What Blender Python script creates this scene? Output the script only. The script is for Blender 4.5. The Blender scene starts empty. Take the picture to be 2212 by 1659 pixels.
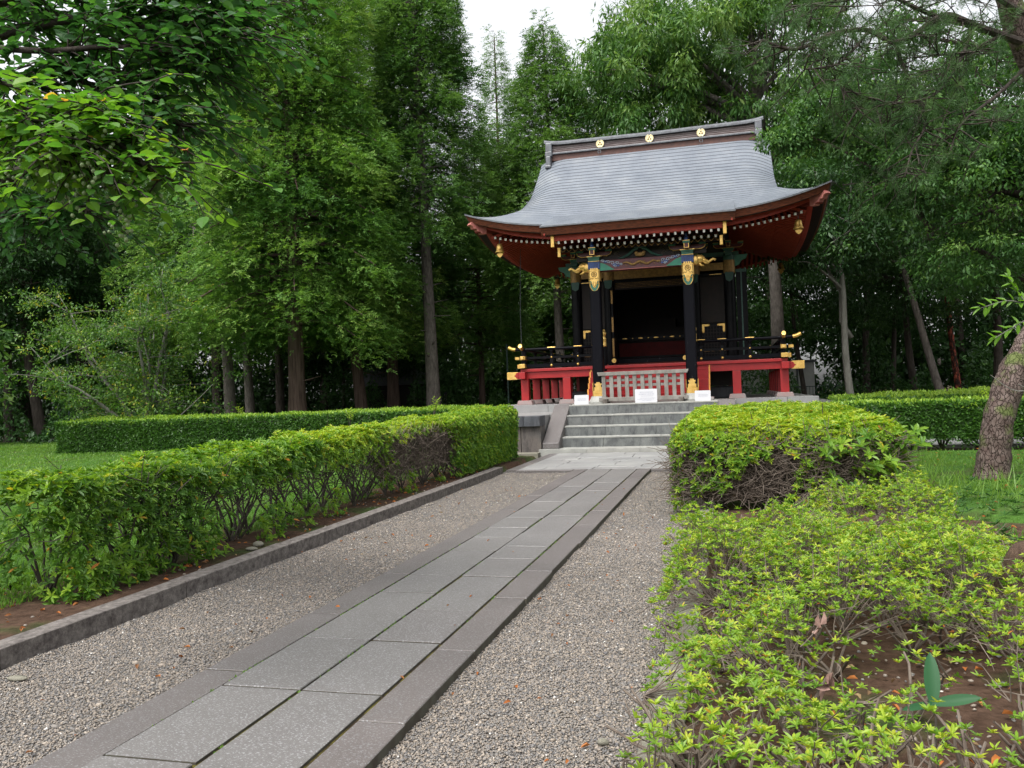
import bpy, math, random
import numpy as np
from mathutils import Matrix, Vector

# ------------------------------------------------------------------ camera, sky, sun, exposure
sc = bpy.context.scene
C = bpy.context.scene.collection
PI = math.pi
R = math.radians
EYE = 1.55
FPX = 838.0                      # focal length in pixels of a 1024 wide picture
YAW, PITCH, ROLL = R(14.7), R(0.55), R(-2.05)
_f = np.array([-math.sin(YAW)*math.cos(PITCH), math.cos(YAW)*math.cos(PITCH), math.sin(PITCH)])
_r = np.array([math.cos(YAW), math.sin(YAW), 0.0])
_u = np.cross(_r, _f)
_r2 = math.cos(ROLL)*_r + math.sin(ROLL)*_u
_u2 = -math.sin(ROLL)*_r + math.cos(ROLL)*_u
cam_d = bpy.data.cameras.new('camera')
cam = bpy.data.objects.new('camera', cam_d)
C.objects.link(cam)
cam.matrix_world = Matrix(((_r2[0], _u2[0], -_f[0], 0), (_r2[1], _u2[1], -_f[1], 0), (_r2[2], _u2[2], -_f[2], EYE), (0, 0, 0, 1)))
cam_d.sensor_width = 36.0
cam_d.lens = FPX/1024*36.0
cam_d.clip_start = 0.05
cam_d.clip_end = 1000
sc.camera = cam

w = bpy.data.worlds.new('World')
sc.world = w
w.use_nodes = True
nt = w.node_tree
bg = nt.nodes['Background']
sky = nt.nodes.new('ShaderNodeTexSky')
sky.sky_type = 'NISHITA'
sky.sun_disc = False
SUN_EL, SUN_AZ = R(62), R(200)          # azimuth measured clockwise from +Y
sky.sun_elevation = SUN_EL
sky.sun_rotation = SUN_AZ
sky.air_density = 1.0
sky.dust_density = 4.0
sky.ozone_density = 1.0
hsv = nt.nodes.new('ShaderNodeHueSaturation')
hsv.inputs['Saturation'].default_value = 0.13
hsv.inputs['Value'].default_value = 1.0
nt.links.new(sky.outputs[0], hsv.inputs['Color'])
nt.links.new(hsv.outputs[0], bg.inputs['Color'])
bg.inputs['Strength'].default_value = 0.15
sun_d = bpy.data.lights.new('sun', 'SUN')
sun_d.energy = 1.3
sun_d.angle = R(25)
sun_d.color = (1.0, 0.97, 0.92)
sun = bpy.data.objects.new('sun', sun_d)
C.objects.link(sun)
_sd = Vector((math.sin(SUN_AZ)*math.cos(SUN_EL), math.cos(SUN_AZ)*math.cos(SUN_EL), math.sin(SUN_EL)))
sun.rotation_euler = _sd.to_track_quat('Z', 'Y').to_euler()
sun.location = (0, -10, 40)
sc.view_settings.view_transform = 'Standard'
sc.view_settings.look = 'None'
sc.view_settings.gamma = 1.0
sc.view_settings.exposure = 1.25
sc.render.engine = 'CYCLES'
sc.cycles.max_bounces = 5
sc.cycles.diffuse_bounces = 3
sc.cycles.glossy_bounces = 2
sc.cycles.transmission_bounces = 3
sc.cycles.caustics_reflective = False
sc.cycles.caustics_refractive = False
sc.cycles.use_denoising = True

# ------------------------------------------------------------------ helpers
rng = np.random.default_rng(11)
random.seed(5)
ROOT = {}

def at(xd, depth):
    """ground point (X, Y) seen at column xd of the 2212 px wide view, at a distance along the view axis"""
    x = xd*0.46293
    yh = 392.1-0.0358*(x-512)
    d = _f + _r2*(x-512)/FPX - _u2*(yh-384)/FPX
    p = d*depth
    return float(p[0]), float(p[1])

def zat(xd, yd, depth):
    x, y = xd*0.46293, yd*0.46293
    d = _f + _r2*(x-512)/FPX - _u2*(y-384)/FPX
    return EYE+float(d[2])*depth

def unit(a):
    return a/np.maximum(np.linalg.norm(a, axis=-1, keepdims=True), 1e-9)

def rdir(n, up=0.0):
    v = rng.normal(size=(n, 3))
    v[:, 2] += up
    return unit(v)

class MB:
    """collects shapes of one mesh"""
    def __init__(s):
        s.V = []; s.F = []; s.n = 0; s.T = []; s.M = []
    def add(s, V, F, tint=None, mi=0):
        V = np.asarray(V, float).reshape(-1, 3)
        F = np.asarray(F, int)
        if F.ndim == 1: F = F.reshape(1, -1)
        s.V.append(V); s.F.append(F+s.n); s.n += len(V)
        s.T.append(np.zeros(len(V)) if tint is None else (np.full(len(V), float(tint)) if np.isscalar(tint) else np.asarray(tint, float)))
        s.M.append(np.full(len(F), mi))
        return s
    def box(s, x0, x1, y0, y1, z0, z1, mi=0, tint=None):
        V = [(x, y, z) for z in (z0, z1) for y in (y0, y1) for x in (x0, x1)]
        F = [(0, 2, 3, 1), (4, 5, 7, 6), (0, 1, 5, 4), (2, 6, 7, 3), (0, 4, 6, 2), (1, 3, 7, 5)]
        return s.add(V, F, tint, mi)
    def prism(s, pts, axis, a0, a1, mi=0):
        """closed outline extruded along an axis; pts give the other two coordinates in xyz order"""
        n = len(pts)
        def mk(p, a):
            return {'x': (a, p[0], p[1]), 'y': (p[0], a, p[1]), 'z': (p[0], p[1], a)}[axis]
        V = [mk(p, a0) for p in pts]+[mk(p, a1) for p in pts]
        q = [(i, (i+1) % n, n+(i+1) % n, n+i) for i in range(n)]
        base = s.n
        s.add(V, q, None, mi)
        s.F.append(np.array([list(range(n-1, -1, -1))])+base); s.M.append(np.array([mi]))
        s.F.append(np.array([list(range(n, 2*n))])+base); s.M.append(np.array([mi]))
        return s
    def lathe(s, prof, c, n=16, mi=0):
        """prof = [(r, z)...] about a vertical axis at c=(x,y,z)"""
        a = np.arange(n)*2*PI/n
        V = []
        for r, z in prof:
            V += [(c[0]+r*math.cos(t), c[1]+r*math.sin(t), c[2]+z) for t in a]
        F = []
        for k in range(len(prof)-1):
            for i in range(n):
                j = (i+1) % n
                F.append((k*n+i, k*n+j, (k+1)*n+j, (k+1)*n+i))
        return s.add(V, F, None, mi)
    def tube(s, pts, rad, n=8, mi=0, cap=True):
        P = np.array(pts, float)
        rad = np.full(len(P), rad) if np.isscalar(rad) else np.array(rad, float)
        V, F = tubes(P[None], rad[None], n)
        b = s.n
        s.add(V, F, None, mi)
        if cap:
            s.F.append(np.array([list(range(n-1, -1, -1))])+b); s.M.append(np.array([mi]))
            k = (len(P)-1)*n
            s.F.append(np.array([list(range(k, k+n))])+b); s.M.append(np.array([mi]))
        return s
    def ball(s, c, r, sx=1, sy=1, sz=1, n=12, mi=0):
        prof = [(math.sin(t)*r*0.999+1e-4, -math.cos(t)*r) for t in np.linspace(0, PI, n//2+1)]
        b = MB().lathe(prof, (0, 0, 0), n)
        V = b.V[0]*np.array([sx, sy, sz])+np.array(c)
        return s.add(V, b.F[0], None, mi)
    def arrays(s):
        return np.concatenate(s.V), s.F, np.concatenate(s.T), np.concatenate(s.M)

def tubes(P, Rr, n=5):
    """P (m,k,3), Rr (m,k) -> V, F of m open tubes"""
    m, k, _ = P.shape
    T = np.zeros_like(P)
    T[:, 1:-1] = P[:, 2:]-P[:, :-2]; T[:, 0] = P[:, 1]-P[:, 0]; T[:, -1] = P[:, -1]-P[:, -2]
    T = unit(T)
    ref = np.where(np.abs(T[:, :1, 2:3]) > 0.8, np.array([1., 0, 0]), np.array([0, 0, 1.]))
    ref = np.broadcast_to(ref, T.shape)
    A = unit(np.cross(T, ref)); B = np.cross(T, A)
    a = np.arange(n)*2*PI/n
    V = P[:, :, None, :]+Rr[:, :, None, None]*(A[:, :, None, :]*np.cos(a)[None, None, :, None]+B[:, :, None, :]*np.sin(a)[None, None, :, None])
    V = V.reshape(-1, 3)
    i = np.arange(m)[:, None, None]; j = np.arange(k-1)[None, :, None]; t = np.arange(n)[None, None, :]
    b = i*k*n+j*n
    F = np.stack([b+t, b+(t+1) % n, b+n+(t+1) % n, b+n+t], -1).reshape(-1, 4)
    return V, F

def make_mesh(name, V, Fs, T=None, M=None, mats=(), smooth=False):
    me = bpy.data.meshes.new(name)
    if not isinstance(Fs, list): Fs = [Fs]
    V = np.asarray(V, np.float32)
    me.vertices.add(len(V)); me.vertices.foreach_set('co', V.ravel())
    loops = np.concatenate([f.ravel() for f in Fs]).astype(np.int32)
    tot = np.concatenate([np.full(len(f), f.shape[1]) for f in Fs]).astype(np.int32)
    st = np.concatenate([[0], np.cumsum(tot)[:-1]]).astype(np.int32)
    me.loops.add(len(loops)); me.loops.foreach_set('vertex_index', loops)
    me.polygons.add(len(tot)); me.polygons.foreach_set('loop_start', st)
    try: me.polygons.foreach_set('loop_total', tot)
    except Exception: pass
    if M is not None: me.polygons.foreach_set('material_index', np.asarray(M, np.int32))
    me.polygons.foreach_set('use_smooth', np.full(len(tot), bool(smooth)))
    me.update(calc_edges=True)
    if T is not None:
        a = me.attributes.new('tint', 'FLOAT', 'POINT'); a.data.foreach_set('value', np.asarray(T, np.float32))
    for m in mats: me.materials.append(m)
    return me

def tag(o, label=None, cat=None, group=None, kind=None):
    if label: o['label'] = label
    if cat: o['category'] = cat
    if group: o['group'] = group
    if kind: o['kind'] = kind
    return o

def thing(name, label, cat, loc, group=None, kind=None):
    o = bpy.data.objects.new(name, None); C.objects.link(o)
    o.empty_display_size = 0.2
    o.location = loc
    ROOT[o] = np.array(loc, float)
    return tag(o, label, cat, group, kind)

def part(name, mb, mat, parent=None, smooth=False, bevel=0, loc=None, kind=None, label=None, local=False):
    """one mesh object; vertices are given in the place's coordinates unless local"""
    V, F, T, M = mb.arrays()
    if parent is not None:
        base = ROOT[parent]
    else:
        base = np.array(loc if loc is not None else (0, 0, 0), float)
    if not local: V = V-base
    mats = mat if isinstance(mat, (list, tuple)) else [mat]
    me = make_mesh(name, V, F, T, M, mats, smooth)
    o = bpy.data.objects.new(name, me); C.objects.link(o)
    if parent is not None:
        o.parent = parent; ROOT[o] = base
    else:
        o.location = base; ROOT[o] = base
    if bevel:
        b = o.modifiers.new('bevel', 'BEVEL'); b.width = bevel; b.segments = 2; b.limit_method = 'ANGLE'; b.angle_limit = R(40)
    if kind: o['kind'] = kind
    if label: o['label'] = label
    return o

def copy_tree(o, loc, rz, scale=1.0, label=None, group=None):
    c = o.copy(); C.objects.link(c)
    c.location = loc; c.rotation_euler = (0, 0, rz); c.scale = (scale, scale, scale)
    if label: c['label'] = label
    if group: c['group'] = group
    for ch in o.children:
        d = ch.copy(); C.objects.link(d); d.parent = c
    return c

# ------------------------------------------------------------------ materials
def _new(name):
    m = bpy.data.materials.new(name); m.use_nodes = True
    n = m.node_tree.nodes; l = m.node_tree.links
    return m, n, l, n['Principled BSDF'], n['Material Output']

def noise(n, l, scale, detail=4, coords='Object', stretch=None, rough=0.6, dist=0.0):
    tc = n.new('ShaderNodeTexCoord'); src = tc.outputs[coords]
    if stretch:
        mp = n.new('ShaderNodeMapping'); mp.inputs['Scale'].default_value = stretch
        l.new(src, mp.inputs[0]); src = mp.outputs[0]
    t = n.new('ShaderNodeTexNoise'); t.inputs['Scale'].default_value = scale; t.inputs['Detail'].default_value = detail
    t.inputs['Roughness'].default_value = rough; t.inputs['Distortion'].default_value = dist
    l.new(src, t.inputs['Vector'])
    return t.outputs['Fac']

def ramp(n, l, fac, stops):
    r = n.new('ShaderNodeValToRGB')
    e = r.color_ramp.elements
    while len(e) > 1: e.remove(e[-1])
    e[0].position = stops[0][0]; e[0].color = (*stops[0][1], 1)
    for p, c in stops[1:]:
        k = e.new(p); k.color = (*c, 1)
    l.new(fac, r.inputs[0])
    return r.outputs[0]

def mixc(n, l, fac, a, b, mode='MIX'):
    m = n.new('ShaderNodeMix'); m.data_type = 'RGBA'; m.blend_type = mode
    if isinstance(fac, float): m.inputs[0].default_value = fac
    else: l.new(fac, m.inputs[0])
    for i, v in ((6, a), (7, b)):
        if isinstance(v, tuple): m.inputs[i].default_value = (*v, 1)
        else: l.new(v, m.inputs[i])
    return m.outputs[2]

def bumpn(n, l, bs, h, strength=0.3, dist=0.01):
    b = n.new('ShaderNodeBump'); b.inputs['Strength'].default_value = strength; b.inputs['Distance'].default_value = dist
    l.new(h, b.inputs['Height']); l.new(b.outputs[0], bs.inputs['Normal'])

def mat(name, c1, c2=None, rough=0.6, scale=6, metal=0.0, bump=0.0, bscale=30, stretch=None, spec=0.5, lo=0.35, hi=0.65, coat=0.0, rvar=0.0):
    m, n, l, bs, out = _new(name)
    c2 = c2 or tuple(x*0.8 for x in c1)
    f = noise(n, l, scale, 6, stretch=stretch)
    col = ramp(n, l, f, [(lo, c1), (hi, c2)])
    l.new(col, bs.inputs['Base Color'])
    bs.inputs['Roughness'].default_value = rough
    if rvar:
        mr = n.new('ShaderNodeMapRange'); mr.inputs[1].default_value = 0.3; mr.inputs[2].default_value = 0.7
        mr.inputs[3].default_value = rough-rvar; mr.inputs[4].default_value = rough+rvar
        l.new(noise(n, l, scale*2.3, 4), mr.inputs[0]); l.new(mr.outputs[0], bs.inputs['Roughness'])
    bs.inputs['Metallic'].default_value = metal
    bs.inputs['Specular IOR Level'].default_value = spec
    if coat: bs.inputs['Coat Weight'].default_value = coat; bs.inputs['Coat Roughness'].default_value = 0.12
    if bump: bumpn(n, l, bs, noise(n, l, bscale, 5, stretch=stretch), bump, 0.02)
    return m

def leaf_mat(name, stops, trans=0.35, rough=0.45, spec=0.35, tboost=1.5):
    m, n, l, bs, out = _new(name)
    a = n.new('ShaderNodeAttribute'); a.attribute_name = 'tint'
    col = ramp(n, l, a.outputs['Fac'], stops)
    l.new(col, bs.inputs['Base Color'])
    bs.inputs['Roughness'].default_value = rough
    bs.inputs['Specular IOR Level'].default_value = spec
    tr = n.new('ShaderNodeBsdfTranslucent')
    tc = mixc(n, l, 1.0, col, (tboost, tboost*1.05, tboost*0.55), 'MULTIPLY')
    l.new(tc, tr.inputs['Color'])
    mx = n.new('ShaderNodeMixShader'); mx.inputs[0].default_value = trans
    l.new(bs.outputs[0], mx.inputs[1]); l.new(tr.outputs[0], mx.inputs[2]); l.new(mx.outputs[0], out.inputs[0])
    return m

def bark_mat(name, c1, c2, scale=14, stretch=(1, 1, 0.12), moss=None, bump=0.9, lo=0.35, hi=0.62):
    m, n, l, bs, out = _new(name)
    f = noise(n, l, scale, 8, stretch=stretch, rough=0.7)
    col = ramp(n, l, f, [(lo, c1), (hi, c2)])
    if moss:
        g = noise(n, l, 2.2, 4)
        gr = ramp(n, l, g, [(0.52, (0, 0, 0)), (0.66, (1, 1, 1))])
        col = mixc(n, l, gr, col, moss)
    l.new(col, bs.inputs['Base Color'])
    bs.inputs['Roughness'].default_value = 0.9
    bs.inputs['Specular IOR Level'].default_value = 0.15
    bumpn(n, l, bs, f, bump, 0.04)
    return m

def stone_mat(name, base, dark, scale=3.0, fleck=0.0, rough=0.6, streak=False, bump=0.25, fine=180, tint=None):
    m, n, l, bs, out = _new(name)
    f = noise(n, l, scale, 7)
    col = ramp(n, l, f, [(0.3, dark), (0.7, base)])
    g = noise(n, l, fine, 3, rough=0.8)
    gcol = ramp(n, l, g, [(0.35, (0.72, 0.72, 0.72)), (0.65, (1.25, 1.25, 1.25))])
    col = mixc(n, l, 0.85, col, gcol, 'MULTIPLY')
    a = n.new('ShaderNodeAttribute'); a.attribute_name = 'tint'          # each stone a little different
    tcol = ramp(n, l, a.outputs['Fac'], [(0.0, (1, 1, 1)), (0.5, (0.96, 0.955, 0.95)), (0.8, (1.04, 1.03, 1.02)), (1.0, tint or (0.92, 0.90, 0.90))])
    col = mixc(n, l, 1.0, col, tcol, 'MULTIPLY')
    if streak:
        s = noise(n, l, 5.5, 6, stretch=(1.2, 1.2, 0.4), rough=0.75)
        sc_ = ramp(n, l, s, [(0.38, (0.5, 0.5, 0.53)), (0.52, (1, 1, 1)), (0.75, (1.2, 1.2, 1.16))])
        col = mixc(n, l, 0.9, col, sc_, 'MULTIPLY')
    if fleck:
        v = n.new('ShaderNodeTexVoronoi'); v.inputs['Scale'].default_value = 55
        tc = n.new('ShaderNodeTexCoord'); mp = n.new('ShaderNodeMapping'); mp.inputs['Scale'].default_value = (1.0, 2.2, 1); mp.inputs['Rotation'].default_value = (0, 0, 0.4)
        l.new(tc.outputs['Object'], mp.inputs[0]); 
        dn = n.new('ShaderNodeTexNoise'); dn.inputs['Scale'].default_value = 40; l.new(mp.outputs[0], dn.inputs['Vector'])
        ad = mixc(n, l, 0.03, mp.outputs[0], dn.outputs['Color'])
        l.new(ad, v.inputs['Vector'])
        fr = ramp(n, l, v.outputs['Distance'], [(0.20, (1, 1, 1)), (0.34, (0, 0, 0))])
        col = mixc(n, l, fr, col, (fleck, fleck, fleck*1.02))
    l.new(col, bs.inputs['Base Color'])
    bs.inputs['Roughness'].default_value = rough
    bs.inputs['Specular IOR Level'].default_value = 0.4
    bumpn(n, l, bs, g, bump, 0.006)
    return m

M = {}
M['red'] = mat('red_lacquer', (0.31, 0.013, 0.014), (0.24, 0.010, 0.012), 0.42, 4, bump=0.05, bscale=8, spec=0.4, rvar=0.08)
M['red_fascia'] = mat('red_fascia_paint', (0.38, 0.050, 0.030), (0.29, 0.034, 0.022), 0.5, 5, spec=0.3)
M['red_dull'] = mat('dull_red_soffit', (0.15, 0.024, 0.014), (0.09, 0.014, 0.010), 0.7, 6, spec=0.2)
M['pink'] = mat('faded_pink_red', (0.42, 0.16, 0.13), (0.30, 0.08, 0.07), 0.6, 9)
M['bark_fascia'] = mat('weathered_red_brown_board', (0.17, 0.050, 0.024), (0.06, 0.022, 0.014), 0.75, 16, stretch=(0.5, 1, 3), bump=0.4, bscale=30, spec=0.2)
M['black'] = mat('black_lacquer', (0.004, 0.004, 0.005), (0.007, 0.007, 0.008), 0.36, 5, spec=0.07, rvar=0.08)
M['black_worn'] = mat('worn_black_lacquer', (0.004, 0.004, 0.006), (0.10, 0.10, 0.105), 0.38, 7, stretch=(3, 3, 0.5), lo=0.67, hi=0.74, spec=0.07)
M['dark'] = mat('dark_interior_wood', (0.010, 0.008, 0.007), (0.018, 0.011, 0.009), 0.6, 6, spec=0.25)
M['gold'] = mat('gold_leaf', (0.74, 0.49, 0.15), (0.56, 0.33, 0.08), 0.36, 9, metal=0.65, bump=0.15, bscale=25, rvar=0.1)
M['gold_dull'] = mat('aged_gold_panel', (0.30, 0.17, 0.045), (0.16, 0.09, 0.03), 0.5, 14, metal=0.4, bump=0.2, bscale=40)
M['gold_pale'] = mat('pale_gold', (0.85, 0.74, 0.46), (0.75, 0.62, 0.34), 0.45, 12, metal=0.3)
M['bronze'] = mat('dark_bronze_line', (0.20, 0.12, 0.04), (0.12, 0.07, 0.03), 0.5, 12, metal=0.3)
M['gold_tip'] = mat('orange_gold_paint', (0.75, 0.33, 0.07), (0.6, 0.25, 0.05), 0.5, 6)
M['white'] = mat('white_paint', (0.72, 0.70, 0.66), (0.55, 0.53, 0.50), 0.6, 20)
M['green_p'] = mat('green_paint', (0.035, 0.16, 0.10), (0.025, 0.10, 0.07), 0.55, 8)
M['green_b'] = mat('bright_green_paint', (0.02, 0.22, 0.13), (0.02, 0.15, 0.10), 0.5, 8)
M['blue_p'] = mat('blue_paint', (0.03, 0.07, 0.22), (0.02, 0.04, 0.13), 0.5, 8)
M['maroon'] = mat('maroon_paint', (0.10, 0.018, 0.022), (0.06, 0.012, 0.016), 0.5, 6)
M['teal_dark'] = mat('dark_green_paint', (0.012, 0.05, 0.04), (0.02, 0.07, 0.05), 0.55, 8)
M['cloudwhite'] = mat('pale_blue_paint', (0.38, 0.44, 0.50), (0.25, 0.28, 0.40), 0.55, 12)
M['copper'] = None
M['ridge_grey'] = mat('grey_copper', (0.14, 0.15, 0.16), (0.085, 0.085, 0.095), 0.45, 8, metal=0.2, stretch=(1, 1, 1))
M['ridge_brown'] = mat('brown_copper', (0.10, 0.068, 0.064), (0.17, 0.14, 0.135), 0.45, 8, metal=0.2, stretch=(0.5, 1, 2))
M['ridge_rust'] = mat('rust_brown_board', (0.11, 0.045, 0.032), (0.07, 0.032, 0.025), 0.6, 8)
M['oldwood'] = mat('weathered_grey_wood', (0.24, 0.225, 0.205), (0.15, 0.138, 0.122), 0.8, 9, stretch=(0.6, 0.6, 0.25), bump=0.4, bscale=40, spec=0.15)
M['paper'] = mat('white_board', (0.44, 0.44, 0.455), (0.42, 0.42, 0.44), 0.4, 3)
M['ink'] = mat('grey_blue_print', (0.13, 0.15, 0.22), (0.15, 0.17, 0.24), 0.6, 3)
M['slab'] = stone_mat('grey_path_slab', (0.150, 0.143, 0.139), (0.116, 0.110, 0.107), 1.0, fleck=0.30, rough=0.42, bump=0.5)
M['border'] = stone_mat('brown_grey_border_slab', (0.126, 0.112, 0.107), (0.092, 0.082, 0.079), 1.0, fleck=0.22, rough=0.45, bump=0.5)
M['land'] = stone_mat('pale_landing_slab', (0.27, 0.27, 0.262), (0.17, 0.17, 0.17), 0.9, rough=0.5, bump=0.3)
M['step'] = stone_mat('grey_step_stone', (0.145, 0.152, 0.147), (0.075, 0.08, 0.08), 2.6, rough=0.7, streak=True, bump=0.5, fine=90)
M['step_top'] = stone_mat('pale_tread_stone', (0.32, 0.32, 0.29), (0.22, 0.22, 0.205), 3.0, rough=0.6, bump=0.3)
M['cap'] = stone_mat('dark_cap_stone', (0.075, 0.08, 0.088), (0.04, 0.043, 0.05), 3.0, rough=0.6, streak=True, bump=0.5, fine=90)
M['wallstone'] = stone_mat('brown_grey_wall_stone', (0.155, 0.125, 0.105), (0.08, 0.075, 0.07), 1.2, rough=0.8, streak=True, bump=0.8, fine=60)
M['kerb'] = stone_mat('mottled_kerb_stone', (0.20, 0.18, 0.165), (0.045, 0.036, 0.034), 19.0, rough=0.8, bump=0.8, fine=70)
M['concrete'] = stone_mat('mossy_concrete_kerb', (0.20, 0.19, 0.155), (0.14, 0.135, 0.10), 3.0, rough=0.85, bump=0.6, fine=120)
M['pad'] = mat('reddish_pad_stone', (0.30, 0.19, 0.18), (0.24, 0.23, 0.22), 0.7, 4)
M['bark_cedar'] = bark_mat('reddish_cedar_bark', (0.045, 0.030, 0.024), (0.13, 0.092, 0.075), 16, (1, 1, 0.06))
M['bark_grey'] = bark_mat('grey_trunk_bark', (0.06, 0.052, 0.045), (0.145, 0.128, 0.113), 12, (1, 1, 0.3), bump=0.5)
M['bark_pale'] = bark_mat('pale_smooth_bark', (0.095, 0.095, 0.078), (0.17, 0.168, 0.145), 7, (1, 1, 0.3), bump=0.3)
M['bark_dark'] = bark_mat('dark_trunk_bark', (0.028, 0.023, 0.019), (0.075, 0.062, 0.053), 12, (1, 1, 0.2))
M['bark_red'] = bark_mat('orange_red_pine_bark', (0.035, 0.022, 0.018), (0.42, 0.10, 0.06), 9, (1, 1, 0.4), lo=0.50, hi=0.60)
M['twig'] = mat('grey_brown_twig', (0.15, 0.122, 0.098), (0.085, 0.066, 0.053), 0.8, 12, spec=0.2)
M['twig_dark'] = mat('dark_stem', (0.080, 0.070, 0.056), (0.042, 0.036, 0.030), 0.8, 12, spec=0.2)

def copper_mat():
    m, n, l, bs, out = _new('grey_copper_sheet_roof')
    f = noise(n, l, 1.2, 6, stretch=(1, 0.35, 1))
    col = ramp(n, l, f, [(0.30, (0.125, 0.142, 0.168)), (0.52, (0.165, 0.183, 0.208)), (0.72, (0.22, 0.235, 0.25))])
    f2 = noise(n, l, 9, 5, stretch=(3, 0.4, 1))
    col = mixc(n, l, 0.5, col, ramp(n, l, f2, [(0.35, (0.8, 0.8, 0.82)), (0.65, (1.1, 1.1, 1.1))]), 'MULTIPLY')
    a = n.new('ShaderNodeAttribute'); a.attribute_name = 'tint'      # seam under each course of sheets
    s = ramp(n, l, a.outputs['Fac'], [(0.0, (1, 1, 1)), (1.0, (0.42, 0.44, 0.46))])
    col = mixc(n, l, 1.0, col, s, 'MULTIPLY')
    l.new(col, bs.inputs['Base Color'])
    bs.inputs['Metallic'].default_value = 0.1
    bs.inputs['Roughness'].default_value = 0.42
    bumpn(n, l, bs, f2, 0.15, 0.01)
    return m
M['copper'] = copper_mat()

M['leaf_azalea'] = leaf_mat('azalea_leaf', [(0.0, (0.025, 0.075, 0.012)), (0.40, (0.075, 0.175, 0.018)), (0.75, (0.19, 0.315, 0.026)), (0.93, (0.31, 0.40, 0.035)), (0.965, (0.42, 0.33, 0.03)), (1.0, (0.40, 0.12, 0.03))], 0.38)
M['leaf_hedge'] = leaf_mat('box_hedge_leaf', [(0.0, (0.020, 0.060, 0.010)), (0.5, (0.05, 0.13, 0.016)), (0.85, (0.13, 0.25, 0.025)), (1.0, (0.24, 0.36, 0.04))], 0.3)
M['leaf_hinoki'] = leaf_mat('cypress_spray', [(0.0, (0.026, 0.078, 0.020)), (0.45, (0.070, 0.165, 0.032)), (0.8, (0.140, 0.255, 0.045)), (1.0, (0.21, 0.30, 0.07))], 0.30, 0.6, 0.2)
M['leaf_cedar'] = leaf_mat('cedar_spray', [(0.0, (0.026, 0.072, 0.020)), (0.5, (0.062, 0.142, 0.032)), (1.0, (0.13, 0.23, 0.055))], 0.28, 0.6, 0.2)
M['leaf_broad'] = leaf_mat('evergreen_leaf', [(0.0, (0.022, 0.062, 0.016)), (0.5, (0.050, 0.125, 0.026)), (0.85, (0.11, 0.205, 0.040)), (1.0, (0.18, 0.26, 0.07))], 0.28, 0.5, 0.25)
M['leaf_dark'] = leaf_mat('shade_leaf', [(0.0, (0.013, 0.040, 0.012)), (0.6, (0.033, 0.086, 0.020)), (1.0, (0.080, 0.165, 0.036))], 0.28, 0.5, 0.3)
M['leaf_fresh'] = leaf_mat('fresh_round_leaf', [(0.0, (0.028, 0.095, 0.020)), (0.4, (0.06, 0.17, 0.020)), (0.8, (0.15, 0.28, 0.022)), (0.93, (0.26, 0.34, 0.03)), (0.97, (0.50, 0.42, 0.04)), (1.0, (0.50, 0.16, 0.05))], 0.45)
M['leaf_round_shade'] = leaf_mat('shaded_round_leaf', [(0.0, (0.018, 0.062, 0.022)), (0.55, (0.040, 0.120, 0.028)), (0.85, (0.08, 0.20, 0.026)), (1.0, (0.15, 0.30, 0.03))], 0.4)  # darker copy of the round leaf, shade put into its colour
M['needle'] = leaf_mat('pine_needle', [(0.0, (0.022, 0.06, 0.02)), (0.6, (0.05, 0.11, 0.03)), (1.0, (0.10, 0.17, 0.05))], 0.2, 0.5, 0.3)
M['grass'] = leaf_mat('grass_blade', [(0.0, (0.045, 0.11, 0.016)), (0.5, (0.09, 0.19, 0.025)), (1.0, (0.18, 0.29, 0.05))], 0.4)
M['litter'] = leaf_mat('fallen_leaf', [(0.0, (0.22, 0.07, 0.02)), (0.5, (0.42, 0.15, 0.04)), (0.8, (0.16, 0.09, 0.05)), (1.0, (0.40, 0.30, 0.16))], 0.15, 0.7, 0.2, 1.0)
M['bamboo_leaf'] = leaf_mat('broad_bamboo_leaf', [(0.0, (0.012, 0.06, 0.022)), (1.0, (0.028, 0.11, 0.036))], 0.3)
M['fruit'] = mat('grey_green_fruit', (0.20, 0.27, 0.12), (0.15, 0.21, 0.09), 0.5, 30)
M['pebble'] = leaf_mat('gravel_pebble', [(0.0, (0.095, 0.093, 0.096)), (0.3, (0.155, 0.146, 0.137)), (0.6, (0.22, 0.183, 0.148)), (0.9, (0.33, 0.285, 0.235)), (1.0, (0.55, 0.53, 0.50))], 0.0, 0.6, 0.4)
M['wall_pale'] = mat('pale_plaster_wall', (0.40, 0.40, 0.37), (0.33, 0.33, 0.31), 0.8, 2)
M['iron_green'] = mat('dark_green_iron', (0.02, 0.045, 0.035), (0.03, 0.055, 0.045), 0.5, 9)
M['bench'] = mat('brown_bench_wood', (0.09, 0.035, 0.022), (0.05, 0.02, 0.015), 0.7, 9)
M['tile_dark'] = mat('dark_tile', (0.03, 0.034, 0.04), (0.05, 0.055, 0.06), 0.5, 12)
M['moss'] = mat('moss_and_dirt_joint', (0.035, 0.026, 0.015), (0.105, 0.095, 0.018), 0.95, 9, bump=0.5, spec=0.1, lo=0.42, hi=0.6)

def ground_mat():
    m, n, l, bs, out = _new('soil_and_forest_floor')
    f = noise(n, l, 0.7, 7)
    f2 = noise(n, l, 14, 6)
    soil = ramp(n, l, f2, [(0.3, (0.035, 0.020, 0.013)), (0.7, (0.085, 0.052, 0.036))])
    mossy = ramp(n, l, f2, [(0.3, (0.02, 0.035, 0.010)), (0.7, (0.045, 0.065, 0.02))])
    fr = ramp(n, l, f, [(0.50, (0, 0, 0)), (0.60, (1, 1, 1))])
    l.new(mixc(n, l, fr, soil, mossy), bs.inputs['Base Color'])
    bs.inputs['Roughness'].default_value = 0.95; bs.inputs['Specular IOR Level'].default_value = 0.1
    bumpn(n, l, bs, f2, 0.8, 0.03)
    return m
M['ground'] = ground_mat()

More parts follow.
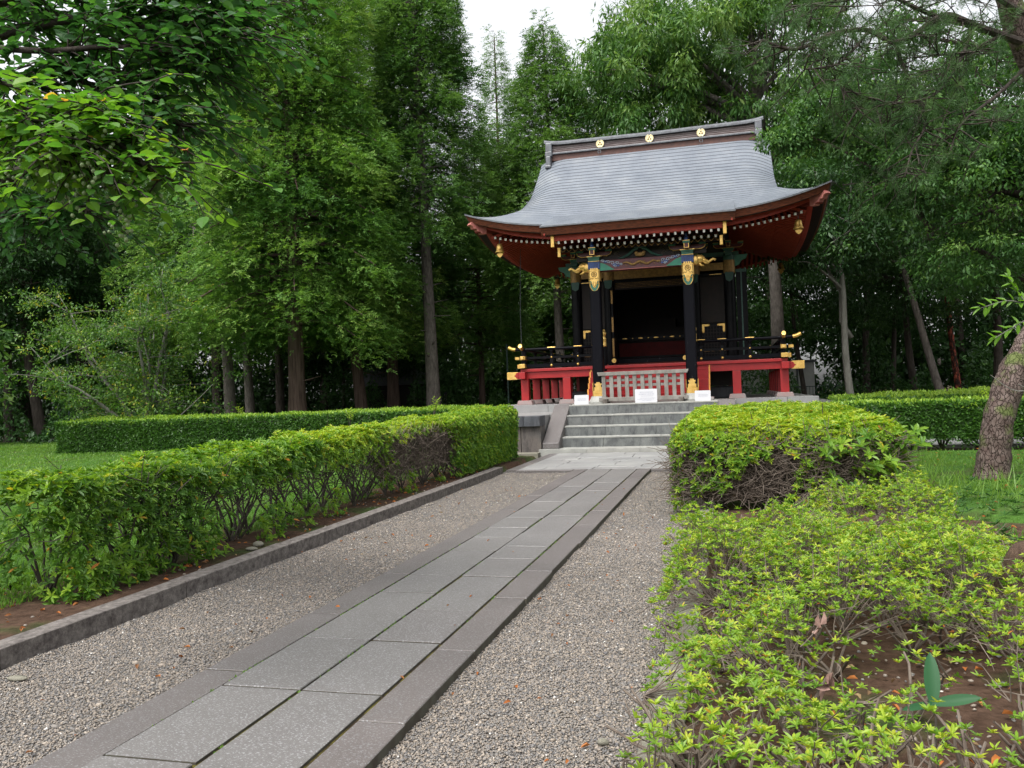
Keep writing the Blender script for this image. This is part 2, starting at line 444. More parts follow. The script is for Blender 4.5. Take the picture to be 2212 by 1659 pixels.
def lawn_mat():
    m, n, l, bs, out = _new('short_turf')
    f = noise(n, l, 1.3, 6); f2 = noise(n, l, 60, 4)
    c = ramp(n, l, f, [(0.3, (0.035, 0.085, 0.016)), (0.7, (0.065, 0.145, 0.022))])
    c = mixc(n, l, 0.8, c, ramp(n, l, f2, [(0.3, (0.6, 0.6, 0.55)), (0.7, (1.25, 1.25, 1.2))]), 'MULTIPLY')
    pt = ramp(n, l, noise(n, l, 0.9, 7), [(0.50, (0, 0, 0)), (0.62, (0.75, 0.75, 0.75))])
    c = mixc(n, l, pt, c, (0.055, 0.065, 0.022))
    l.new(c, bs.inputs['Base Color']); bs.inputs['Roughness'].default_value = 0.9; bs.inputs['Specular IOR Level'].default_value = 0.1
    bumpn(n, l, bs, f2, 0.8, 0.03)
    return m
M['lawn'] = lawn_mat()

def gravel_mat():
    m, n, l, bs, out = _new('pebble_gravel')
    tc = n.new('ShaderNodeTexCoord')
    v = n.new('ShaderNodeTexVoronoi'); v.inputs['Scale'].default_value = 52
    l.new(tc.outputs['Object'], v.inputs['Vector'])
    sep = n.new('ShaderNodeSeparateColor'); l.new(v.outputs['Color'], sep.inputs[0])
    col = ramp(n, l, sep.outputs[0], [(0.0, (0.085, 0.082, 0.085)), (0.3, (0.14, 0.13, 0.122)), (0.6, (0.195, 0.175, 0.15)), (0.9, (0.265, 0.245, 0.215)), (1.0, (0.4, 0.38, 0.36))])
    ed = ramp(n, l, v.outputs['Distance'], [(0.35, (1, 1, 1)), (0.75, (0.35, 0.33, 0.31))])
    col = mixc(n, l, 1.0, col, ed, 'MULTIPLY')
    d = noise(n, l, 1.0, 6)
    dr = ramp(n, l, d, [(0.60, (0, 0, 0)), (0.72, (0.6, 0.6, 0.6))])
    col = mixc(n, l, dr, col, (0.09, 0.055, 0.038))
    l.new(col, bs.inputs['Base Color']); bs.inputs['Roughness'].default_value = 0.75
    inv = n.new('ShaderNodeMath'); inv.operation = 'SUBTRACT'; inv.inputs[0].default_value = 1.0
    l.new(v.outputs['Distance'], inv.inputs[1])
    bumpn(n, l, bs, inv.outputs[0], 1.0, 0.012)
    return m
M['gravel'] = gravel_mat()

# ------------------------------------------------------------------ foliage helpers
def leaves(P, D, N, L, Wd, mode=0, fold=0.25):
    """mode 0: one rhombus per leaf, mode 1: two folded quads per leaf"""
    n = len(P)
    D = unit(D); S = unit(np.cross(D, N)); N = np.cross(S, D)
    L = np.broadcast_to(L, (n,))[:, None]; Wd = np.broadcast_to(Wd, (n,))[:, None]
    if mode == 0:
        V = np.stack([P, P+D*L*0.45+S*Wd*0.5, P+D*L, P+D*L*0.45-S*Wd*0.5], 1).reshape(-1, 3)
        b = np.arange(n)[:, None]*4
        return V, b+np.array([[0, 1, 2, 3]])
    f = N*Wd*fold
    V = np.stack([P, P+D*L*0.3+S*Wd*0.42+f, P+D*L*0.68+S*Wd*0.42+f*0.6-N*L*0.04, P+D*L-N*L*0.12,
                  P+D*L*0.68-S*Wd*0.42+f*0.6-N*L*0.04, P+D*L*0.3-S*Wd*0.42+f], 1).reshape(-1, 3)
    b = np.arange(n)[:, None]*6
    F = np.concatenate([b+np.array([[0, 1, 2, 3]]), b+np.array([[0, 3, 4, 5]])])
    return V, F

def rosettes(P, N, k, L, Wd, T, mode=1, spread=0.55, up=0.5):
    """whorls of k leaves at P about axis N; T tint per rosette"""
    n = len(P)
    ax = unit(N+np.array([0, 0, up])+rng.normal(size=(n, 3))*0.3)
    ref = unit(rng.normal(size=(n, 3)))
    e1 = unit(np.cross(ax, ref)); e2 = np.cross(ax, e1)
    a = (np.arange(k)[None]*2*PI/k*1.0+rng.uniform(0, 6.3, (n, 1))+rng.normal(size=(n, k))*0.25)
    el = rng.uniform(0.1, 1.0, (n, k))*spread*1.6
    D = e1[:, None]*np.cos(a)[..., None]+e2[:, None]*np.sin(a)[..., None]+ax[:, None]*el[..., None]
    D = unit(D)
    Nn = unit(ax[:, None]-D*np.sum(ax[:, None]*D, -1, keepdims=True)+rng.normal(size=(n, k, 3))*0.15)
    LL = L*rng.uniform(0.65, 1.2, (n, k))*np.broadcast_to(rng.uniform(0.8, 1.2, (n, 1)), (n, k))
    Pp = np.broadcast_to(P[:, None], (n, k, 3))
    V, F = leaves(Pp.reshape(-1, 3), D.reshape(-1, 3), Nn.reshape(-1, 3), LL.ravel(), LL.ravel()*Wd, mode)
    tt = np.clip(T[:, None]+rng.normal(size=(n, k))*0.08, 0, 0.94)
    odd = rng.random((n, k)) < 0.012
    tt = np.where(odd, rng.uniform(0.95, 1.0, (n, k)), tt)
    return V, F, np.repeat(tt.ravel(), 6 if mode else 4)

def lump(P, s, seed=0):
    """smooth bumpiness from a few sine waves"""
    r = np.random.default_rng(seed)
    o = np.zeros(len(P))
    for k in range(6):
        kv = r.normal(size=3)*s*(1+0.5*k)
        o += np.sin(P@kv+r.uniform(0, 6))/(1+0.5*k)
    return o/2.6

def fobj(name, VFT, mat_, parent=None, loc=None, kind=None, local=False, smooth=False):
    mb = MB()
    for v, f, t in VFT: mb.add(v, f, t)
    return part(name, mb, mat_, parent, loc=loc, kind=kind, local=local, smooth=smooth)

def curved(P0, P1, k=6, wob=0.1, sag=0.0):
    """paths (n,k,3) from P0 to P1 with wobble"""
    n = len(P0)
    t = np.linspace(0, 1, k)[None, :, None]
    P = P0[:, None]*(1-t)+P1[:, None]*t
    ln = np.linalg.norm(P1-P0, axis=1)[:, None, None]
    wv = rng.normal(size=(n, k, 3))*wob*ln
    wv[:, 0] = 0
    wv = np.cumsum(wv, 1)*0.35
    P = P+wv*t
    P[:, :, 2] += (np.sin(t[..., 0]*PI)*sag*ln[..., 0])
    return P

# ------------------------------------------------------------------ ground, gravel, path, kerbs
X0 = -2.29                     # middle line of the path, the steps and the hall
def slabrow(mb, x0, x1, y0, y1, z0, z1, gap=0.006, jig=0.004, mi=0, side=None):
    j = rng.uniform(-jig, jig, 8)
    a, b, c, d = x0+gap+j[0], x1-gap+j[1], y0+gap+j[2], y1-gap+j[3]
    bv = 0.004
    dz = rng.uniform(-0.003, 0.003)
    t = rng.random()
    V = [(a, c, z0), (b, c, z0), (b, d, z0), (a, d, z0), (a, c, z1-bv), (b, c, z1-bv), (b, d, z1-bv), (a, d, z1-bv),
         (a+bv, c+bv, z1+dz), (b-bv, c+bv, z1+dz), (b-bv, d-bv, z1+dz), (a+bv, d-bv, z1+dz)]
    F = []
    for k in (0, 4):
        for i in range(4): F.append((k+i, k+(i+1) % 4, k+4+(i+1) % 4, k+4+i))
    F.append((8, 9, 10, 11))
    mb.add(V, F, t, mi)
    if side is not None: mb.M[-1][:4] = side

# ground: one sheet with the sunken gravel strip between the kerbs
xs = np.unique(np.concatenate([np.linspace(-150, -12, 24), np.linspace(-12, 8, 81), np.linspace(8, 120, 20), [-4.62, -4.54, -0.42, -0.34]]))
ys = np.unique(np.concatenate([np.linspace(-10, 30, 121), np.linspace(30, 160, 30)]))
XX, YY = np.meshgrid(xs, ys)
Pg = np.stack([XX.ravel(), YY.ravel(), np.zeros(XX.size)], 1)
zz = 0.03+0.03*lump(Pg, 1.1, 3)*(np.abs(Pg[:, 1]-18) > 6)+0.02*lump(Pg, 3.1, 4)
inside = (Pg[:, 0] > -4.56) & (Pg[:, 0] < -0.40) & (Pg[:, 1] < 20.5)
zz = np.where(inside, -0.14, zz)
near = (Pg[:, 0] >= -7) & (Pg[:, 0] <= 3.8) & (Pg[:, 1] > 19.4) & (Pg[:, 1] < 34)
zz = np.where(near, -0.14, zz)
Pg[:, 2] = zz
nx, ny = len(xs), len(ys)
i = np.arange(nx-1)[None]; j = np.arange(ny-1)[:, None]
b = (j*nx+i).ravel()
Fg = np.stack([b, b+1, b+nx+1, b+nx], 1)
mb = MB().add(Pg, Fg)
part('ground', mb, M['ground'], kind='structure', smooth=True)

# lawns
def lawn(name, x0, x1, y0, y1, hole=None):
    sp_ = 0.2 if x0 > 0 else 0.5
    gx = np.arange(x0, x1+.01, sp_); gy = np.arange(y0, y1+.01, sp_)
    A, B = np.meshgrid(gx, gy)
    P = np.stack([A.ravel(), B.ravel(), np.zeros(A.size)], 1)
    ed_ = np.minimum(np.minimum(P[:, 0]-x0, x1-P[:, 0]), P[:, 1]-y0) if x0 > 0 else np.minimum(x1-P[:, 0], P[:, 1]-y0)
    P[:, 2] = 0.085+0.02*lump(P, 0.9, 9)-(0.20*np.clip(1-(ed_+0.7*lump(P, 1.4, 19))/1.3, 0, 1) if x0 > 0 else 0)
    k = len(gx); i = np.arange(k-1)[None]; j = np.arange(len(gy)-1)[:, None]; b = (j*k+i).ravel()
    part(name, MB().add(P, np.stack([b, b+1, b+k+1, b+k], 1)), M['lawn'], kind='structure', smooth=True)
lawn('lawn', -34.0, -6.0, 3.0, 31.0)
lawn('lawn', 1.4, 10.0, 7.0, 18.2)
# paved walk beyond the right hedge
part('paved_walk', MB().box(2.2, 30, 19.6, 21.6, 0.0, 0.10), M['land'], kind='structure')
part('far_walk', MB().box(-60, -14, 33.2, 36.5, 0.0, 0.09), M['concrete'], kind='structure')

# gravel sheet and loose pebbles
gx = np.linspace(-4.5, -0.36, 40); gy = np.linspace(0.5, 20.2, 140)
A, B = np.meshgrid(gx, gy)
P = np.stack([A.ravel(), B.ravel(), np.zeros(A.size)], 1); P[:, 2] = -0.062+0.012*lump(P, 4.0, 2)
k = len(gx); i = np.arange(k-1)[None]; j = np.arange(len(gy)-1)[:, None]; b = (j*k+i).ravel()
part('gravel', MB().add(P, np.stack([b, b+1, b+k+1, b+k], 1)), M['gravel'], kind='structure', smooth=True)

ph = (1+5**0.5)/2
ico = unit(np.array([(-1, ph, 0), (1, ph, 0), (-1, -ph, 0), (1, -ph, 0), (0, -1, ph), (0, 1, ph), (0, -1, -ph), (0, 1, -ph), (ph, 0, -1), (ph, 0, 1), (-ph, 0, -1), (-ph, 0, 1)], float))
icoF = np.array([(0, 11, 5), (0, 5, 1), (0, 1, 7), (0, 7, 10), (0, 10, 11), (1, 5, 9), (5, 11, 4), (11, 10, 2), (10, 7, 6), (7, 1, 8), (3, 9, 4), (3, 4, 2), (3, 2, 6), (3, 6, 8), (3, 8, 9), (4, 9, 5), (2, 4, 11), (6, 2, 10), (8, 6, 7), (9, 8, 1)])
octV = np.array([(1, 0, 0), (-1, 0, 0), (0, 1, 0), (0, -1, 0), (0, 0, 1), (0, 0, -1)], float)
octF = np.array([(0, 2, 4), (2, 1, 4), (1, 3, 4), (3, 0, 4), (2, 0, 5), (1, 2, 5), (3, 1, 5), (0, 3, 5)])
def pebbles(n, xr, yr, size, base, tintpow=1.0):
    c = np.stack([rng.uniform(*xr, n), rng.uniform(*yr, n), np.zeros(n)], 1)
    c[:, 2] = -0.06+0.012*lump(c, 4.0, 2)+rng.uniform(-0.002, 0.006, n)
    s = size*np.exp(rng.normal(size=n)*0.28)
    sc3 = np.stack([s*rng.uniform(0.9, 1.5, n), s*rng.uniform(0.7, 1.0, n), s*rng.uniform(0.4, 0.75, n)], 1)
    a = rng.uniform(0, 6.3, n); ca, sa = np.cos(a), np.sin(a)
    V = base[0][None]*sc3[:, None]
    V = np.stack([V[..., 0]*ca[:, None]-V[..., 1]*sa[:, None], V[..., 0]*sa[:, None]+V[..., 1]*ca[:, None], V[..., 2]+V[..., 0]*rng.uniform(-0.3, 0.3, (n, 1))], -1)+c[:, None]
    F = (np.arange(n)[:, None, None]*len(base[0])+base[1][None]).reshape(-1, 3)
    t = rng.beta(2.0, 2.2, n)*0.92
    t = np.where(rng.random(n) < 0.006, 1.0, t)
    return V.reshape(-1, 3), F, np.repeat(t, len(base[0]))
OC = (octV, octF)
pv = [pebbles(44000, (-1.56, -0.44), (2.6, 5.6), 0.0066, OC), pebbles(40000, (-4.42, -2.95), (3.0, 5.6), 0.0066, OC),
      pebbles(40000, (-1.56, -0.44), (5.6, 9.5), 0.0068, OC), pebbles(46000, (-4.42, -2.95), (5.6, 10.0), 0.0068, OC),
      pebbles(14000, (-1.56, -0.44), (9.5, 16.0), 0.0085, OC), pebbles(17000, (-4.42, -2.95), (10.0, 16.0), 0.0085, OC),
      pebbles(500, (-1.56, -0.44), (2.6, 12), 0.011, (ico, icoF)), pebbles(500, (-4.42, -2.95), (3.0, 12), 0.011, (ico, icoF))]
tag(fobj('pebbles', pv, M['pebble'], kind='stuff', smooth=True), 'loose small rounded grey and tan pebbles covering both gravel strips', 'pebbles', kind='stuff')
def strays(n, xr, yr, z, size, name, label):
    v, f, t = pebbles(n, xr, yr, size, (ico, icoF))
    v[:, 2] += z+0.06
    tag(fobj(name, [(v, f, t)], M['pebble'], smooth=True), label, 'stones', kind='stuff')
strays(420, (-0.22, 1.7), (2.6, 6.5), 0.035, 0.010, 'stray_pebbles', 'loose pebbles strewn on the brown soil under the low azaleas')
strays(260, (-6.0, -4.72), (3.6, 16), 0.035, 0.013, 'stray_pebbles', 'loose pebbles strewn on the brown soil beside the left kerb')

# stone path: two courses of slabs between border slabs, mossy joints between
path = MB()
z1 = 0.0
pb0, pb1 = -3.04, -1.55
bw = 0.26
xm = (pb0+pb1)/2+0.0
cols = [(pb0+bw+0.003, xm), (xm, pb1-bw-0.003)]
for ci, (a, c) in enumerate(cols):
    y = 1.9+0.3*ci
    while y < 16.1:
        ln = random.choice([0.62, 0.75, 0.9, 1.1, 1.25]) if y < 9 else random.choice([0.55, 0.75, 0.9, 1.05])
        y2 = min(y+ln, 16.12)
        slabrow(path, a, c, y, y2, -0.1, z1, 0.0095, 0.006, 0, 2)
        y = y2
for a, c in ((pb0, pb0+bw), (pb1-bw, pb1)):
    y = 1.7
    while y < 16.1:
        y2 = min(y+random.uniform(0.95, 1.5), 16.12)
        slabrow(path, a, c, y, y2, -0.12, z1-0.004, 0.007, 0.006, 1, 2)
        y = y2
part('stone_path', path, [M['slab'], M['border'], mat('dirty_slab_side', (0.045, 0.036, 0.026), (0.07, 0.068, 0.05), 0.9, 14)], kind='structure')
part('path_joints', MB().box(pb0+0.02, pb1-0.02, 1.7, 16.1, -0.12, z1-0.017), M['moss'], kind='structure')
# little weeds in the joints
def tufts(n, pts, h, name, label):
    sel = pts[rng.integers(0, len(pts), n)]+rng.normal(size=(n, 3))*np.array([0.006, 0.006, 0])
    k = 5
    P = np.repeat(sel, k, 0)
    D = rdir(n*k, 0.8); D[:, 2] = np.abs(D[:, 2])
    v, f = leaves(P, D, np.tile([0, 0, 1.], (n*k, 1))+rng.normal(size=(n*k, 3))*0.3, h*rng.uniform(0.5, 1.3, n*k), h*0.45)
    tag(fobj(name, [(v, f, np.repeat(rng.uniform(0.2, 1, n*k), 4))], M['grass']), label, 'weeds', kind='stuff')
jp = []
for xj, ya, yb in ((xm, 3, 13), (pb1-bw-0.005, 5, 12), (pb0+bw+0.005, 3, 10)):
    for s in range(26):
        yc = rng.uniform(ya, yb); m = rng.integers(3, 14)
        jp.append(np.stack([np.full(m, xj), yc+rng.normal(size=m)*0.10, np.full(m, -0.012)], 1))
tufts(420, np.concatenate(jp), 0.016, 'joint_weeds', 'tiny pale green weeds growing in the slab joints')

# landing in front of the steps
land = MB()
lx0, lx1, ly0, ly1 = -4.42, -0.16, 16.15, 20.25
nrow = 9
ry = np.linspace(ly0+0.02, ly1, nrow+1)
for q in range(nrow):
    x = lx0+0.24
    first = True
    while x < lx1-0.25:
        x2 = min(x+(rng.uniform(0.4, 1.0) if first else rng.uniform(0.8, 1.35)), lx1-0.24)
        slabrow(land, x, x2, ry[q], ry[q+1], -0.1, 0.0, 0.006, 0.003, 0, 1)
        x = x2; first = False
for a, c in ((lx0, lx0+0.24), (lx1-0.24, lx1)):
    y = ly0
    while y < ly1:
        y2 = min(y+1.35, ly1); slabrow(land, a, c, y, y2, -0.12, -0.003, 0.004, 0.003, 1); y = y2
for a, c in ((lx0+0.24, pb0-0.01), (pb1+0.01, lx1-0.24)):
    slabrow(land, a, c, ly0-0.16, ly0, -0.12, -0.004, 0.004, 0.003, 1)
part('stone_landing', land, [M['land'], M['border']], kind='structure')

# kerbs
kb = MB(); y = 1.0
ws = []
while y < 16.0:
    y2 = y+rng.uniform(1.5, 1.95); y2 = min(y2, 16.05)
    n0 = kb.n
    slabrow(kb, -4.63, -4.445, y, y2, -0.15, 0.07, 0.004, 0.008)
    y = y2
part('stone_kerb', kb, M['kerb'], kind='structure', bevel=0.012)
kb = MB(); y = 1.0
while y < 16.0:
    y2 = min(y+rng.uniform(1.6, 2.1), 16.05)
    slabrow(kb, -0.44, -0.26, y, y2, -0.15, 0.03, 0.003, 0.004); y = y2
part('concrete_kerb', kb, M['concrete'], kind='structure', bevel=0.008)

# ------------------------------------------------------------------ stone terrace with steps
H1 = 1.15
ter = thing('stone_terrace', 'grey stone terrace with four broad steps and sloping cheek stones under the hall', 'terrace', (X0, 22, 0))
SI = 1.93                        # inner half width of the steps
yr = [20.9, 21.27, 21.63, 22.0]
zt = [0.10, 0.36, 0.62, 0.885, H1]
for q in range(4):
    s = MB(); x = X0-SI
    ybk = (yr[q+1] if q < 3 else 22.45)+0.0
    offs = rng.uniform(0.3, 1.0)
    edges = [X0-SI]
    e = X0-SI+offs+0.4
    while e < X0+SI-0.3:
        edges.append(e); e += rng.uniform(1.0, 1.6)
    edges.append(X0+SI)
    for a, c in zip(edges[:-1], edges[1:]):
        slabrow(s, a, c, yr[q]+rng.uniform(-.003, .003), ybk+0.05, zt[q]-0.05, zt[q+1]-0.035, 0.003, 0.002, 0)
    for a, c in zip(edges[:-1], edges[1:]):
        slabrow(s, a, c, yr[q]-0.005, ybk+0.05, zt[q+1]-0.035, zt[q+1], 0.002, 0.002, 1)
    part('step', s, [M['step'], M['step_top']], ter)
s = MB()
for a, c in ((-4.70, -3.5), (-3.5, -2.2), (-2.2, -1.0), (-1.0, 0.12)):
    slabrow(s, a, c, 20.28, 20.95, -0.1, 0.10, 0.003, 0.002)
part('plinth_step', s, [M['step_top']], ter)
for sx in (-1, 1):
    xa, xb = X0+sx*SI, X0+sx*(SI+0.42)
    x0_, x1_ = min(xa, xb), max(xa, xb)
    c = MB().prism([(20.45, 0.10), (20.45, 0.24), (20.52, 0.27), (22.15, H1+0.02), (22.5, H1+0.02), (22.5, 0.10)], 'x', x0_, x1_)
    part('cheek_stone', c, M['pad'] if False else M['border'], ter, bevel=0.015)
# lower terrace wall, capstones, upper platform
for nm, a, c in (('wall', -7.4, X0-SI-0.43), ('wall', X0+SI+0.43, 3.2)):
    s = MB(); x = a
    while x < c-0.05:
        x2 = min(x+rng.uniform(0.5, 0.95), c)
        slabrow(s, x, x2, 20.36+rng.uniform(0, 0.02), 20.9, -0.12, 0.68, 0.006, 0.004); x = x2
    part('wall', s, M['wallstone'], ter)
    s = MB(); x = a
    while x < c-0.05:
        x2 = min(x+rng.uniform(1.1, 1.6), c)
        slabrow(s, x, x2, 20.28, 20.95, 0.68, 0.925, 0.003, 0.003); x = x2
    part('capstone', s, M['cap'], ter)
    s = MB(); x = a
    while x < c-0.05:
        x2 = min(x+rng.uniform(0.8, 1.3), c)
        slabrow(s, x, x2, 20.0, 20.5, -0.12, 0.03, 0.004, 0.01); x = x2
    part('footing', s, M['concrete'], ter)
    s = MB()
    for q in range(4):
        x = a
        while x < c-0.05:
            x2 = min(x+rng.uniform(0.7, 1.3), c)
            slabrow(s, x, x2, 20.95+q*0.77, 20.95+(q+1)*0.77, 0.5, 0.92, 0.004, 0.003); x = x2
    part('paving', s, M['land'], ter)
    s = MB(); x = max(a, X0-4.55)
    c2 = min(c, X0+4.55)
    while x < c2-0.05:
        x2 = min(x+rng.uniform(1.0, 1.7), c2)
        slabrow(s, x, x2, 24.0, 24.5, 0.7, H1, 0.004, 0.003); x = x2
    part('edge_stone', s, M['land'] , ter, bevel=0.01)
part('platform', MB().box(X0-SI-0.44, X0+SI+0.44, 22.5, 24.45, 0.2, H1-0.004).box(X0-4.5, X0+4.5, 24.5, 33.0, 0.2, H1-0.004).box(-7.4, 3.2, 24.03, 33.4, -0.1, 0.9), M['step_top'], ter)

# ------------------------------------------------------------------ the lacquered hall
hall = thing('shrine_hall', 'black and red lacquered shrine hall with gold fittings under a curved grey copper roof', 'shrine', (X0, 28, H1))
YC = 28.0
def prof(d): return 6.15+0.42*d+0.052*d*d
def uplift(u, v): return 0.57*np.clip(np.abs(u)/4.98*np.abs(v)/5.0, 0, 1.05)**3.2
def zfront(u, y):
    d = 5-np.abs(y-YC)
    z = prof(d)+uplift(u, y-YC)
    t = np.clip((np.abs(u)-2.75)/0.97, 0, 1)
    z = z-0.30*t**2.2*np.clip((d-1.6)/1.6, 0, 1)
    return z
def lift_at(d): return 0.018*min(1.0, max(0.3, d/2.4))
def course_strip(mb, ufn, yfn, zfn, d0, d1, umax0, umax1, n=48, lift=0.018, mi=0):
    lift = lift_at(d0); dk = 0.45+0.5*min(1, d0/2.5)
    s = np.linspace(-1, 1, n)
    u0, u1 = s*umax0, s*umax1
    lo = np.stack([X0+u0, np.full(n, yfn(d0)), zfn(u0, yfn(d0))+lift], 1)
    hi = np.stack([X0+u1, np.full(n, yfn(d1)), zfn(u1, yfn(d1))+0.002], 1)
    m1 = lo*0.84+hi*0.16; m1[:, 2] += 0.0
    dn = lo.copy(); dn[:, 2] -= lift+0.004
    V = np.concatenate([dn, lo, m1, hi]); T = np.concatenate([np.full(n, dk), np.full(n, dk*0.9), np.full(n, 0.0), np.zeros(n)])
    i = np.arange(n-1); F = np.concatenate([np.stack([k*n+i, k*n+i+1, (k+1)*n+i+1, (k+1)*n+i], 1) for k in range(3)])
    mb.add(V, F, T, mi)
rf = MB()
NC = 28
for q in range(NC):
    d0, d1 = 5*q/NC, 5*(q+1)/NC
    um = lambda d: 4.98-d/1.28 if d < 1.6 else 3.73
    for sg in (-1, 1):
        course_strip(rf, None, (lambda d, sg=sg: YC+sg*(5-d)), zfront, d0, d1, um(d0), um(d1))
# side slopes below the gables
def zside(u, y):
    dx = (4.98-np.abs(u))*1.28
    return prof(dx)+uplift(u, y-YC)
for q in range(10):
    dx0, dx1 = 1.27*q/10, 1.27*(q+1)/10
    for sg in (-1, 1):
        n = 30; s = np.linspace(-1, 1, n)
        def row(dx, lift):
            v = s*(5-dx*1.28); u = np.full(n, 4.98-dx)
            return np.stack([X0+sg*u, YC+v, zside(u, YC+v)+lift], 1)
        lo, hi = row(dx0, 0.022), row(dx1, 0.002)
        m1 = lo*0.84+hi*0.16; dn = lo.copy(); dn[:, 2] -= 0.026
        V = np.concatenate([dn, lo, m1, hi]); T = np.concatenate([np.full(n, 1.), np.full(n, .9), np.zeros(n), np.zeros(n)])
        i = np.arange(n-1); F = np.concatenate([np.stack([k*n+i, k*n+i+1, (k+1)*n+i+1, (k+1)*n+i], 1) for k in range(3)])
        rf.add(V, F, T)
# porch roof running out of the front slope
def zporch(u, y): return 5.95+0.319*(y-21.9)+0.02*np.clip(np.abs(u)/2.5, 0, 1)**3
NP = 13
for q in range(NP):
    ya, yb = 21.9+2.15*q/NP, 21.9+2.15*(q+1)/NP
    n = 30; s = np.linspace(-1, 1, n)
    def row(y, lift):
        u = s*2.52
        z = np.maximum(zporch(u, y), 0)-0.0
        return np.stack([X0+u, np.full(n, y), z+lift], 1)
    lo, hi = row(ya, 0.006), row(yb, 0.0)
    m1 = lo*0.84+hi*0.16; dn = lo.copy(); dn[:, 2] -= 0.010
    V = np.concatenate([dn, lo, m1, hi]); T = np.concatenate([np.full(n, .5), np.full(n, .4), np.zeros(n), np.zeros(n)])
    i = np.arange(n-1); F = np.concatenate([np.stack([k*n+i, k*n+i+1, (k+1)*n+i+1, (k+1)*n+i], 1) for k in range(3)])
    rf.add(V, F, T)
# underside shell so that the roof has thickness; verge edges
n = 40; u = np.linspace(-3.72, 3.72, n); yy = np.linspace(25.0, 31.0, 24)
for sg in (-1, 1):
    ys_ = np.linspace(YC-3.0, YC+3.0, 40)
    top = np.stack([np.full(40, X0+sg*3.73), ys_, zfront(np.full(40, 3.73), ys_)+0.02], 1)
    bot = top-np.array([0, 0, 0.16]); inn = bot-np.array([sg*0.25, 0, 0.02])
    V = np.concatenate([top, bot, inn]); i = np.arange(39)
    rf.add(V, np.concatenate([np.stack([k*40+i, k*40+i+1, (k+1)*40+i+1, (k+1)*40+i], 1) for k in range(2)]), 0.2)
    for s2 in (0,):
        pass
roof = part('roof', rf, M['copper'], hall)
# gable walls
for sg in (-1, 1):
    g = MB(); ys_ = np.linspace(YC-2.9, YC+2.9, 30)
    zt_ = zfront(np.full(30, 3.4), ys_)-0.12
    zb = np.full(30, 6.75)
    V = np.concatenate([np.stack([np.full(30, X0+sg*3.42), ys_, zt_], 1), np.stack([np.full(30, X0+sg*3.42), ys_, np.minimum(zb, zt_-.02)], 1)])
    i = np.arange(29); g.add(V, np.stack([i, i+1, 30+i+1, 30+i], 1))
    part('gable_board', g, M['bark_fascia'], roof)
# ridge
rx = 3.40
rd = MB().box(X0-rx, X0+rx, YC-0.26, YC+0.26, 9.30, 9.50)
part('ridge_base', rd, M['ridge_rust'], roof)
rd = MB().box(X0-rx-.02, X0+rx+.02, YC-0.33, YC+0.33, 9.50, 9.56)
part('ridge_ledge', rd, M['ridge_grey'], roof, bevel=0.012)
rd = MB()
for q in range(4): rd.box(X0-rx, X0+rx, YC-0.24+0.015*q, YC+0.24-0.015*q, 9.564+q*0.060, 9.564+q*0.060+0.042)
rd.box(X0-rx+.01, X0+rx-.01, YC-0.17, YC+0.17, 9.56, 9.84)
part('ridge_ribs', rd, M['ridge_brown'], roof)
cp = MB(); n = 41; u = np.linspace(-3.56, 3.56, n)
zc = 9.80+0.07*np.clip((np.abs(u)-2.9)/0.66, 0, 1)**2+0.010*np.abs(u)
ring = [(-0.30, 0.0), (-0.30, 0.06), (-0.20, 0.14), (0.20, 0.14), (0.30, 0.06), (0.30, 0.0)]
V = np.array([[(X0+u[a], YC+p[0], zc[a]+p[1]) for p in ring] for a in range(n)]).reshape(-1, 3)
F = [(a*6+k, (a+1)*6+k, (a+1)*6+(k+1) % 6, a*6+(k+1) % 6) for a in range(n-1) for k in range(6)]
cp.add(V, F); cp.F.append(np.array([[0, 1, 2, 3, 4, 5]])); cp.M.append(np.array([0])); e = (n-1)*6; cp.F.append(np.array([[e+5, e+4, e+3, e+2, e+1, e]])); cp.M.append(np.array([0]))
part('ridge_cap', cp, M['ridge_grey'], roof, smooth=False)
for sg in (-1, 1):
    xx = X0+sg*rx
    o = MB().box(xx-0.11, xx+0.11, YC-0.36, YC+0.36, 9.60, 9.90).box(xx-0.12, xx+0.12, YC-0.42, YC+0.42, 9.42, 9.60).box(xx-0.085, xx+0.085, YC-0.50, YC+0.5, 9.10, 9.42).box(xx-0.105, xx+0.105, YC-0.56, YC+0.56, 9.00, 9.11)
    part('ridge_end_ornament', o, M['ridge_grey'], roof, bevel=0.03)
for u_ in (-1.66, -0.03, 1.62):
    cr = MB(); cd_ = MB(); x = X0+u_; y = YC-0.26; zc_ = 9.70
    a = np.linspace(0, 2*PI, 25)[:-1]
    cr.tube([(x+0.118*math.cos(t), y-0.03, zc_+0.118*math.sin(t)) for t in list(a)+[a[0]]], 0.018, 6, cap=False)
    cr.prism([(x+0.10*math.cos(t), zc_+0.10*math.sin(t)) for t in a], 'y', y-0.035, y+0.03)
    for t in (PI/2, PI/2+2*PI/3, PI/2-2*PI/3):
        cd_.ball((x+0.045*math.cos(t), y-0.036, zc_+0.045*math.sin(t)), 0.030, 1, 0.25, 1)
    co_ = part('gold_crest', cr, M['gold_pale'], roof)
    V, F, T, Mi = cd_.arrays(); part('crest_petals', cd_, M['bronze'], co_)
for u_ in (-1.68, 1.62):
    part('ridge_ring', MB().tube([(X0+u_+0.05*math.cos(t), YC-0.36, 9.42+0.05*math.sin(t)) for t in np.linspace(0, 2*PI, 13)], 0.014, 6), M['ridge_grey'], roof)

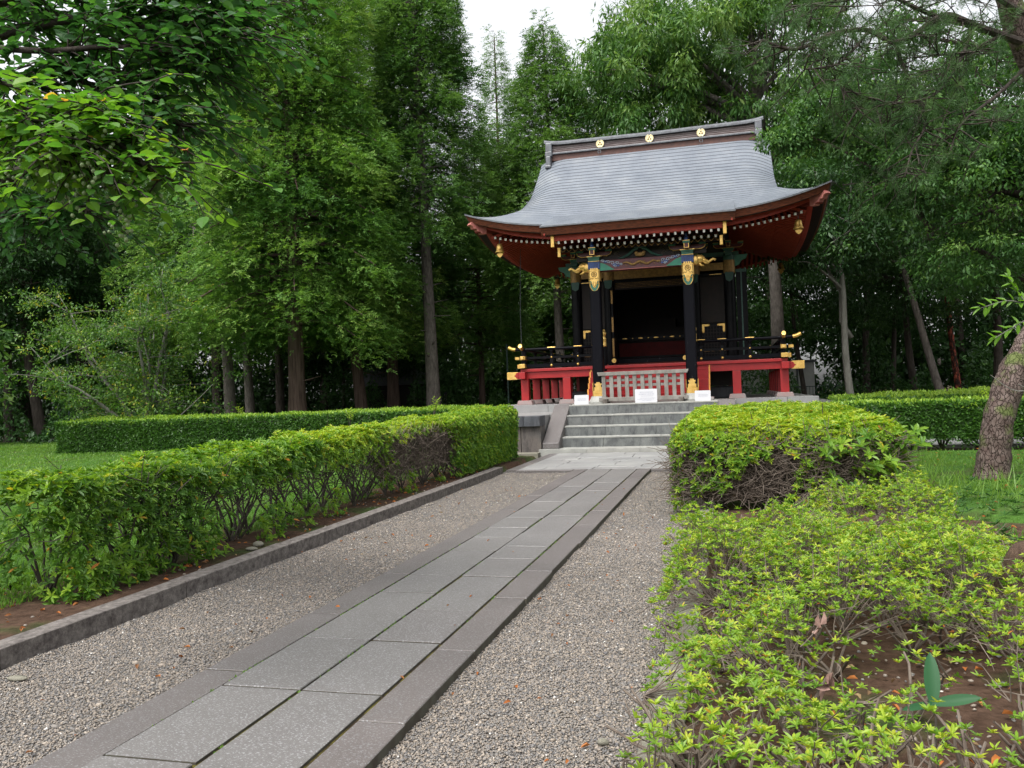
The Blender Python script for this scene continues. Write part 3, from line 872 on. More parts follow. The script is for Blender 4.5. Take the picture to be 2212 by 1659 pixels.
# eaves: swept strips following the eave curve around the hall
def eave_line(off, n=60):
    """closed loop of plan points set in by off from the eave edge with the eave height there"""
    hx, hy = 4.98-off, 5-off
    pts = []
    for k in range(n): s = -1+2*k/n; pts.append((s*hx, -hy))
    for k in range(n): s = -1+2*k/n; pts.append((hx, s*hy))
    for k in range(n): s = 1-2*k/n; pts.append((s*hx, hy))
    for k in range(n): s = 1-2*k/n; pts.append((-hx, s*hy))
    p = np.array(pts)
    z = 6.15+uplift(p[:, 0]*4.98/hx, p[:, 1]*5/hy)
    return p, z
def eave_band(mb, offs, dzs, mi=0, n=60):
    rows = []
    for off, dz in zip(offs, dzs):
        p, z = eave_line(off, n)
        rows.append(np.stack([X0+p[:, 0], YC+p[:, 1], z+dz], 1))
    m = len(rows[0]); V = np.concatenate(rows); i = np.arange(m); j = (i+1) % m
    k = len(rows)
    F = np.concatenate([np.stack([q*m+i, q*m+j, (q+1)*m+j, (q+1)*m+i], 1) for q in range(k-1)])
    mb.add(V, F, None, mi)
lip = MB(); eave_band(lip, [0.0, 0.0, 0.05], [0.0, -0.035, -0.04])
part('roof_lip', lip, M['ridge_grey'], roof)
fb = MB(); eave_band(fb, [0.03, 0.10, 0.14], [-0.036, -0.22, -0.225])
part('eave_board', fb, M['bark_fascia'], hall)
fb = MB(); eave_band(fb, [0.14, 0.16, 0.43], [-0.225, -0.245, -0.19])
part('eave_recess_shade', fb, M['dark'], hall)  # near-black band, the shade of the gap put into the colour
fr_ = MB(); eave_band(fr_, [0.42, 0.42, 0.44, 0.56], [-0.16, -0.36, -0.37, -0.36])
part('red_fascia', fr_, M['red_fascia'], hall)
part('porch_recess_shade', MB().box(X0-2.45, X0+2.45, 22.03, 22.30, 5.735, 5.745).box(X0-2.3, X0+2.3, 22.31, 22.39, 5.60, 5.86), M['dark'], hall)  # black boxes added to stand for shade behind the porch eave
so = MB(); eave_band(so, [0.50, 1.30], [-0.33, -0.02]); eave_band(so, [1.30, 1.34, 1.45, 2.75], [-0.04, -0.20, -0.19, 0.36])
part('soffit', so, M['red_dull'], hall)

def rafter_mesh(p0, p1, w_, h_):
    p0, p1 = np.array(p0), np.array(p1); d = unit(p1-p0); s = unit(np.cross(d, [0, 0, 1])); up = np.cross(s, d)
    return [p0-s*w_/2-up*h_/2, p0+s*w_/2-up*h_/2, p0+s*w_/2+up*h_/2, p0-s*w_/2+up*h_/2,
            p1-s*w_/2-up*h_/2, p1+s*w_/2-up*h_/2, p1+s*w_/2+up*h_/2, p1-s*w_/2+up*h_/2]
BOXF = [(3, 2, 1, 0), (4, 5, 6, 7), (0, 1, 5, 4), (1, 2, 6, 5), (2, 3, 7, 6), (3, 0, 4, 7)]
def rafter(p0, p1, w_=0.07, h_=0.075, capm='white'):
    o = part('rafter', MB().add(rafter_mesh(p0, p1, w_, h_), BOXF), M['red_dull'], hall)
    p0 = np.array(p0, float); p1 = np.array(p1, float); d = unit(p1-p0)
    part('rafter_end', MB().add(rafter_mesh(p0-d*0.012, p0+d*0.002, w_*0.86, h_*0.9), BOXF), M[capm], o)
def eave_z(u_): return 6.15+float(uplift(np.array(u_), np.array(5.0)))
M['red_rafter'] = mat('rafter_red', (0.34, 0.050, 0.024), (0.24, 0.032, 0.018), 0.6, 6, spec=0.2)
many = MB()
for k in range(55):
    u_ = -4.25+8.5*k/54
    z = eave_z(u_)
    for tier, (yo, dz) in enumerate(((0.60, -0.415), (1.32, -0.245))):
        if tier == 1 and abs(u_) > 3.75: continue
        y0 = 23+yo
        L = 0.85 if tier == 0 else 1.3
        rise = 0.30 if tier == 0 else 0.52
        if abs(u_) > 2.45:
            rafter((X0+u_, y0, z+dz), (X0+u_, y0+L, z+dz+rise))
        if tier == 0 or True:
            many.add(rafter_mesh((X0+u_, 2*YC-y0, z+dz), (X0+u_, 2*YC-y0-L, z+dz+rise), .07, .075), BOXF)
for k in range(56):
    v_ = -4.3+8.6*k/55
    z = 6.15+float(uplift(np.array(4.98), np.array(v_)))
    for sg in (-1, 1):
        for tier, (yo, dz) in enumerate(((0.60, -0.415), (1.32, -0.245))):
            if tier == 1 and abs(v_) > 3.75: continue
            L = 0.85 if tier == 0 else 1.3; rise = 0.30 if tier == 0 else 0.52
            xa = 4.98-yo
            many.add(rafter_mesh((X0+sg*xa, YC+v_, z+dz), (X0+sg*(xa-L), YC+v_, z+dz+rise), .07, .075), BOXF)
part('rafter', many, M['red_rafter'], hall, kind='stuff')
# hip rafters with scrolled noses
for sx in (-1, 1):
    for sy in (-1, 1):
        hr = MB()
        tip = np.array([X0+sx*4.72, YC+sy*4.74, 6.72-0.42]); inn = np.array([X0+sx*2.9, YC+sy*2.9, 6.42])
        hr.add(rafter_mesh(tip, inn, 0.15, 0.2), BOXF)
        part('hip_rafter', hr, M['red_dull'], hall)
        nz = MB()
        d = unit(tip-inn); s = unit(np.cross(d, [0, 0, 1])); up = np.array([0, 0, 1.])
        t0 = tip-d*0.30
        prf = [(0.0, 0.14), (0.50, 0.20), (0.56, 0.12), (0.46, 0.08), (0.42, 0.0), (0.33, 0.0), (0.30, -0.07), (0.2, -0.08), (0.17, -0.14), (0.0, -0.14)]
        Vn = [t0+d*a+up*b_-s*0.09 for a, b_ in prf]+[t0+d*a+up*b_+s*0.09 for a, b_ in prf]
        q = len(prf); nz.add(Vn, [(i, (i+1) % q, q+(i+1) % q, q+i) for i in range(q)])
        nz.F.append(np.array([list(range(q-1, -1, -1))])); nz.M.append(np.array([0])); nz.F.append(np.array([list(range(q, 2*q))])); nz.M.append(np.array([0]))
        part('rafter_nose', nz, M['pink'], hall, bevel=0.012)

# porch eave in front
ph_ = MB().prism([(21.93, 5.935), (22.35, 6.05), (22.35, 5.80), (22.02, 5.73)], 'x', X0-2.52, X0+2.52)
part('porch_eave_board', ph_, M['bark_fascia'], hall)
part('porch_lip', MB().box(X0-2.54, X0+2.54, 21.885, 21.95, 5.925, 5.96), M['ridge_grey'], hall)
part('porch_fascia', MB().prism([(22.22, 5.84), (22.40, 5.88), (22.40, 5.60), (22.24, 5.59)], 'x', X0-2.22, X0+2.22), M['red_fascia'], hall)
for k in range(24):
    u_ = -2.1+4.2*k/23
    rafter((X0+u_, 22.26, 5.545), (X0+u_, 23.6, 5.95), 0.062, 0.08)
for k in range(23):
    u_ = -2.02+4.04*k/22
    rafter((X0+u_, 22.62, 5.46), (X0+u_, 24.2, 5.90), 0.066, 0.08)
part('porch_soffit', MB().add([(X0-2.3, 22.3, 5.62), (X0+2.3, 22.3, 5.62), (X0+2.3, 24.6, 6.22), (X0-2.3, 24.6, 6.22)], [(0, 1, 2, 3)]), M['red_dull'], hall)
for sg in (-1, 1):
    x = X0+sg*2.26
    part('gold_fascia_fitting', MB().box(x-0.045, x+0.045, 22.17, 22.24, 5.42, 5.86).box(x-0.04, x+0.04, 22.40, 22.9, 5.62, 5.70), M['gold'], hall, bevel=0.01)
    part('gold_fascia_fitting', MB().box(x-sg*0.10-0.04, x-sg*0.10+0.04, 22.55, 22.62, 5.20, 5.46), M['gold'], hall, bevel=0.01)
    # barge board closing the porch side
    part('porch_barge_board', MB().prism([(22.0, 5.72), (22.0, 5.92), (24.2, 6.62), (24.2, 6.40)], 'x', x-0.02+sg*0.18, x+0.02+sg*0.18), M['red_fascia'], hall)

# porch columns
CU = 1.26; CY0 = 23.0; cw = 0.145
def octo(r, c=0.22):
    k = r*(1-c)
    return [(r, -k), (r, k), (k, r), (-k, r), (-r, k), (-r, -k), (-k, -r), (k, -r)]
for sg in (-1, 1):
    x = X0+sg*CU
    col = part('column', MB().prism([(x+a, CY0+b_) for a, b_ in octo(cw)], 'z', 1.33, 5.0), M['black_worn'], hall)
    part('column_base', MB().lathe([(0.01, 0.0), (0.30, 0.0), (0.30, 0.05), (0.25, 0.14), (0.22, 0.20), (0.01, 0.20)], (x, CY0, H1), 20), M['step_top'], col, smooth=False)
    gb = MB().prism([(x+a, CY0+b_) for a, b_ in octo(cw+0.018)], 'z', 1.345, 1.50)
    gb.prism([(x+a, CY0+b_) for a, b_ in octo(cw+0.024)], 'z', 1.352, 1.375)
    for fc in ((0, -1), (1, 0), (-1, 0)):
        for k, (hw, h0, h1_) in enumerate(((0.11, 1.50, 1.60), (0.075, 1.60, 1.655), (0.095, 1.655, 1.70), (0.05, 1.70, 1.735))):
            if fc[0] == 0: gb.box(x-hw, x+hw, CY0-cw-0.022, CY0-cw+0.01, h0, h1_)
            else: 
                xx = x+fc[0]*cw; gb.box(min(xx, xx+fc[0]*0.022), max(xx, xx+fc[0]*0.022), CY0-hw, CY0+hw, h0, h1_)
    for k in range(5): gb.ball((x-0.1+0.05*k, CY0-cw-0.02, 1.45), 0.014)
    part('gold_base_fitting', gb, M['gold'], col)
    gt = MB().prism([(x+a, CY0+b_) for a, b_ in octo(cw+0.012)], 'z', 4.52, 4.83)
    for k in range(4): gt.box(x-0.10+k*0.055, x-0.065+k*0.055, CY0-cw-0.022, CY0-cw, 4.80, 4.87)
    gx_ = MB().tube([(x+0.07*math.cos(t), CY0-cw-0.016, 4.70+0.07*math.sin(t)) for t in np.linspace(0, 2*PI, 15)], 0.010, 5, cap=False)
    for t in np.linspace(0, 2*PI, 7)[:-1]: gx_.tube([(x+0.015*math.cos(t), CY0-cw-0.016, 4.70+0.015*math.sin(t)), (x+0.045*math.cos(t), CY0-cw-0.016, 4.70+0.045*math.sin(t))], 0.009, 4)
    for fc in (-1, 1):
        gx_.tube([(x+fc*0.02, CY0-cw-0.014, 4.60), (x+fc*0.06, CY0-cw-0.016, 4.575), (x+fc*0.10, CY0-cw-0.016, 4.60), (x+fc*0.115, CY0-cw-0.016, 4.56)], 0.008, 4)
        gx_.tube([(x+fc*0.13, CY0-cw-0.014, 4.55), (x+fc*0.13, CY0-cw-0.014, 4.79), (x, CY0-cw-0.014, 4.79)], 0.006, 4)
        gx_.tube([(x+fc*0.02, CY0-cw-0.018, 4.50), (x+fc*0.03, CY0-cw-0.018, 4.40), (x, CY0-cw-0.018, 4.35)], 0.006, 4)
    part('sleeve_engraving', gx_, M['bronze'], col)
    for fc in (-1, 1):
        gt.tube([(x+fc*0.13, CY0-cw-0.015, 4.50), (x+fc*0.10, CY0-cw-0.02, 4.44), (x+fc*0.05, CY0-cw-0.02, 4.46)], 0.013, 5)
    gt.prism([(x-0.085, 4.52), (x+0.085, 4.52), (x+0.06, 4.44), (x+0.035, 4.36), (x, 4.33), (x-0.035, 4.36), (x-0.06, 4.44)], 'y', CY0-cw-0.014, CY0-cw+0.002)
    part('gold_sleeve', gt, M['gold'], col)
    tg = MB()
    tg.prism([(x-0.13, 4.52), (x+0.13, 4.52), (x+0.12, 4.36), (x+0.06, 4.27), (x, 4.245), (x-0.06, 4.27), (x-0.12, 4.36)], 'y', CY0-cw-0.008, CY0-cw+0.002)
    part('painted_tongue', tg, M['green_p'], col)
    part('tongue_rim', MB().tube([(x-0.13, CY0-cw-0.01, 4.46), (x-0.115, CY0-cw-0.01, 4.35), (x-0.06, CY0-cw-0.01, 4.265), (x, CY0-cw-0.01, 4.24), (x+0.06, CY0-cw-0.01, 4.265), (x+0.115, CY0-cw-0.01, 4.35), (x+0.13, CY0-cw-0.01, 4.46)], 0.011, 5), M['gold'], col)
    fr2 = MB()
    for k in range(7):
        fr2.box(x-0.155+k*0.0445, x-0.155+k*0.0445+0.038, CY0-cw-0.02, CY0-cw+0.01, 4.85, 5.04)
    for k in range(7):
        for s2 in (-1, 1):
            fr2.box(x+s2*(cw+0.005)-0.012, x+s2*(cw+0.005)+0.012, CY0-0.155+k*0.0445, CY0-0.155+k*0.0445+0.038, 4.85, 5.04)
    part('blue_fringe', fr2, M['blue_p'], col)
    # gold beast-head nosing pointing outwards
    hd = MB()
    zc_ = 4.93
    xb = x+sg*cw
    hd.ball((xb+sg*0.16, CY0, zc_+0.01), 0.125, 1.25, 0.85, 0.95, 14)
    hd.ball((xb+sg*0.06, CY0, zc_-0.03), 0.13, 1.0, 0.9, 1.0, 12)
    hd.tube([(xb+sg*0.22, CY0, zc_-0.01), (xb+sg*0.32, CY0, zc_-0.05), (xb+sg*0.40, CY0, zc_-0.09), (xb+sg*0.46, CY0, zc_-0.05), (xb+sg*0.52, CY0, zc_-0.01), (xb+sg*0.585, CY0, zc_-0.05)], [0.085, 0.055, 0.042, 0.036, 0.033, 0.036], 10)
    for s2 in (-1, 1):
        hd.tube([(xb+sg*0.24, CY0+s2*0.05, zc_-0.06), (xb+sg*0.32, CY0+s2*0.07, zc_-0.12), (xb+sg*0.40, CY0+s2*0.07, zc_-0.13)], [0.022, 0.016, 0.006], 6)
        hd.ball((xb+sg*0.06, CY0+s2*0.11, zc_-0.02), 0.09, 0.9, 0.25, 1.2, 10)
        hd.ball((xb+sg*0.22, CY0+s2*0.085, zc_+0.05), 0.02, n=8)
    hd.tube([(xb+sg*0.12, CY0, zc_-0.09), (xb+sg*0.22, CY0, zc_-0.17), (xb+sg*0.28, CY0, zc_-0.18)], [0.05, 0.032, 0.012], 8)
    part('gold_beast_nosing', hd, M['gold'], hall, smooth=True)

# decorated porch beam
bm = MB().box(X0-CU+cw, X0+CU-cw, CY0-0.11, CY0+0.11, 4.78, 5.08)
beam = part('porch_beam', bm, M['maroon'], hall, bevel=0.02)
part('beam_lip', MB().box(X0-CU+0.55, X0+CU-0.55, CY0-0.125, CY0-0.11, 4.785, 4.80), M['pink'], beam)
for sg in (-1, 1):
    a = X0+sg*(CU-cw); b_ = X0+sg*(CU-cw-0.42)
    part('green_beam_end', MB().prism([(a, 4.79), (a, 5.02), (a-sg*0.16, 4.97), (b_, 4.80)], 'y', CY0-0.122, CY0-0.108), M['green_b'], beam)
    cl = MB()
    for k, (du, dz, r_) in enumerate(((0.10, 0.27, 0.055), (0.24, 0.24, 0.065), (0.36, 0.20, 0.075), (0.50, 0.19, 0.06), (0.44, 0.11, 0.05), (0.60, 0.15, 0.045))):
        cx = X0+sg*(CU-cw-du)
        cl.tube([(cx+r_*(1-t/9)*math.cos(t)*sg, CY0-0.125, 4.78+dz+r_*(1-t/9)*math.sin(t)*0.75) for t in np.linspace(0, 7.5, 18)], 0.010, 5)
    part('painted_cloud', cl, M['cloudwhite'], beam)
    for k, (du, dz, r_) in enumerate(((0.17, 0.25, 0.055), (0.42, 0.15, 0.06), (0.52, 0.12, 0.04))):
        part('cloud_fill', MB().ball((X0+sg*(CU-cw-du), CY0-0.118, 4.78+dz), r_, 1, 0.15, 0.7), M['blue_p'], beam)
dr = MB(); t = np.linspace(0, 1, 26)
dr.tube([(X0-0.48+0.96*a, CY0-0.125, 4.93+0.035*math.sin(a*16)+0.01) for a in t], 0.012+0.026*np.sin(t*PI)**0.6, 7)
for k in range(9):
    a = 0.08+0.1*k
    dr.tube([(X0-0.48+0.96*a, CY0-0.13, 4.93), (X0-0.45+0.96*a, CY0-0.13, 4.885+0.09*(k % 2)), (X0-0.41+0.96*a, CY0-0.13, 4.875+0.11*(k % 2))], [0.012, 0.009, 0.004], 5)
dr.ball((X0+0.50, CY0-0.13, 4.945), 0.045, 1.3, 0.5, 0.8)
part('gold_relief', dr, M['gold_dull'], beam, smooth=True)

# bracket clusters
def bracket(x, y, z, s=1.0, outer=1):
    b0 = thing_part = part('bracket_block', MB().box(x-0.15*s, x+0.15*s, y-0.15*s, y+0.15*s, z, z+0.09*s).prism([(x-0.15*s, z+0.09*s), (x+0.15*s, z+0.09*s), (x+0.19*s, z+0.15*s), (x-0.19*s, z+0.15*s)], 'y', y-0.17*s, y+0.17*s), M['green_p'], hall)
    part('block_trim', MB().box(x-0.155*s, x+0.155*s, y-0.155*s, y+0.155*s, z+0.004, z+0.016).box(x-0.195*s, x+0.195*s, y-0.175*s, y+0.175*s, z+0.135*s, z+0.152*s), M['gold'], b0)
    zz_ = z+0.15*s
    arm = MB().prism([(x-0.48*s, zz_+0.13*s), (x-0.46*s, zz_+0.05*s), (x-0.36*s, zz_), (x+0.36*s, zz_), (x+0.46*s, zz_+0.05*s), (x+0.48*s, zz_+0.13*s)], 'y', y-0.055*s, y+0.055*s)
    arm.box(x-0.055*s, x+0.055*s, y-0.42*s, y+0.42*s, zz_+0.002, zz_+0.12*s)
    ar = part('bracket_arm', arm, M['maroon'], hall)
    part('arm_trim', MB().tube([(x-0.48*s, y-0.062*s, zz_+0.12*s), (x-0.45*s, y-0.062*s, zz_+0.05*s), (x-0.36*s, y-0.062*s, zz_+0.01*s), (x+0.36*s, y-0.062*s, zz_+0.01*s), (x+0.45*s, y-0.062*s, zz_+0.05*s), (x+0.48*s, y-0.062*s, zz_+0.12*s)], 0.010*s, 4).box(x-0.065*s, x+0.065*s, y-0.43*s, y-0.42*s, zz_, zz_+0.014).box(x-0.065*s, x-0.05*s, y-0.432*s, y-0.42*s, zz_, zz_+.12*s).box(x+0.05*s, x+0.065*s, y-0.432*s, y-0.42*s, zz_, zz_+.12*s), M['gold'], ar)
    for dx, dy in ((-0.40, 0), (0.40, 0), (0, -0.36), (0, 0)):
        bb = part('bearing_block', MB().box(x+dx*s-0.09*s, x+dx*s+0.09*s, y+dy*s-0.08*s, y+dy*s+0.08*s, zz_+0.13*s, zz_+0.20*s), M['green_p'] , hall)
        part('block_trim', MB().box(x+dx*s-0.093*s, x+dx*s+0.093*s, y+dy*s-0.083*s, y+dy*s+0.083*s, zz_+0.185*s, zz_+0.198*s), M['gold'], bb)
for sg in (-1, 1):
    bracket(X0+sg*CU, CY0, 5.05)
    part('blue_finial', MB().lathe([(0.01, 0), (0.05, 0.0), (0.06, 0.05), (0.03, 0.12), (0.035, 0.16), (0.01, 0.20)], (X0+sg*CU, CY0-0.40, 5.40), 10), M['blue_p'], hall)
# frog-leg strut carving in the middle of the porch beam
kg = MB()
for s2 in (-1, 1):
    kg.tube([(X0+s2*0.06, CY0-0.02, 5.36), (X0+s2*0.18, CY0-0.02, 5.32), (X0+s2*0.30, CY0-0.02, 5.20), (X0+s2*0.48, CY0-0.02, 5.12), (X0+s2*0.60, CY0-0.02, 5.11)], [0.05, 0.045, 0.035, 0.028, 0.012], 6)
part('frog_leg_strut', kg, M['teal_dark'], hall)
part('strut_carving', MB().ball((X0, CY0-0.03, 5.18), 0.09, 1.6, 0.4, 0.7).ball((X0-.1, CY0-0.05, 5.22), 0.05, 1, .5, 1).ball((X0+.1, CY0-0.05, 5.22), 0.05, 1, .5, 1), M['gold_dull'], hall)
part('bearing_block', MB().box(X0-0.16, X0+0.16, CY0-0.09, CY0+0.09, 5.37, 5.45), M['green_p'], hall)
# carved panels and purlin above the beam
part('carved_panel', MB().box(X0-CU-0.5, X0+CU+0.5, CY0+0.02, CY0+0.06, 5.10, 5.50), M['dark'], hall)
CARV = mat('dull_carving', (0.045, 0.05, 0.045), (0.08, 0.05, 0.03), 0.6, 12)
for sg in (-1, 1):
    cv = MB()
    for k in range(16):
        cx, cz = X0+sg*rng.uniform(0.55, 1.0), 5.14+rng.uniform(0, 0.24)
        r_ = rng.uniform(0.03, 0.06)
        cv.tube([(cx+r_*(1-t/8)*math.cos(t), CY0+0.01, cz+r_*(1-t/8)*math.sin(t)) for t in np.linspace(0, 6.5, 10)], 0.010, 4)
    part('carved_scroll', cv, CARV, hall)
part('porch_purlin', MB().box(X0-2.2, X0+2.2, CY0-0.06, CY0+0.10, 5.40, 5.52), M['maroon'], hall)
# latticed porch ceiling with gilded bars
lat = MB()
for k in range(27):
    u_ = -2.25+4.5*k/26
    for s2 in (-1, 1):
        a = np.array([X0+u_, 22.64, 5.34]); b_ = np.array([X0+u_+s2*0.17, 22.86, 5.53])
        if abs(u_+s2*0.17) < 2.3: lat.tube([a, b_], 0.011, 4)
part('gilded_lattice', lat, M['gold_dull'], hall)
part('lattice_board', MB().add([(X0-2.25, 22.67, 5.33), (X0+2.25, 22.67, 5.33), (X0+2.25, 22.90, 5.54), (X0-2.25, 22.90, 5.54)], [(0, 1, 2, 3)]), M['dark'], hall)

# hall body
FL = 2.24; BY0, BY1 = 26.0, 30.0
WH = 2.33
def rnd_col(x, y, r_, z0, z1, name='main_column', mt='black'):
    return part(name, MB().lathe([(0.001, z0), (r_, z0), (r_, z1), (0.001, z1)], (x, y, 0), 18), M[mt], hall, smooth=False)
for x_, y_ in [(-WH, BY0), (WH, BY0), (-1.30, BY0), (1.30, BY0), (-WH, BY1), (WH, BY1), (-WH, 28), (WH, 28)]:
    c_ = rnd_col(X0+x_, y_, 0.17, FL, 5.45)
    if y_ == BY0:
        part('column_sleeve', MB().lathe([(0.175, 4.88), (0.178, 4.9), (0.178, 5.25), (0.175, 5.27)], (X0+x_, y_, 0), 18), M['gold_dull'], c_)
        part('column_tongue', MB().prism([(X0+x_-0.13, 4.9), (X0+x_+0.13, 4.9), (X0+x_+0.1, 4.68), (X0+x_, 4.62), (X0+x_-0.1, 4.68)], 'y', y_-0.185, y_-0.16), M['teal_dark'], c_)
        part('column_band', MB().lathe([(0.178, 5.27), (0.18, 5.28), (0.18, 5.40), (0.178, 5.41)], (X0+x_, y_, 0), 18), M['teal_dark'], c_)
        bracket(X0+x_, BY0-0.02, 5.5, 0.9)
        # green side nosings
        if abs(x_) > 2:
            sg = 1 if x_ > 0 else -1
            part('green_nosing', MB().prism([(X0+x_+sg*0.16, 5.42), (X0+x_+sg*0.55, 5.42), (X0+x_+sg*0.5, 5.30), (X0+x_+sg*0.36, 5.24), (X0+x_+sg*0.30, 5.12), (X0+x_+sg*0.16, 5.08)], 'y', BY0-0.06, BY0+0.06), M['green_p'], hall)
part('head_beam', MB().box(X0-WH-0.3, X0+WH+0.3, BY0-0.09, BY0+0.09, 5.40, 5.52).box(X0-WH-.1, X0-WH+.1, BY0-.3, BY1+.3, 5.40, 5.52).box(X0+WH-.1, X0+WH+.1, BY0-.3, BY1+.3, 5.40, 5.52), M['teal_dark'], hall)
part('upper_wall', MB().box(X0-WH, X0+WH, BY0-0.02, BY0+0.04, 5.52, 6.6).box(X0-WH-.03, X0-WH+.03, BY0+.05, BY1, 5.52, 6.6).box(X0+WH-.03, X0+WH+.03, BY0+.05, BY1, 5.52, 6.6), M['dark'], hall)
part('frieze_panel', MB().box(X0-1.14, X0+1.14, BY0-0.05, BY0+0.03, 4.92, 5.27).box(X0-WH+.17, X0-1.47, BY0-0.05, BY0+0.03, 5.0, 5.22).box(X0+1.47, X0+WH-.17, BY0-0.05, BY0+0.03, 5.0, 5.22), M['gold_dull'], hall)
part('tie_beam', MB().box(X0-WH, X0+WH, BY0-0.07, BY0+0.07, 4.83, 4.915).box(X0-WH, X0+WH, BY0-0.07, BY0+0.07, 5.275, 5.395), M['black'], hall)
part('tie_beam_fitting', MB().box(X0+1.75, X0+2.1, BY0-0.078, BY0-0.068, 4.86, 4.88).box(X0-2.15, X0-1.75, BY0-0.078, BY0-0.068, 4.86, 4.88), M['gold'], hall)
tr = MB()
for k in range(60):
    for q in range(4):
        x = X0-1.1+k*0.037+(q % 2)*0.018
        tr.ball((x, BY0-0.02, 4.66+0.045*q), 0.013, 1, 0.6, 1, 6)
part('gilded_transom', tr, M['gold_dull'], hall)
part('transom_board', MB().box(X0-1.13, X0+1.13, BY0-0.01, BY0+0.03, 4.6, 4.83), M['dark'], hall)
# walls: back, sides, side bays
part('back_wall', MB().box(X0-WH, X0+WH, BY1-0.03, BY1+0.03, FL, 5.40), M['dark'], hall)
for sg in (-1, 1):
    x = X0+sg*WH
    part('side_wall', MB().box(x-0.03, x+0.03, BY0+.17, 27.83, FL, 5.40).box(x-0.03, x+0.03, 28.17, BY1-.03, FL, 5.40), M['black'], hall)
    a, b_ = sorted((X0+sg*1.46, X0+sg*2.17))
    bay = part('lattice_screen', MB().box(a, b_, BY0-0.02, BY0+0.02, FL, 3.40), M['black'], hall)
    lt = MB()
    for k in range(9): lt.box(a+(b_-a)*k/8-0.010, a+(b_-a)*k/8+0.010, BY0-0.04, BY0-0.022, FL+.1, 3.36)
    for k in range(11): lt.box(a, b_, BY0-0.038, BY0-0.024, FL+.14+k*0.105, FL+.155+k*0.105)
    part('lattice', lt, M['dark'], bay)
    part('upper_panel', MB().box(a, b_, BY0-0.015, BY0+0.02, 3.42, 4.83), M['dark'] if sg > 0 else M['dark'], hall)
    fit = MB()
    for s2, xx in ((1, a+0.02), (-1, b_-0.02)):
        fit.box(min(xx, xx+s2*0.18), max(xx, xx+s2*0.18), BY0-0.052, BY0-0.041, 3.32, 3.385)
        fit.box(min(xx, xx+s2*0.065), max(xx, xx+s2*0.065), BY0-0.052, BY0-0.041, 3.17, 3.319)
        fit.ball((xx+s2*0.20, BY0-0.045, 3.352), 0.032, 1, 0.3, 1); fit.ball((xx+s2*0.032, BY0-0.045, 3.155), 0.032, 1, 0.3, 1)
    part('corner_fitting', fit, M['gold'], bay)
    # low fittings near the floor
    part('sill_fitting', MB().box(a+0.05, a+0.22, BY0-0.05, BY0-0.041, 2.56, 2.63).box(a+0.28, a+0.34, BY0-0.05, BY0-0.041, 2.56, 2.63).box(b_-0.2, b_-0.03, BY0-0.05, BY0-0.041, 2.56, 2.63), M['gold_dull'], bay)
    # folded door leaf standing open beside the middle bay
    xj = X0+sg*1.12
    dl = part('door_leaf', MB().box(xj-0.025, xj+0.025, 25.2, 25.98, FL+0.05, 4.60), M['black'], hall)
    part('door_edge_fitting', MB().box(xj-0.028, xj+0.028, 25.19, 25.2, 2.5, 3.05).box(xj-0.028, xj+0.028, 25.19, 25.2, 3.25, 3.7).box(xj-0.028, xj+0.028, 25.19, 25.2, 4.1, 4.5), M['gold_dull'], dl)
# open side shutter standing beyond the right corner
sh = part('side_shutter', MB().box(X0+WH+0.19, X0+WH+0.50, BY0-0.03, BY0+0.03, FL+0.02, 5.0), M['black'], hall)
part('shutter_rail', MB().box(X0+WH+0.19, X0+WH+0.50, BY0-0.04, BY0-0.031, 4.9, 4.99).box(X0+WH+0.32, X0+WH+0.36, BY0-0.04, BY0-0.031, FL+.05, 4.9), M['teal_dark'], sh)
# inside: floor, dais, rail with gold plates, dark altar wall
part('inner_floor', MB().box(X0-WH+.05, X0+WH-.05, BY0-0.15, BY1-.05, FL-0.06, FL+0.06), M['red_dull'], hall)
M['dais_red'] = mat('dark_red_dais', (0.07, 0.006, 0.006), (0.04, 0.005, 0.005), 0.6, 5, spec=0.1)
part('dais', MB().box(X0-1.2, X0+1.2, 27.2, 29.9, FL+0.06, FL+0.75), M['dais_red'], hall)
part('dais_rail', MB().box(X0-1.25, X0+1.25, 27.1, 27.2, 3.08, 3.19).box(X0-1.25, X0+1.25, 27.13, 27.18, 2.5, 2.56), M['black'], hall)
ov = MB()
for k in range(5): ov.ball((X0-1.0+0.5*k, 27.095, 3.135), 0.06, 1.3, 0.15, 0.45)
for k in range(4): ov.ball((X0-.75+0.5*k, 27.095, 3.135), 0.02, 1, .3, 1)
part('gold_oval', ov, M['gold'], hall)
al = MB()
for k in range(5): al.box(X0-0.95+0.0*k, X0+0.95, 27.9+0.3*k, 28.2+0.3*k, 2.99+0.12*k, 3.10+0.12*k)
al.box(X0-0.5, X0+0.5, 29.3, 29.7, 3.5, 3.9)
part('altar', al, M['dark'], hall)
part('threshold', MB().box(X0-1.13, X0+1.13, 25.84, 26.02, FL+0.06, FL+0.20), M['black_worn'], hall)
part('ceiling', MB().box(X0-WH, X0+WH, BY0+.05, BY1, 5.41, 5.46), M['dark'], hall)

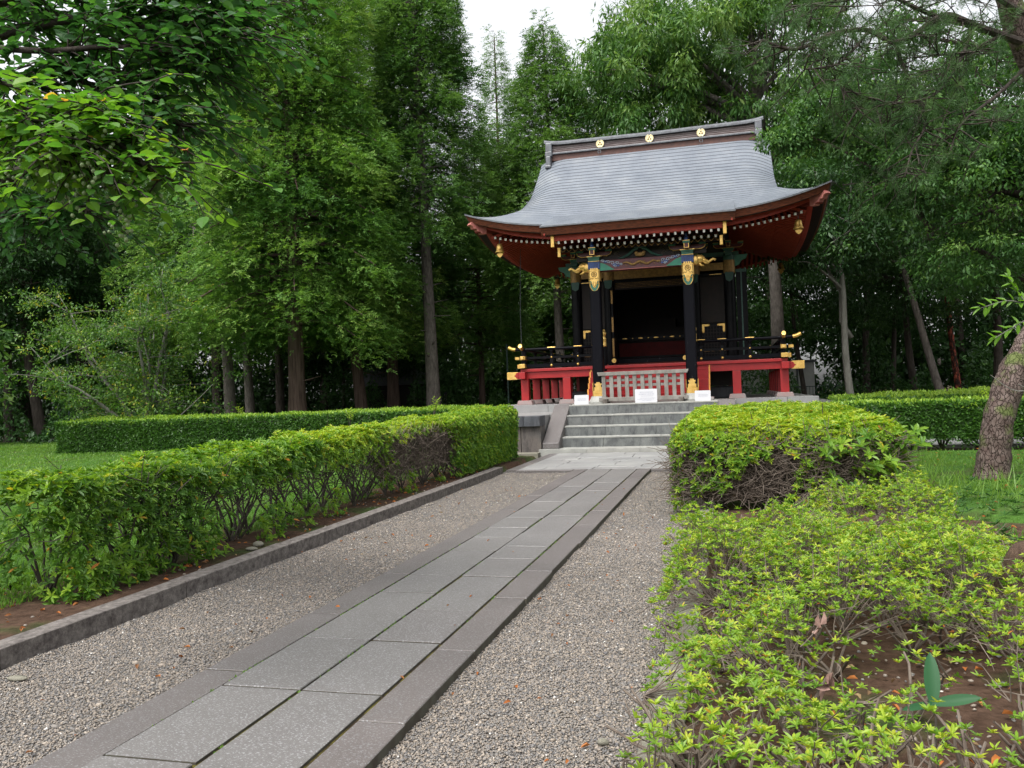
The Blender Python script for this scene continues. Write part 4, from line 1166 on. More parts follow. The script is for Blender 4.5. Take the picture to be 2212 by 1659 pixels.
# veranda
DH = 3.72; DY0 = 24.35; DY1 = 31.75
dk = MB().box(X0-DH-0.08, X0+DH+0.08, DY0-0.06, BY0-0.17, 2.13, FL-0.02)
dk.box(X0-DH-0.08, X0-WH-.1, BY0-.169, DY1+.06, 2.131, FL-0.021).box(X0+WH+.1, X0+DH+0.08, BY0-.169, DY1+.06, 2.131, FL-0.021).box(X0-WH-.1, X0+WH+.1, BY1+.1, DY1+.06, 2.131, FL-.021)
part('veranda_floor', dk, M['red'], hall, bevel=0.01)
bmz0, bmz1 = 1.93, 2.125
for bb_ in ((X0-DH-0.3, X0-1.70, DY0, DY0+0.2, bmz0, bmz1), (X0+1.70, X0+DH+0.3, DY0, DY0+0.2, bmz0, bmz1), (X0-DH-.1, X0-DH+.1, DY0-.28, DY1+.2, bmz0-.002, bmz1-.003), (X0+DH-.1, X0+DH+.1, DY0-.28, DY1+.2, bmz0-.002, bmz1-.003)):
    part('veranda_beam', MB().box(*bb_), M['red'], hall, bevel=0.008)
for sg in (-1, 1):
    x = X0+sg*(DH+0.3)
    part('gold_beam_end', MB().box(min(x-sg*.12, x+sg*0.22), max(x-sg*.12, x+sg*0.22), DY0-0.014, DY0+0.214, bmz0-0.014, bmz1+0.012), M['gold'], hall, bevel=0.006)
    part('beam_end_arrow', MB().prism([(x-sg*0.12, bmz0), (x-sg*0.12, bmz1), (x-sg*0.07, bmz1-0.02), (x-sg*0.05, bmz1-0.07), (x, bmz0+0.1), (x-sg*0.05, bmz0+0.06), (x-sg*0.07, bmz0+.02)], 'y', DY0-0.022, DY0-0.012), M['red'], hall)
def post(x, y):
    o = part('veranda_post', MB().box(x-0.115, x+0.115, y-0.115, y+0.115, H1+0.13, bmz0-0.002), M['red'], hall, bevel=0.008)
    part('post_pad', MB().prism([(x-0.24, H1), (x+0.24, H1), (x+0.20, H1+0.13), (x-0.20, H1+0.13)], 'y', y-0.21, y+0.21), M['pad'], o, bevel=0.01)
for sg in (-1, 1):
    for u_ in (DH-0.015, 2.43):
        post(X0+sg*u_, DY0+0.12)
    for yy_ in (26.0, 27.4, 28.8, 30.2, 31.6):
        post(X0+sg*(DH-0.015), yy_)
    for yy_ in (26.0, 30.0): post(X0+sg*2.3, yy_)
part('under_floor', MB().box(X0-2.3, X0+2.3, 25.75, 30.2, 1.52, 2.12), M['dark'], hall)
part('hall_footing', MB().box(X0-2.6, X0+2.6, 25.6, 30.5, H1-.01, 1.50), M['cap'], hall, bevel=0.05)

# red wooden steps with gilded edges
SY0 = 23.55
st = MB(); ns = 6
ge = MB()
for k in range(ns):
    za = H1+0.08+(FL-0.02-H1-0.08)*k/ns; zb = H1+0.08+(FL-0.02-H1-0.08)*(k+1)/ns
    ya = SY0+0.16*k
    st.box(X0-1.67, X0+1.67, ya, 24.6-0.001*k, za, zb-0.003)
    st.box(X0-1.67, X0+1.67, ya-0.012, ya-0.001, zb-0.05, zb-0.004)
    for sg in (-1, 1):
        ge.box(X0+sg*1.69-0.02, X0+sg*1.69+0.02, ya-0.016, ya+0.01, za, zb-0.006)
stp = part('wooden_stairs', st, M['red'], hall, label='red lacquered stairs with gold edges')
part('gilded_edge', ge, M['gold_tip'], stp)
part('stair_sill', MB().box(X0-1.8, X0+1.8, 23.3, 24.2, H1-.003, H1+0.075), M['pad'], hall, bevel=.01)

# railing
def railing_run(p0, p1, posts, corner0=False, corner1=False):
    p0, p1 = np.array(p0, float), np.array(p1, float); d = unit(p1-p0)
    ext0 = 0.38 if corner0 else 0.0; ext1 = 0.38 if corner1 else 0.0
    a, b_ = p0-d*ext0, p1+d*ext1
    def bar(z0, z1, hw, e=1.0):
        A, B = p0-d*ext0*e, p1+d*ext1*e
        return rafter_mesh((A[0], A[1], (z0+z1)/2), (B[0], B[1], (z0+z1)/2), hw*2, z1-z0)
    part('bottom_rail', MB().add(bar(FL+0.01, FL+0.12, 0.055, 0.5), BOXF), M['black_worn'], hall)
    part('middle_rail', MB().add(bar(FL+0.27, FL+0.34, 0.035, 0.7), BOXF), M['black'], hall)
    pts = []
    if corner0: pts += [p0-d*0.46+np.array([0, 0, 0.07]), p0-d*0.30+np.array([0, 0, 0.015])]
    pts += [p0, (p0*2+p1)/3, (p0+2*p1)/3, p1]
    if corner1: pts += [p1+d*0.30+np.array([0, 0, 0.015]), p1+d*0.46+np.array([0, 0, 0.07])]
    pts = [np.array([q[0], q[1], q[2]+FL+0.56]) for q in pts]
    part('top_rail', MB().tube(pts, 0.045, 10), M['black_worn'], hall, smooth=True)
    for flag, pp, dd in ((corner0, p0, -d), (corner1, p1, d)):
        if flag:
            g = MB()
            g.tube([pp+dd*0.26+np.array([0, 0, FL+0.575]), pp+dd*0.36+np.array([0, 0, FL+0.592]), pp+dd*0.475+np.array([0, 0, FL+0.645])], [0.052, 0.052, 0.055], 10)
            g.add(rafter_mesh(pp+dd*0.14+np.array([0, 0, FL+0.305]), pp+dd*0.27+np.array([0, 0, FL+0.31]), 0.08, 0.08), BOXF)
            g.add(rafter_mesh(pp+dd*0.08+np.array([0, 0, FL+0.065]), pp+dd*0.20+np.array([0, 0, FL+0.065]), 0.12, 0.12), BOXF)
            part('gold_rail_tip', g, M['gold'], hall)
    for q in posts:
        P_ = p0+(p1-p0)*q
        po = part('rail_post', MB().box(P_[0]-0.045, P_[0]+0.045, P_[1]-0.045, P_[1]+0.045, FL+0.12, FL+0.27).lathe([(0.001, 0.34), (0.05, 0.34), (0.035, 0.42), (0.07, 0.50), (0.07, 0.52), (0.001, 0.52)], (P_[0], P_[1], FL), 10), M['black'], hall)
        nrm = np.array([d[1], -d[0], 0])
        if nrm[1] > 0 or (abs(nrm[1]) < .1 and nrm[0]*(P_[0]-X0) < 0): nrm = -nrm
        part('gold_knob', MB().ball(tuple(P_+nrm*0.055+np.array([0, 0, FL+0.065])), 0.040).ball(tuple(P_+nrm*0.035+np.array([0, 0, FL+0.305])), 0.027), M['gold'], po, smooth=True)
        part('gold_saddle', MB().tube([P_-d*0.12+np.array([0, 0, FL+0.585]), P_+np.array([0, 0, FL+0.590]), P_+d*0.12+np.array([0, 0, FL+0.585])], 0.028, 8), M['gold'], po)
E_ = DH-0.02
ry0, ry1 = DY0+0.03, DY1-0.03
railing_run((X0-E_, ry0, 0), (X0-1.36, ry0, 0), (0.36, 0.70, 0.93), corner0=True)
railing_run((X0+1.36, ry0, 0), (X0+E_, ry0, 0), (0.05, 0.30, 0.62), corner1=True)
railing_run((X0-E_, ry0, 0), (X0-E_, ry1, 0), (0.2, 0.4, 0.6, 0.8), corner0=True, corner1=True)
railing_run((X0+E_, ry0, 0), (X0+E_, ry1, 0), (0.2, 0.4, 0.6, 0.8), corner0=True, corner1=True)
railing_run((X0-E_, ry1, 0), (X0+E_, ry1, 0), (0.15, 0.32, 0.5, 0.68, 0.85), corner0=True, corner1=True)
for sg in (-1, 1):
    x, y = X0+sg*E_, ry0
    cp_ = part('corner_post', MB().box(x-0.06, x+0.06, y-0.06, y+0.06, FL+0.0, FL+0.55), M['black'], hall)
    part('gold_corner_sleeve', MB().box(x-0.10, x+0.075, y-0.26, y+0.075, FL+0.005, FL+0.125).box(x-0.075, x+0.075, y-0.20, y+0.07, FL+0.25, FL+0.36) if sg < 0 else MB().box(x-0.075, x+0.10, y-0.26, y+0.075, FL+0.005, FL+0.125).box(x-0.075, x+0.075, y-0.20, y+0.07, FL+0.25, FL+0.36), M['gold'], cp_, bevel=0.006)
    part('gold_rail_end', MB().tube([(x, y-0.30, FL+0.60), (x, y-0.47, FL+0.66)], 0.056, 12), M['gold'], cp_)
    # newel posts with onion finials
    xn, yn = X0+sg*1.29, ry0-0.02
    nw = part('newel_post', MB().lathe([(0.001, 2.0), (0.075, 2.0), (0.075, 2.80), (0.001, 2.80)], (xn, yn, 0), 16), M['black'], hall, smooth=False)
    part('gold_finial', MB().lathe([(0.078, 2.78), (0.088, 2.80), (0.088, 2.83), (0.080, 2.84), (0.080, 2.98), (0.086, 2.99), (0.086, 3.01), (0.060, 3.05), (0.058, 3.08), (0.078, 3.11), (0.088, 3.15), (0.078, 3.20), (0.045, 3.235), (0.018, 3.26), (0.004, 3.285)], (xn, yn, 0), 18), M['gold'], nw, smooth=True)
    # sloped stair handrail end lying beside the steps
    part('lower_rail_end', MB().tube([(X0+sg*1.02, 25.1, FL+0.16), (X0+sg*1.02, 24.5, FL+0.12)], 0.06, 12), M['black_worn'], hall)
    part('gold_rail_cap', MB().tube([(X0+sg*1.02, 24.52, FL+0.12), (X0+sg*1.02, 24.47, FL+0.12)], 0.066, 14), M['gold'], hall)

# lightning conductor wire hanging from the left eave
part('conductor_wire', MB().tube([(X0-3.9, 25.2, 6.0), (X0-3.92, 25.0, 4.0), (X0-3.9, 24.9, 1.2)], 0.009, 5), M['tile_dark'], hall)

# wind bells
def bell(x, y, z, label):
    t = thing('wind_bell', label, 'bell', (x, y, z), 'gold bells hanging from the eave corners')
    part('bell_body', MB().lathe([(0.001, 0.0), (0.06, -0.01), (0.085, -0.05), (0.095, -0.12), (0.108, -0.20), (0.135, -0.235), (0.140, -0.26), (0.12, -0.262), (0.085, -0.1), (0.001, -0.05)], (x, y, z), 18), M['gold'], t, smooth=True)
    part('clapper_plate', MB().prism([(x-0.10, z-0.30), (x-0.05, z-0.28), (x, z-0.27), (x+0.05, z-0.28), (x+0.10, z-0.30), (x+0.05, z-0.37), (x, z-0.41), (x-0.05, z-0.37)], 'y', y-0.006, y+0.006).tube([(x, y, z-0.05), (x, y, z-0.28)], 0.008, 5), M['gold'], t)
    part('hanger', MB().tube([(x, y, z-0.01), (x, y, z+0.22)], 0.012, 5), M['tile_dark'], t)
bell(X0-4.18, 23.80, 5.93, 'gold wind bell hanging from the left front corner of the eaves')
bell(X0+4.18, 23.80, 5.93, 'gold wind bell hanging from the right front corner of the eaves')
bell(X0-4.18, 32.20, 5.93, 'dark looking wind bell hanging from the left rear corner of the eaves')
bell(X0+4.18, 32.20, 5.93, 'dark looking wind bell hanging from the right rear corner of the eaves')

# weathered wooden barrier
BX0, BX1, BYY = -3.38, -1.28, 22.75
br = thing('wooden_barrier', 'weathered grey slatted wooden barrier standing across the top of the stone steps', 'barrier', ((BX0+BX1)/2, BYY, H1))
part('top_rail', MB().prism([(BX0-0.14, 1.90), (BX0-0.17, 2.0), (BX1+0.18, 2.0), (BX1+0.14, 1.90)], 'y', BYY-0.06, BYY+0.06), M['oldwood'], br, bevel=0.008)
for k in range(11):
    x = BX0+(BX1-BX0)*k/10
    hw = 0.052
    part('slat', MB().box(x-hw, x+hw, BYY-0.03+(0.004 if k % 2 else 0), BYY+0.012, 1.30, 1.90), M['oldwood'], br, bevel=0.006)
for z in (1.62, 1.77):
    part('cross_rail', MB().box(BX0, BX1, BYY+0.014, BYY+0.045, z-0.035, z+0.035), M['oldwood'], br)
part('base_beam', MB().box(BX0-0.14, BX1+0.14, BYY-0.045, BYY+0.045, 1.20, 1.31), M['oldwood'], br, bevel=0.008)
for x in (BX0+0.06, BX1-0.03):
    part('foot', MB().box(x-0.06, x+0.06, BYY-0.36, BYY+0.36, H1, 1.27), M['bark_grey'], br, bevel=0.012)

# white notice boards
def board(x, y, w_, h_, lines, label, tilt=0.12):
    t = thing('notice_board', label, 'sign', (x, y, H1), 'white notice boards on the steps')
    def q(u_, v_): return (x+u_, y+tilt*v_, H1+v_)
    def qd(mb, u0, u1, v0, v1, off):
        n_ = np.array([0, -1, tilt]); n_ = n_/np.linalg.norm(n_)*off
        mb.add([np.array(q(a, b_))+n_ for a, b_ in ((u0, v0), (u1, v0), (u1, v1), (u0, v1))], [(0, 1, 2, 3)])
    pn = MB(); ou = []
    r_ = 0.02
    for cx, cy, a0 in ((w_/2-r_, r_, -90), (w_/2-r_, h_-r_, 0), (-w_/2+r_, h_-r_, 90), (-w_/2+r_, r_, 180)):
        for k in range(5): a = R(a0+k*22.5); ou.append((cx+r_*math.cos(a), cy+r_*math.sin(a)))
    F_ = [q(a, b_) for a, b_ in ou]; B_ = [(p[0], p[1]+0.018, p[2]) for p in F_]
    nn = len(ou); pn.add(F_+B_, [(k, nn+k, nn+(k+1) % nn, (k+1) % nn) for k in range(nn)])
    pn.F.append(np.array([list(range(nn))])); pn.M.append(np.array([0])); pn.F.append(np.array([list(range(2*nn-1, nn-1, -1))])); pn.M.append(np.array([0]))
    part('panel', pn, M['paper'], t)
    ink = MB()
    for v_, hh, u0, u1 in lines:
        u_ = u0*w_/2
        while u_ < u1*w_/2:
            gw = hh*h_*0.8
            # small square characters made of strokes
            for s_ in range(2): qd(ink, u_, u_+gw*0.9, v_*h_+hh*h_*(0.15+0.6*s_), v_*h_+hh*h_*(0.28+0.6*s_), 0.003)
            qd(ink, u_+gw*0.3+rng.uniform(0, .3)*gw, u_+gw*0.45+rng.uniform(0, .3)*gw, v_*h_, v_*h_+hh*h_, 0.003)
            u_ += gw*1.25
    part('lettering', ink, M['ink'], t)
    part('prop', MB().box(x-0.03, x+0.03, y+tilt*h_*0.4+0.02, y+0.22, H1, H1+0.03).tube([(x, y+tilt*h_*0.8+0.02, H1+h_*0.8), (x, y+0.2, H1+0.02)], 0.012, 5), M['oldwood'], t)
sub = [(0.56, 0.07, -0.55, 0.60), (0.42, 0.07, -0.55, 0.62)]
board(-3.905, 22.12, 0.385, 0.255, sub, 'small white notice board at the left end of the top stone step', 0.15)
board(-2.19, 22.12, 0.575, 0.355, [(0.72, 0.075, -0.55, 0.60), (0.58, 0.075, -0.65, 0.70), (0.46, 0.045, -0.45, 0.62), (0.30, 0.045, -0.5, 0.78), (0.22, 0.045, -0.8, 0.7), (0.13, 0.045, -0.4, 0.45)], 'largest white notice board, in the middle, in front of the wooden barrier', 0.15)
board(-0.74, 22.12, 0.40, 0.265, sub, 'white notice board at the right end of the top step behind the azaleas', 0.15)

# ------------------------------------------------------------------ trees
def conifer_arrays(H, z0, r, nb, dens, spray=0.38, leafl=0.118, seed=0, power=0.75, droop=0.35, top_cut=99., tbase=0.45, inner=0.35, vert=1.0):
    """crown of drooping sprays: returns V, F, T and branch paths (local, base at origin)"""
    g = np.random.default_rng(seed)
    V_, F_, T_ = [], [], []
    t = np.sort(g.uniform(0, 1, nb)**0.85)
    z = z0+(H-z0)*t
    az = np.arange(nb)*2.399+g.uniform(-.5, .5, nb)
    L = r*np.clip(1-t, 0.02, 1)**power*g.uniform(0.62, 1.18, nb)*np.clip(0.75+t*2, 0, 1)
    L = np.maximum(L, 0.35)
    keep = z < top_cut
    m = np.maximum((L**1.35*dens*1.35*g.uniform(0.6, 1.3, nb)*keep).astype(int), 3)
    bi = np.repeat(np.arange(nb), m); n = len(bi)
    s = inner+(1-inner)*g.random(n)**0.65
    d = np.stack([np.cos(az), np.sin(az), np.zeros(nb)], 1); pd = np.stack([-np.sin(az), np.cos(az), np.zeros(nb)], 1)
    Lb = L[bi]
    lat = g.normal(size=n)*(0.24*Lb*(1.15-s)+0.20)
    P = d[bi]*(Lb*s)[:, None]+pd[bi]*lat[:, None]
    P[:, 2] = z[bi]+Lb*(0.22*s-droop*s*s)-np.abs(lat)*0.18+g.normal(size=n)*0.20-g.random(n)**2*0.9*vert
    D = unit(d[bi]*0.9+pd[bi]*(np.sign(lat)*g.uniform(0, 1.1, n))[:, None]+np.stack([np.zeros(n), np.zeros(n), g.uniform(-0.55, 0.5, n)], 1)+g.normal(size=(n, 3))*0.25)
    N = unit(np.array([0, 0, 1.])+g.normal(size=(n, 3))*0.45)
    S = unit(np.cross(D, N)); N = np.cross(S, D)
    ln = spray*g.uniform(0.6, 1.25, n)
    K = 9
    tt = np.linspace(0.08, 1.0, K)
    side = np.array([1, -1]*5)[:K]
    Pk = P[:, None]+D[:, None]*(ln[:, None]*tt[None]*0.85)[..., None]-np.array([0, 0, 1.])*(ln[:, None]*0.16*tt[None]**2)[..., None]
    Dk = D[:, None]*0.75+S[:, None]*(side*(1.05-0.75*tt))[None, :, None]+g.normal(size=(n, K, 3))*0.22
    Dk[..., 2] -= 0.12*tt
    Nk = np.broadcast_to(N[:, None], Pk.shape)+g.normal(size=Pk.shape)*0.3
    lk = leafl*(ln/spray)[:, None]*(1.2-0.45*tt)[None]*g.uniform(0.7, 1.3, (n, K))
    V, F = leaves(Pk.reshape(-1, 3), Dk.reshape(-1, 3), Nk.reshape(-1, 3), lk.ravel(), (lk*0.36).ravel())
    tb = np.clip(tbase+g.normal(size=nb)*0.13, 0.05, 0.95)
    tip = (s-0.5)*0.35
    T = np.clip(np.repeat(tb[bi]+tip+g.normal(size=n)*0.10, K)+g.normal(size=n*K)*0.06, 0, 1)
    # visible limbs
    q = np.arange(nb)[keep]
    sg = np.linspace(0, 0.92, 5)
    bp = d[q][:, None]*(L[q][:, None]*sg[None])[..., None]
    bp[..., 2] = z[q][:, None]+L[q][:, None]*(0.22*sg-droop*sg*sg)[None]-0.05
    br = (0.012+0.016*L[q])[:, None]*(1.0-0.85*sg)[None]
    return (V, F, np.repeat(T, 4)), (bp, br)

def trunk_path(H, lean=(0, 0), wob=0.0, k=14, seed=0):
    g = np.random.default_rng(seed+99)
    t = np.linspace(0, 1, k)
    ph_ = g.uniform(0, 6, 2)
    return np.stack([lean[0]*t+wob*np.sin(t*7+ph_[0])*t, lean[1]*t+wob*np.sin(t*6+ph_[1])*t, H*t], 1)

def trunk_mesh(mb, H, r0, r1, lean=(0, 0), wob=0.0, seed=0, flare=0.35, n=14, k=16, flute=0.0):
    P = trunk_path(H, lean, wob, k, seed)
    P = np.concatenate([[P[0]+[0, 0, -0.3]], [P[0]+[0, 0, 0.0]], [P[0]+(P[1]-P[0])*0.12], [P[0]+(P[1]-P[0])*0.35], P[1:]])
    t = np.clip(P[:, 2]/H, 0, 1)
    rr = r0+(r1-r0)*t**0.8
    rr = rr*(1+flare*np.exp(-np.clip(P[:, 2], 0, 99)/(r0*1.6)))
    V, F = tubes(P[None], rr[None], n)
    g = np.random.default_rng(seed)
    if flute:
        a = np.tile(np.arange(n)*2*PI/n, len(P)); c = np.repeat(P, n, 0)
        w_ = 1+flute*np.sin(a*5+g.uniform(0, 6))*np.repeat(np.exp(-np.clip(P[:, 2], 0, 99)/4), n)+0.04*np.sin(a*3+c[:, 2]*2)
        V = c+(V-c)*w_[:, None]
    mb.add(V, F)
    return P

def conifer(name, label, X, Y, H, z0, r, tr, nb, dens, lm, bark, seed, group=None, lean=(0, 0), cat='tree', flute=0.08, stubs=6, **kw):
    t = thing(name, label, cat, (X, Y, 0.0), group)
    (V, F, T), (bp, br) = conifer_arrays(H, z0, r, nb, dens, seed=seed, **kw)
    tz = lambda z: np.stack([lean[0]*z/H, lean[1]*z/H, 0*z], -1)
    V = V+tz(V[:, 2]); bp = bp+tz(bp[..., 2])
    fobj('crown', [(V, F, T)], lm, t, local=True)
    mb = MB(); trunk_mesh(mb, H*0.98, tr, 0.03, lean, 0.0, seed, flute=flute)
    if len(bp):
        v, f = tubes(bp, br, 4); mb.add(v, f)
    g = np.random.default_rng(seed+5)
    for q in range(stubs):
        z = g.uniform(2.2, z0); a = g.uniform(0, 6.28); ln = g.uniform(0.15, 0.9)
        b0 = np.array([lean[0]*z/H, lean[1]*z/H, z]); dd = np.array([math.cos(a), math.sin(a), g.uniform(-.2, .3)])
        mb.tube([b0, b0+dd*(tr*0.9), b0+dd*(tr+ln)], [0.035, 0.028, 0.008], 5)
    part('trunk', mb, bark, t, smooth=True, local=True)
    return t

def broad_arrays(clumps, nleaf, leafl, leafw, seed=0, droop=0.4, tb=0.5, crad=0.6, flat=0.6):
    """leaves in clumps; clumps is an (n,3) array"""
    g = np.random.default_rng(seed)
    n = len(clumps)
    m = np.maximum((nleaf*g.uniform(0.5, 1.5, n)).astype(int), 4)
    ci = np.repeat(np.arange(n), m); N_ = len(ci)
    off = g.normal(size=(N_, 3)); off = unit(off)*(g.random((N_, 1))**0.45)
    cr = crad*g.uniform(0.6, 1.3, n)
    P = clumps[ci]+off*cr[ci][:, None]*np.array([1, 1, flat])
    D = unit(off+g.normal(size=(N_, 3))*0.6+np.array([0, 0, -droop]))
    Nn = unit(np.array([0, 0, 1.])+off*0.5+g.normal(size=(N_, 3))*0.5)
    L = leafl*g.uniform(0.6, 1.3, N_)
    V, F = leaves(P, D, Nn, L, L*leafw)
    tbc = tb+g.normal(size=n)*0.18
    T = np.clip(tbc[ci]+off[:, 2]*0.10+g.normal(size=N_)*0.10, 0, 0.94)
    T = np.where(g.random(N_) < 0.006, 0.98, T)
    return V, F, np.repeat(T, 4)

def ellipsoid_pts(c, rad, n, g, shell=0.45):
    v = unit(g.normal(size=(n, 3)))*(shell+(1-shell)*g.random((n, 1))**0.6)
    # lobes make the outline uneven
    lob = 1+0.22*np.sin(v[:, :1]*5+c[0])+0.18*np.sin(v[:, 1:2]*6+c[1])+0.12*np.sin(v[:, 2:3]*7)
    return np.array(c)+v*lob*np.array(rad)

def broad_tree(name, label, X, Y, crowns, tr, H, lm, bark, seed, nleaf=70, leafl=0.17, leafw=0.36, crad=0.65, lean=(0, 0), wob=0.1, group=None, droop=0.5, tb=0.5, flare=0.3, nlimb=26, fork=None, cat='tree', flat=0.6):
    """crowns: list of (dx, dy, z, rx, ry, rz, n_clumps) relative to the foot of the trunk"""
    t = thing(name, label, cat, (X, Y, 0.0), group)
    g = np.random.default_rng(seed)
    cl = np.concatenate([ellipsoid_pts(c[:3], c[3:6], c[6], g) for c in crowns])
    cl = cl[cl[:, 2] > 0.5]
    fobj('crown', [broad_arrays(cl, nleaf, leafl, leafw, seed, droop, tb, crad, flat)], lm, t, local=True)
    mb = MB(); P = trunk_mesh(mb, H, tr, tr*0.35, lean, wob, seed, flare)
    pick = cl[g.choice(len(cl), min(nlimb*4, len(cl)), replace=False)]
    zt = P[:, 2]
    starts = []
    for c in pick:
        z = np.clip(c[2]-g.uniform(0.15, 0.6)*np.linalg.norm(c[:2]-P[-1, :2])-0.5, H*0.55, H*0.99)
        q = np.interp(z, zt, P[:, 0]), np.interp(z, zt, P[:, 1]), z
        starts.append(q)
    starts = np.array(starts)
    k1 = nlimb
    pth = curved(starts[:k1], pick[:k1], 7, 0.10, 0.08)
    rad = np.linspace(1, 0.12, 7)[None]*(tr*0.30+g.uniform(0, tr*0.2, (k1, 1)))
    v, f = tubes(pth, rad, 6); mb.add(v, f)
    src = pth[g.integers(0, k1, len(pick)-k1), g.integers(3, 6, len(pick)-k1)]
    if len(src):
        p2 = curved(src, pick[k1:], 5, 0.12, 0.05)
        near_ = np.linalg.norm(src-pick[k1:], axis=1) < 3.0
        if near_.any():
            v, f = tubes(p2[near_], np.linspace(1, 0.2, 5)[None]*np.full((near_.sum(), 1), tr*0.10+0.008), 4); mb.add(v, f)
    if fork is not None:
        for pts, rr in fork: mb.tube(pts, rr, 10)
    part('trunk', mb, bark, t, smooth=True, local=True)
    return t

HK, CD = M['leaf_hinoki'], M['leaf_cedar']
# big cypresses left of the hall
x, y = at(643, 33); conifer('cypress_tree', 'broad bright green cypress with a thick fluted red-brown trunk, tallest on the left', x, y, 25, 4.4, 4.7, 0.36, 340, 30, HK, M['bark_cedar'], 1, power=0.42, flute=0.14, tbase=0.50, droop=0.50, top_cut=19)
x, y = at(812, 37); conifer('cypress_tree', 'cone shaped light green cypress on a straight red-brown trunk left of the tall grey trunk', x-0.6, y, 17.6, 4.6, 4.3, 0.30, 330, 30, HK, M['bark_cedar'], 2, power=0.5, tbase=0.56, droop=0.45, lean=(-1.6, 0))
x, y = at(605, 38); conifer('cypress_tree', 'dark red-brown trunk close behind the fluted cypress', x, y, 19, 5.0, 4.2, 0.22, 220, 28, HK, M['bark_dark'], 3, tbase=0.42, droop=0.45, top_cut=19)
x, y = at(470, 40); conifer('cypress_tree', 'light green cypress behind the small multi-stemmed tree', x, y, 24, 5.0, 4.6, 0.28, 270, 28, HK, M['bark_dark'], 4, power=0.42, tbase=0.52, droop=0.45, top_cut=20)
x, y = at(938, 36); conifer('cedar_tree', 'tall cedar with a bare straight grey trunk nearest the left of the hall', x, y, 27, 8.6, 3.1, 0.33, 280, 36, CD, M['bark_grey'], 5, lean=(-0.5, 0), power=0.55, tbase=0.5, top_cut=20, flute=0.05, stubs=14)
x, y = at(850, 41); conifer('cedar_tree', 'dark cedar with a brown trunk just left of the bare grey trunk', x, y, 28, 7.0, 3.7, 0.32, 260, 30, CD, M['bark_cedar'], 6, power=0.5, tbase=0.45, top_cut=23)
x, y = at(1095, 52); conifer('cedar_tree', 'narrow pointed conifer standing alone below the open sky', x, y, 24.2, 3.0, 3.3, 0.25, 220, 30, CD, M['bark_cedar'], 7, power=0.75, tbase=0.62, spray=0.5)
x, y = at(1215, 38); conifer('cedar_tree', 'conifer with a reddish grey trunk seen beside the left front column', x, y, 18.6, 6.3, 4.2, 0.26, 260, 32, CD, M['bark_grey'], 8, power=0.7, tbase=0.6, lean=(-0.3, 0))
x, y = at(1042, 44); conifer('cedar_tree', 'slender cedar with a thin red-brown trunk left of the veranda', x, y, 15.5, 3.6, 3.6, 0.19, 200, 32, CD, M['bark_cedar'], 9, power=0.7, tbase=0.5)
x, y = at(1290, 50); conifer('cedar_tree', 'dark conifer behind the left end of the roof ridge', x, y, 21.0, 4.0, 4.2, 0.3, 200, 30, CD, M['bark_cedar'], 10, power=0.6, tbase=0.55)

# broad-leaved trees
LB, LD = M['leaf_broad'], M['leaf_dark']
x, y = at(1690, 33)
broad_tree('evergreen_oak', 'large evergreen oak with a thick pale grey trunk right behind the hall', x, y, [(-4.5, 1, 13.8, 3.6, 3.5, 3.4, 260), (-1.0, 0, 14.5, 3.6, 3.2, 3.6, 240), (-5.4, 2, 15.6, 2.8, 3, 3.0, 150), (2.0, 0, 11.5, 3.0, 3, 2.4, 130), (0, 1, 18, 4, 3, 2.4, 120), (-3.5, 1, 9.6, 3.5, 2.5, 1.4, 90)], 0.34, 13, LB, M['bark_grey'], 21, nleaf=95, leafl=0.27, leafw=0.26, crad=0.75, droop=1.0, tb=0.62, wob=0.25, lean=(-0.5, 0.5), nlimb=34)
x, y = at(1842, 29)
broad_tree('slender_tree', 'slim pale grey tree with a wavy forked trunk right of the hall', x, y, [(0.0, 0.5, 8.0, 2.6, 2.5, 2.4, 130), (-0.9, -0.2, 6.3, 1.5, 1.4, 0.9, 40), (1.4, 0.2, 6.6, 1.6, 1.6, 1.0, 40)], 0.15, 8.5, LD, M['bark_pale'], 22, nleaf=90, leafl=0.17, leafw=0.38, wob=0.22, lean=(-0.6, 0), tb=0.5, nlimb=8,
           fork=[([(0.02, 0, 3.0), (-0.30, 0, 3.6), (-0.28, 0, 4.6), (-0.75, 0, 5.6), (-1.2, 0, 6.4)], [0.09, 0.075, 0.06, 0.05, 0.03])])
x, y = at(2045, 32)
broad_tree('leaning_tree', 'dark tree leaning left behind the right hedge with a small tag on its trunk', x, y, [(-1.6, 0.3, 8.8, 3.2, 3, 2.6, 170), (1.5, 0, 7.6, 2.6, 2.4, 1.8, 80)], 0.17, 11, LD, M['bark_grey'], 23, nleaf=80, leafl=0.17, lean=(-2.6, 0.5), wob=0.12, tb=0.45,
           fork=[([(-0.28, -0.17, 2.0), (-0.28, -0.19, 2.12), (-0.28, -0.17, 2.24)], 0.06)])
x, y = at(2075, 36)
broad_tree('red_pine_tree', 'dark tree whose orange-red bark catches the light', x, y, [(-1, 0, 10.5, 2.6, 2.4, 2.2, 90)], 0.15, 11, LD, M['bark_red'], 24, nleaf=70, leafl=0.15, lean=(-1.0, 0), wob=0.10, tb=0.3)
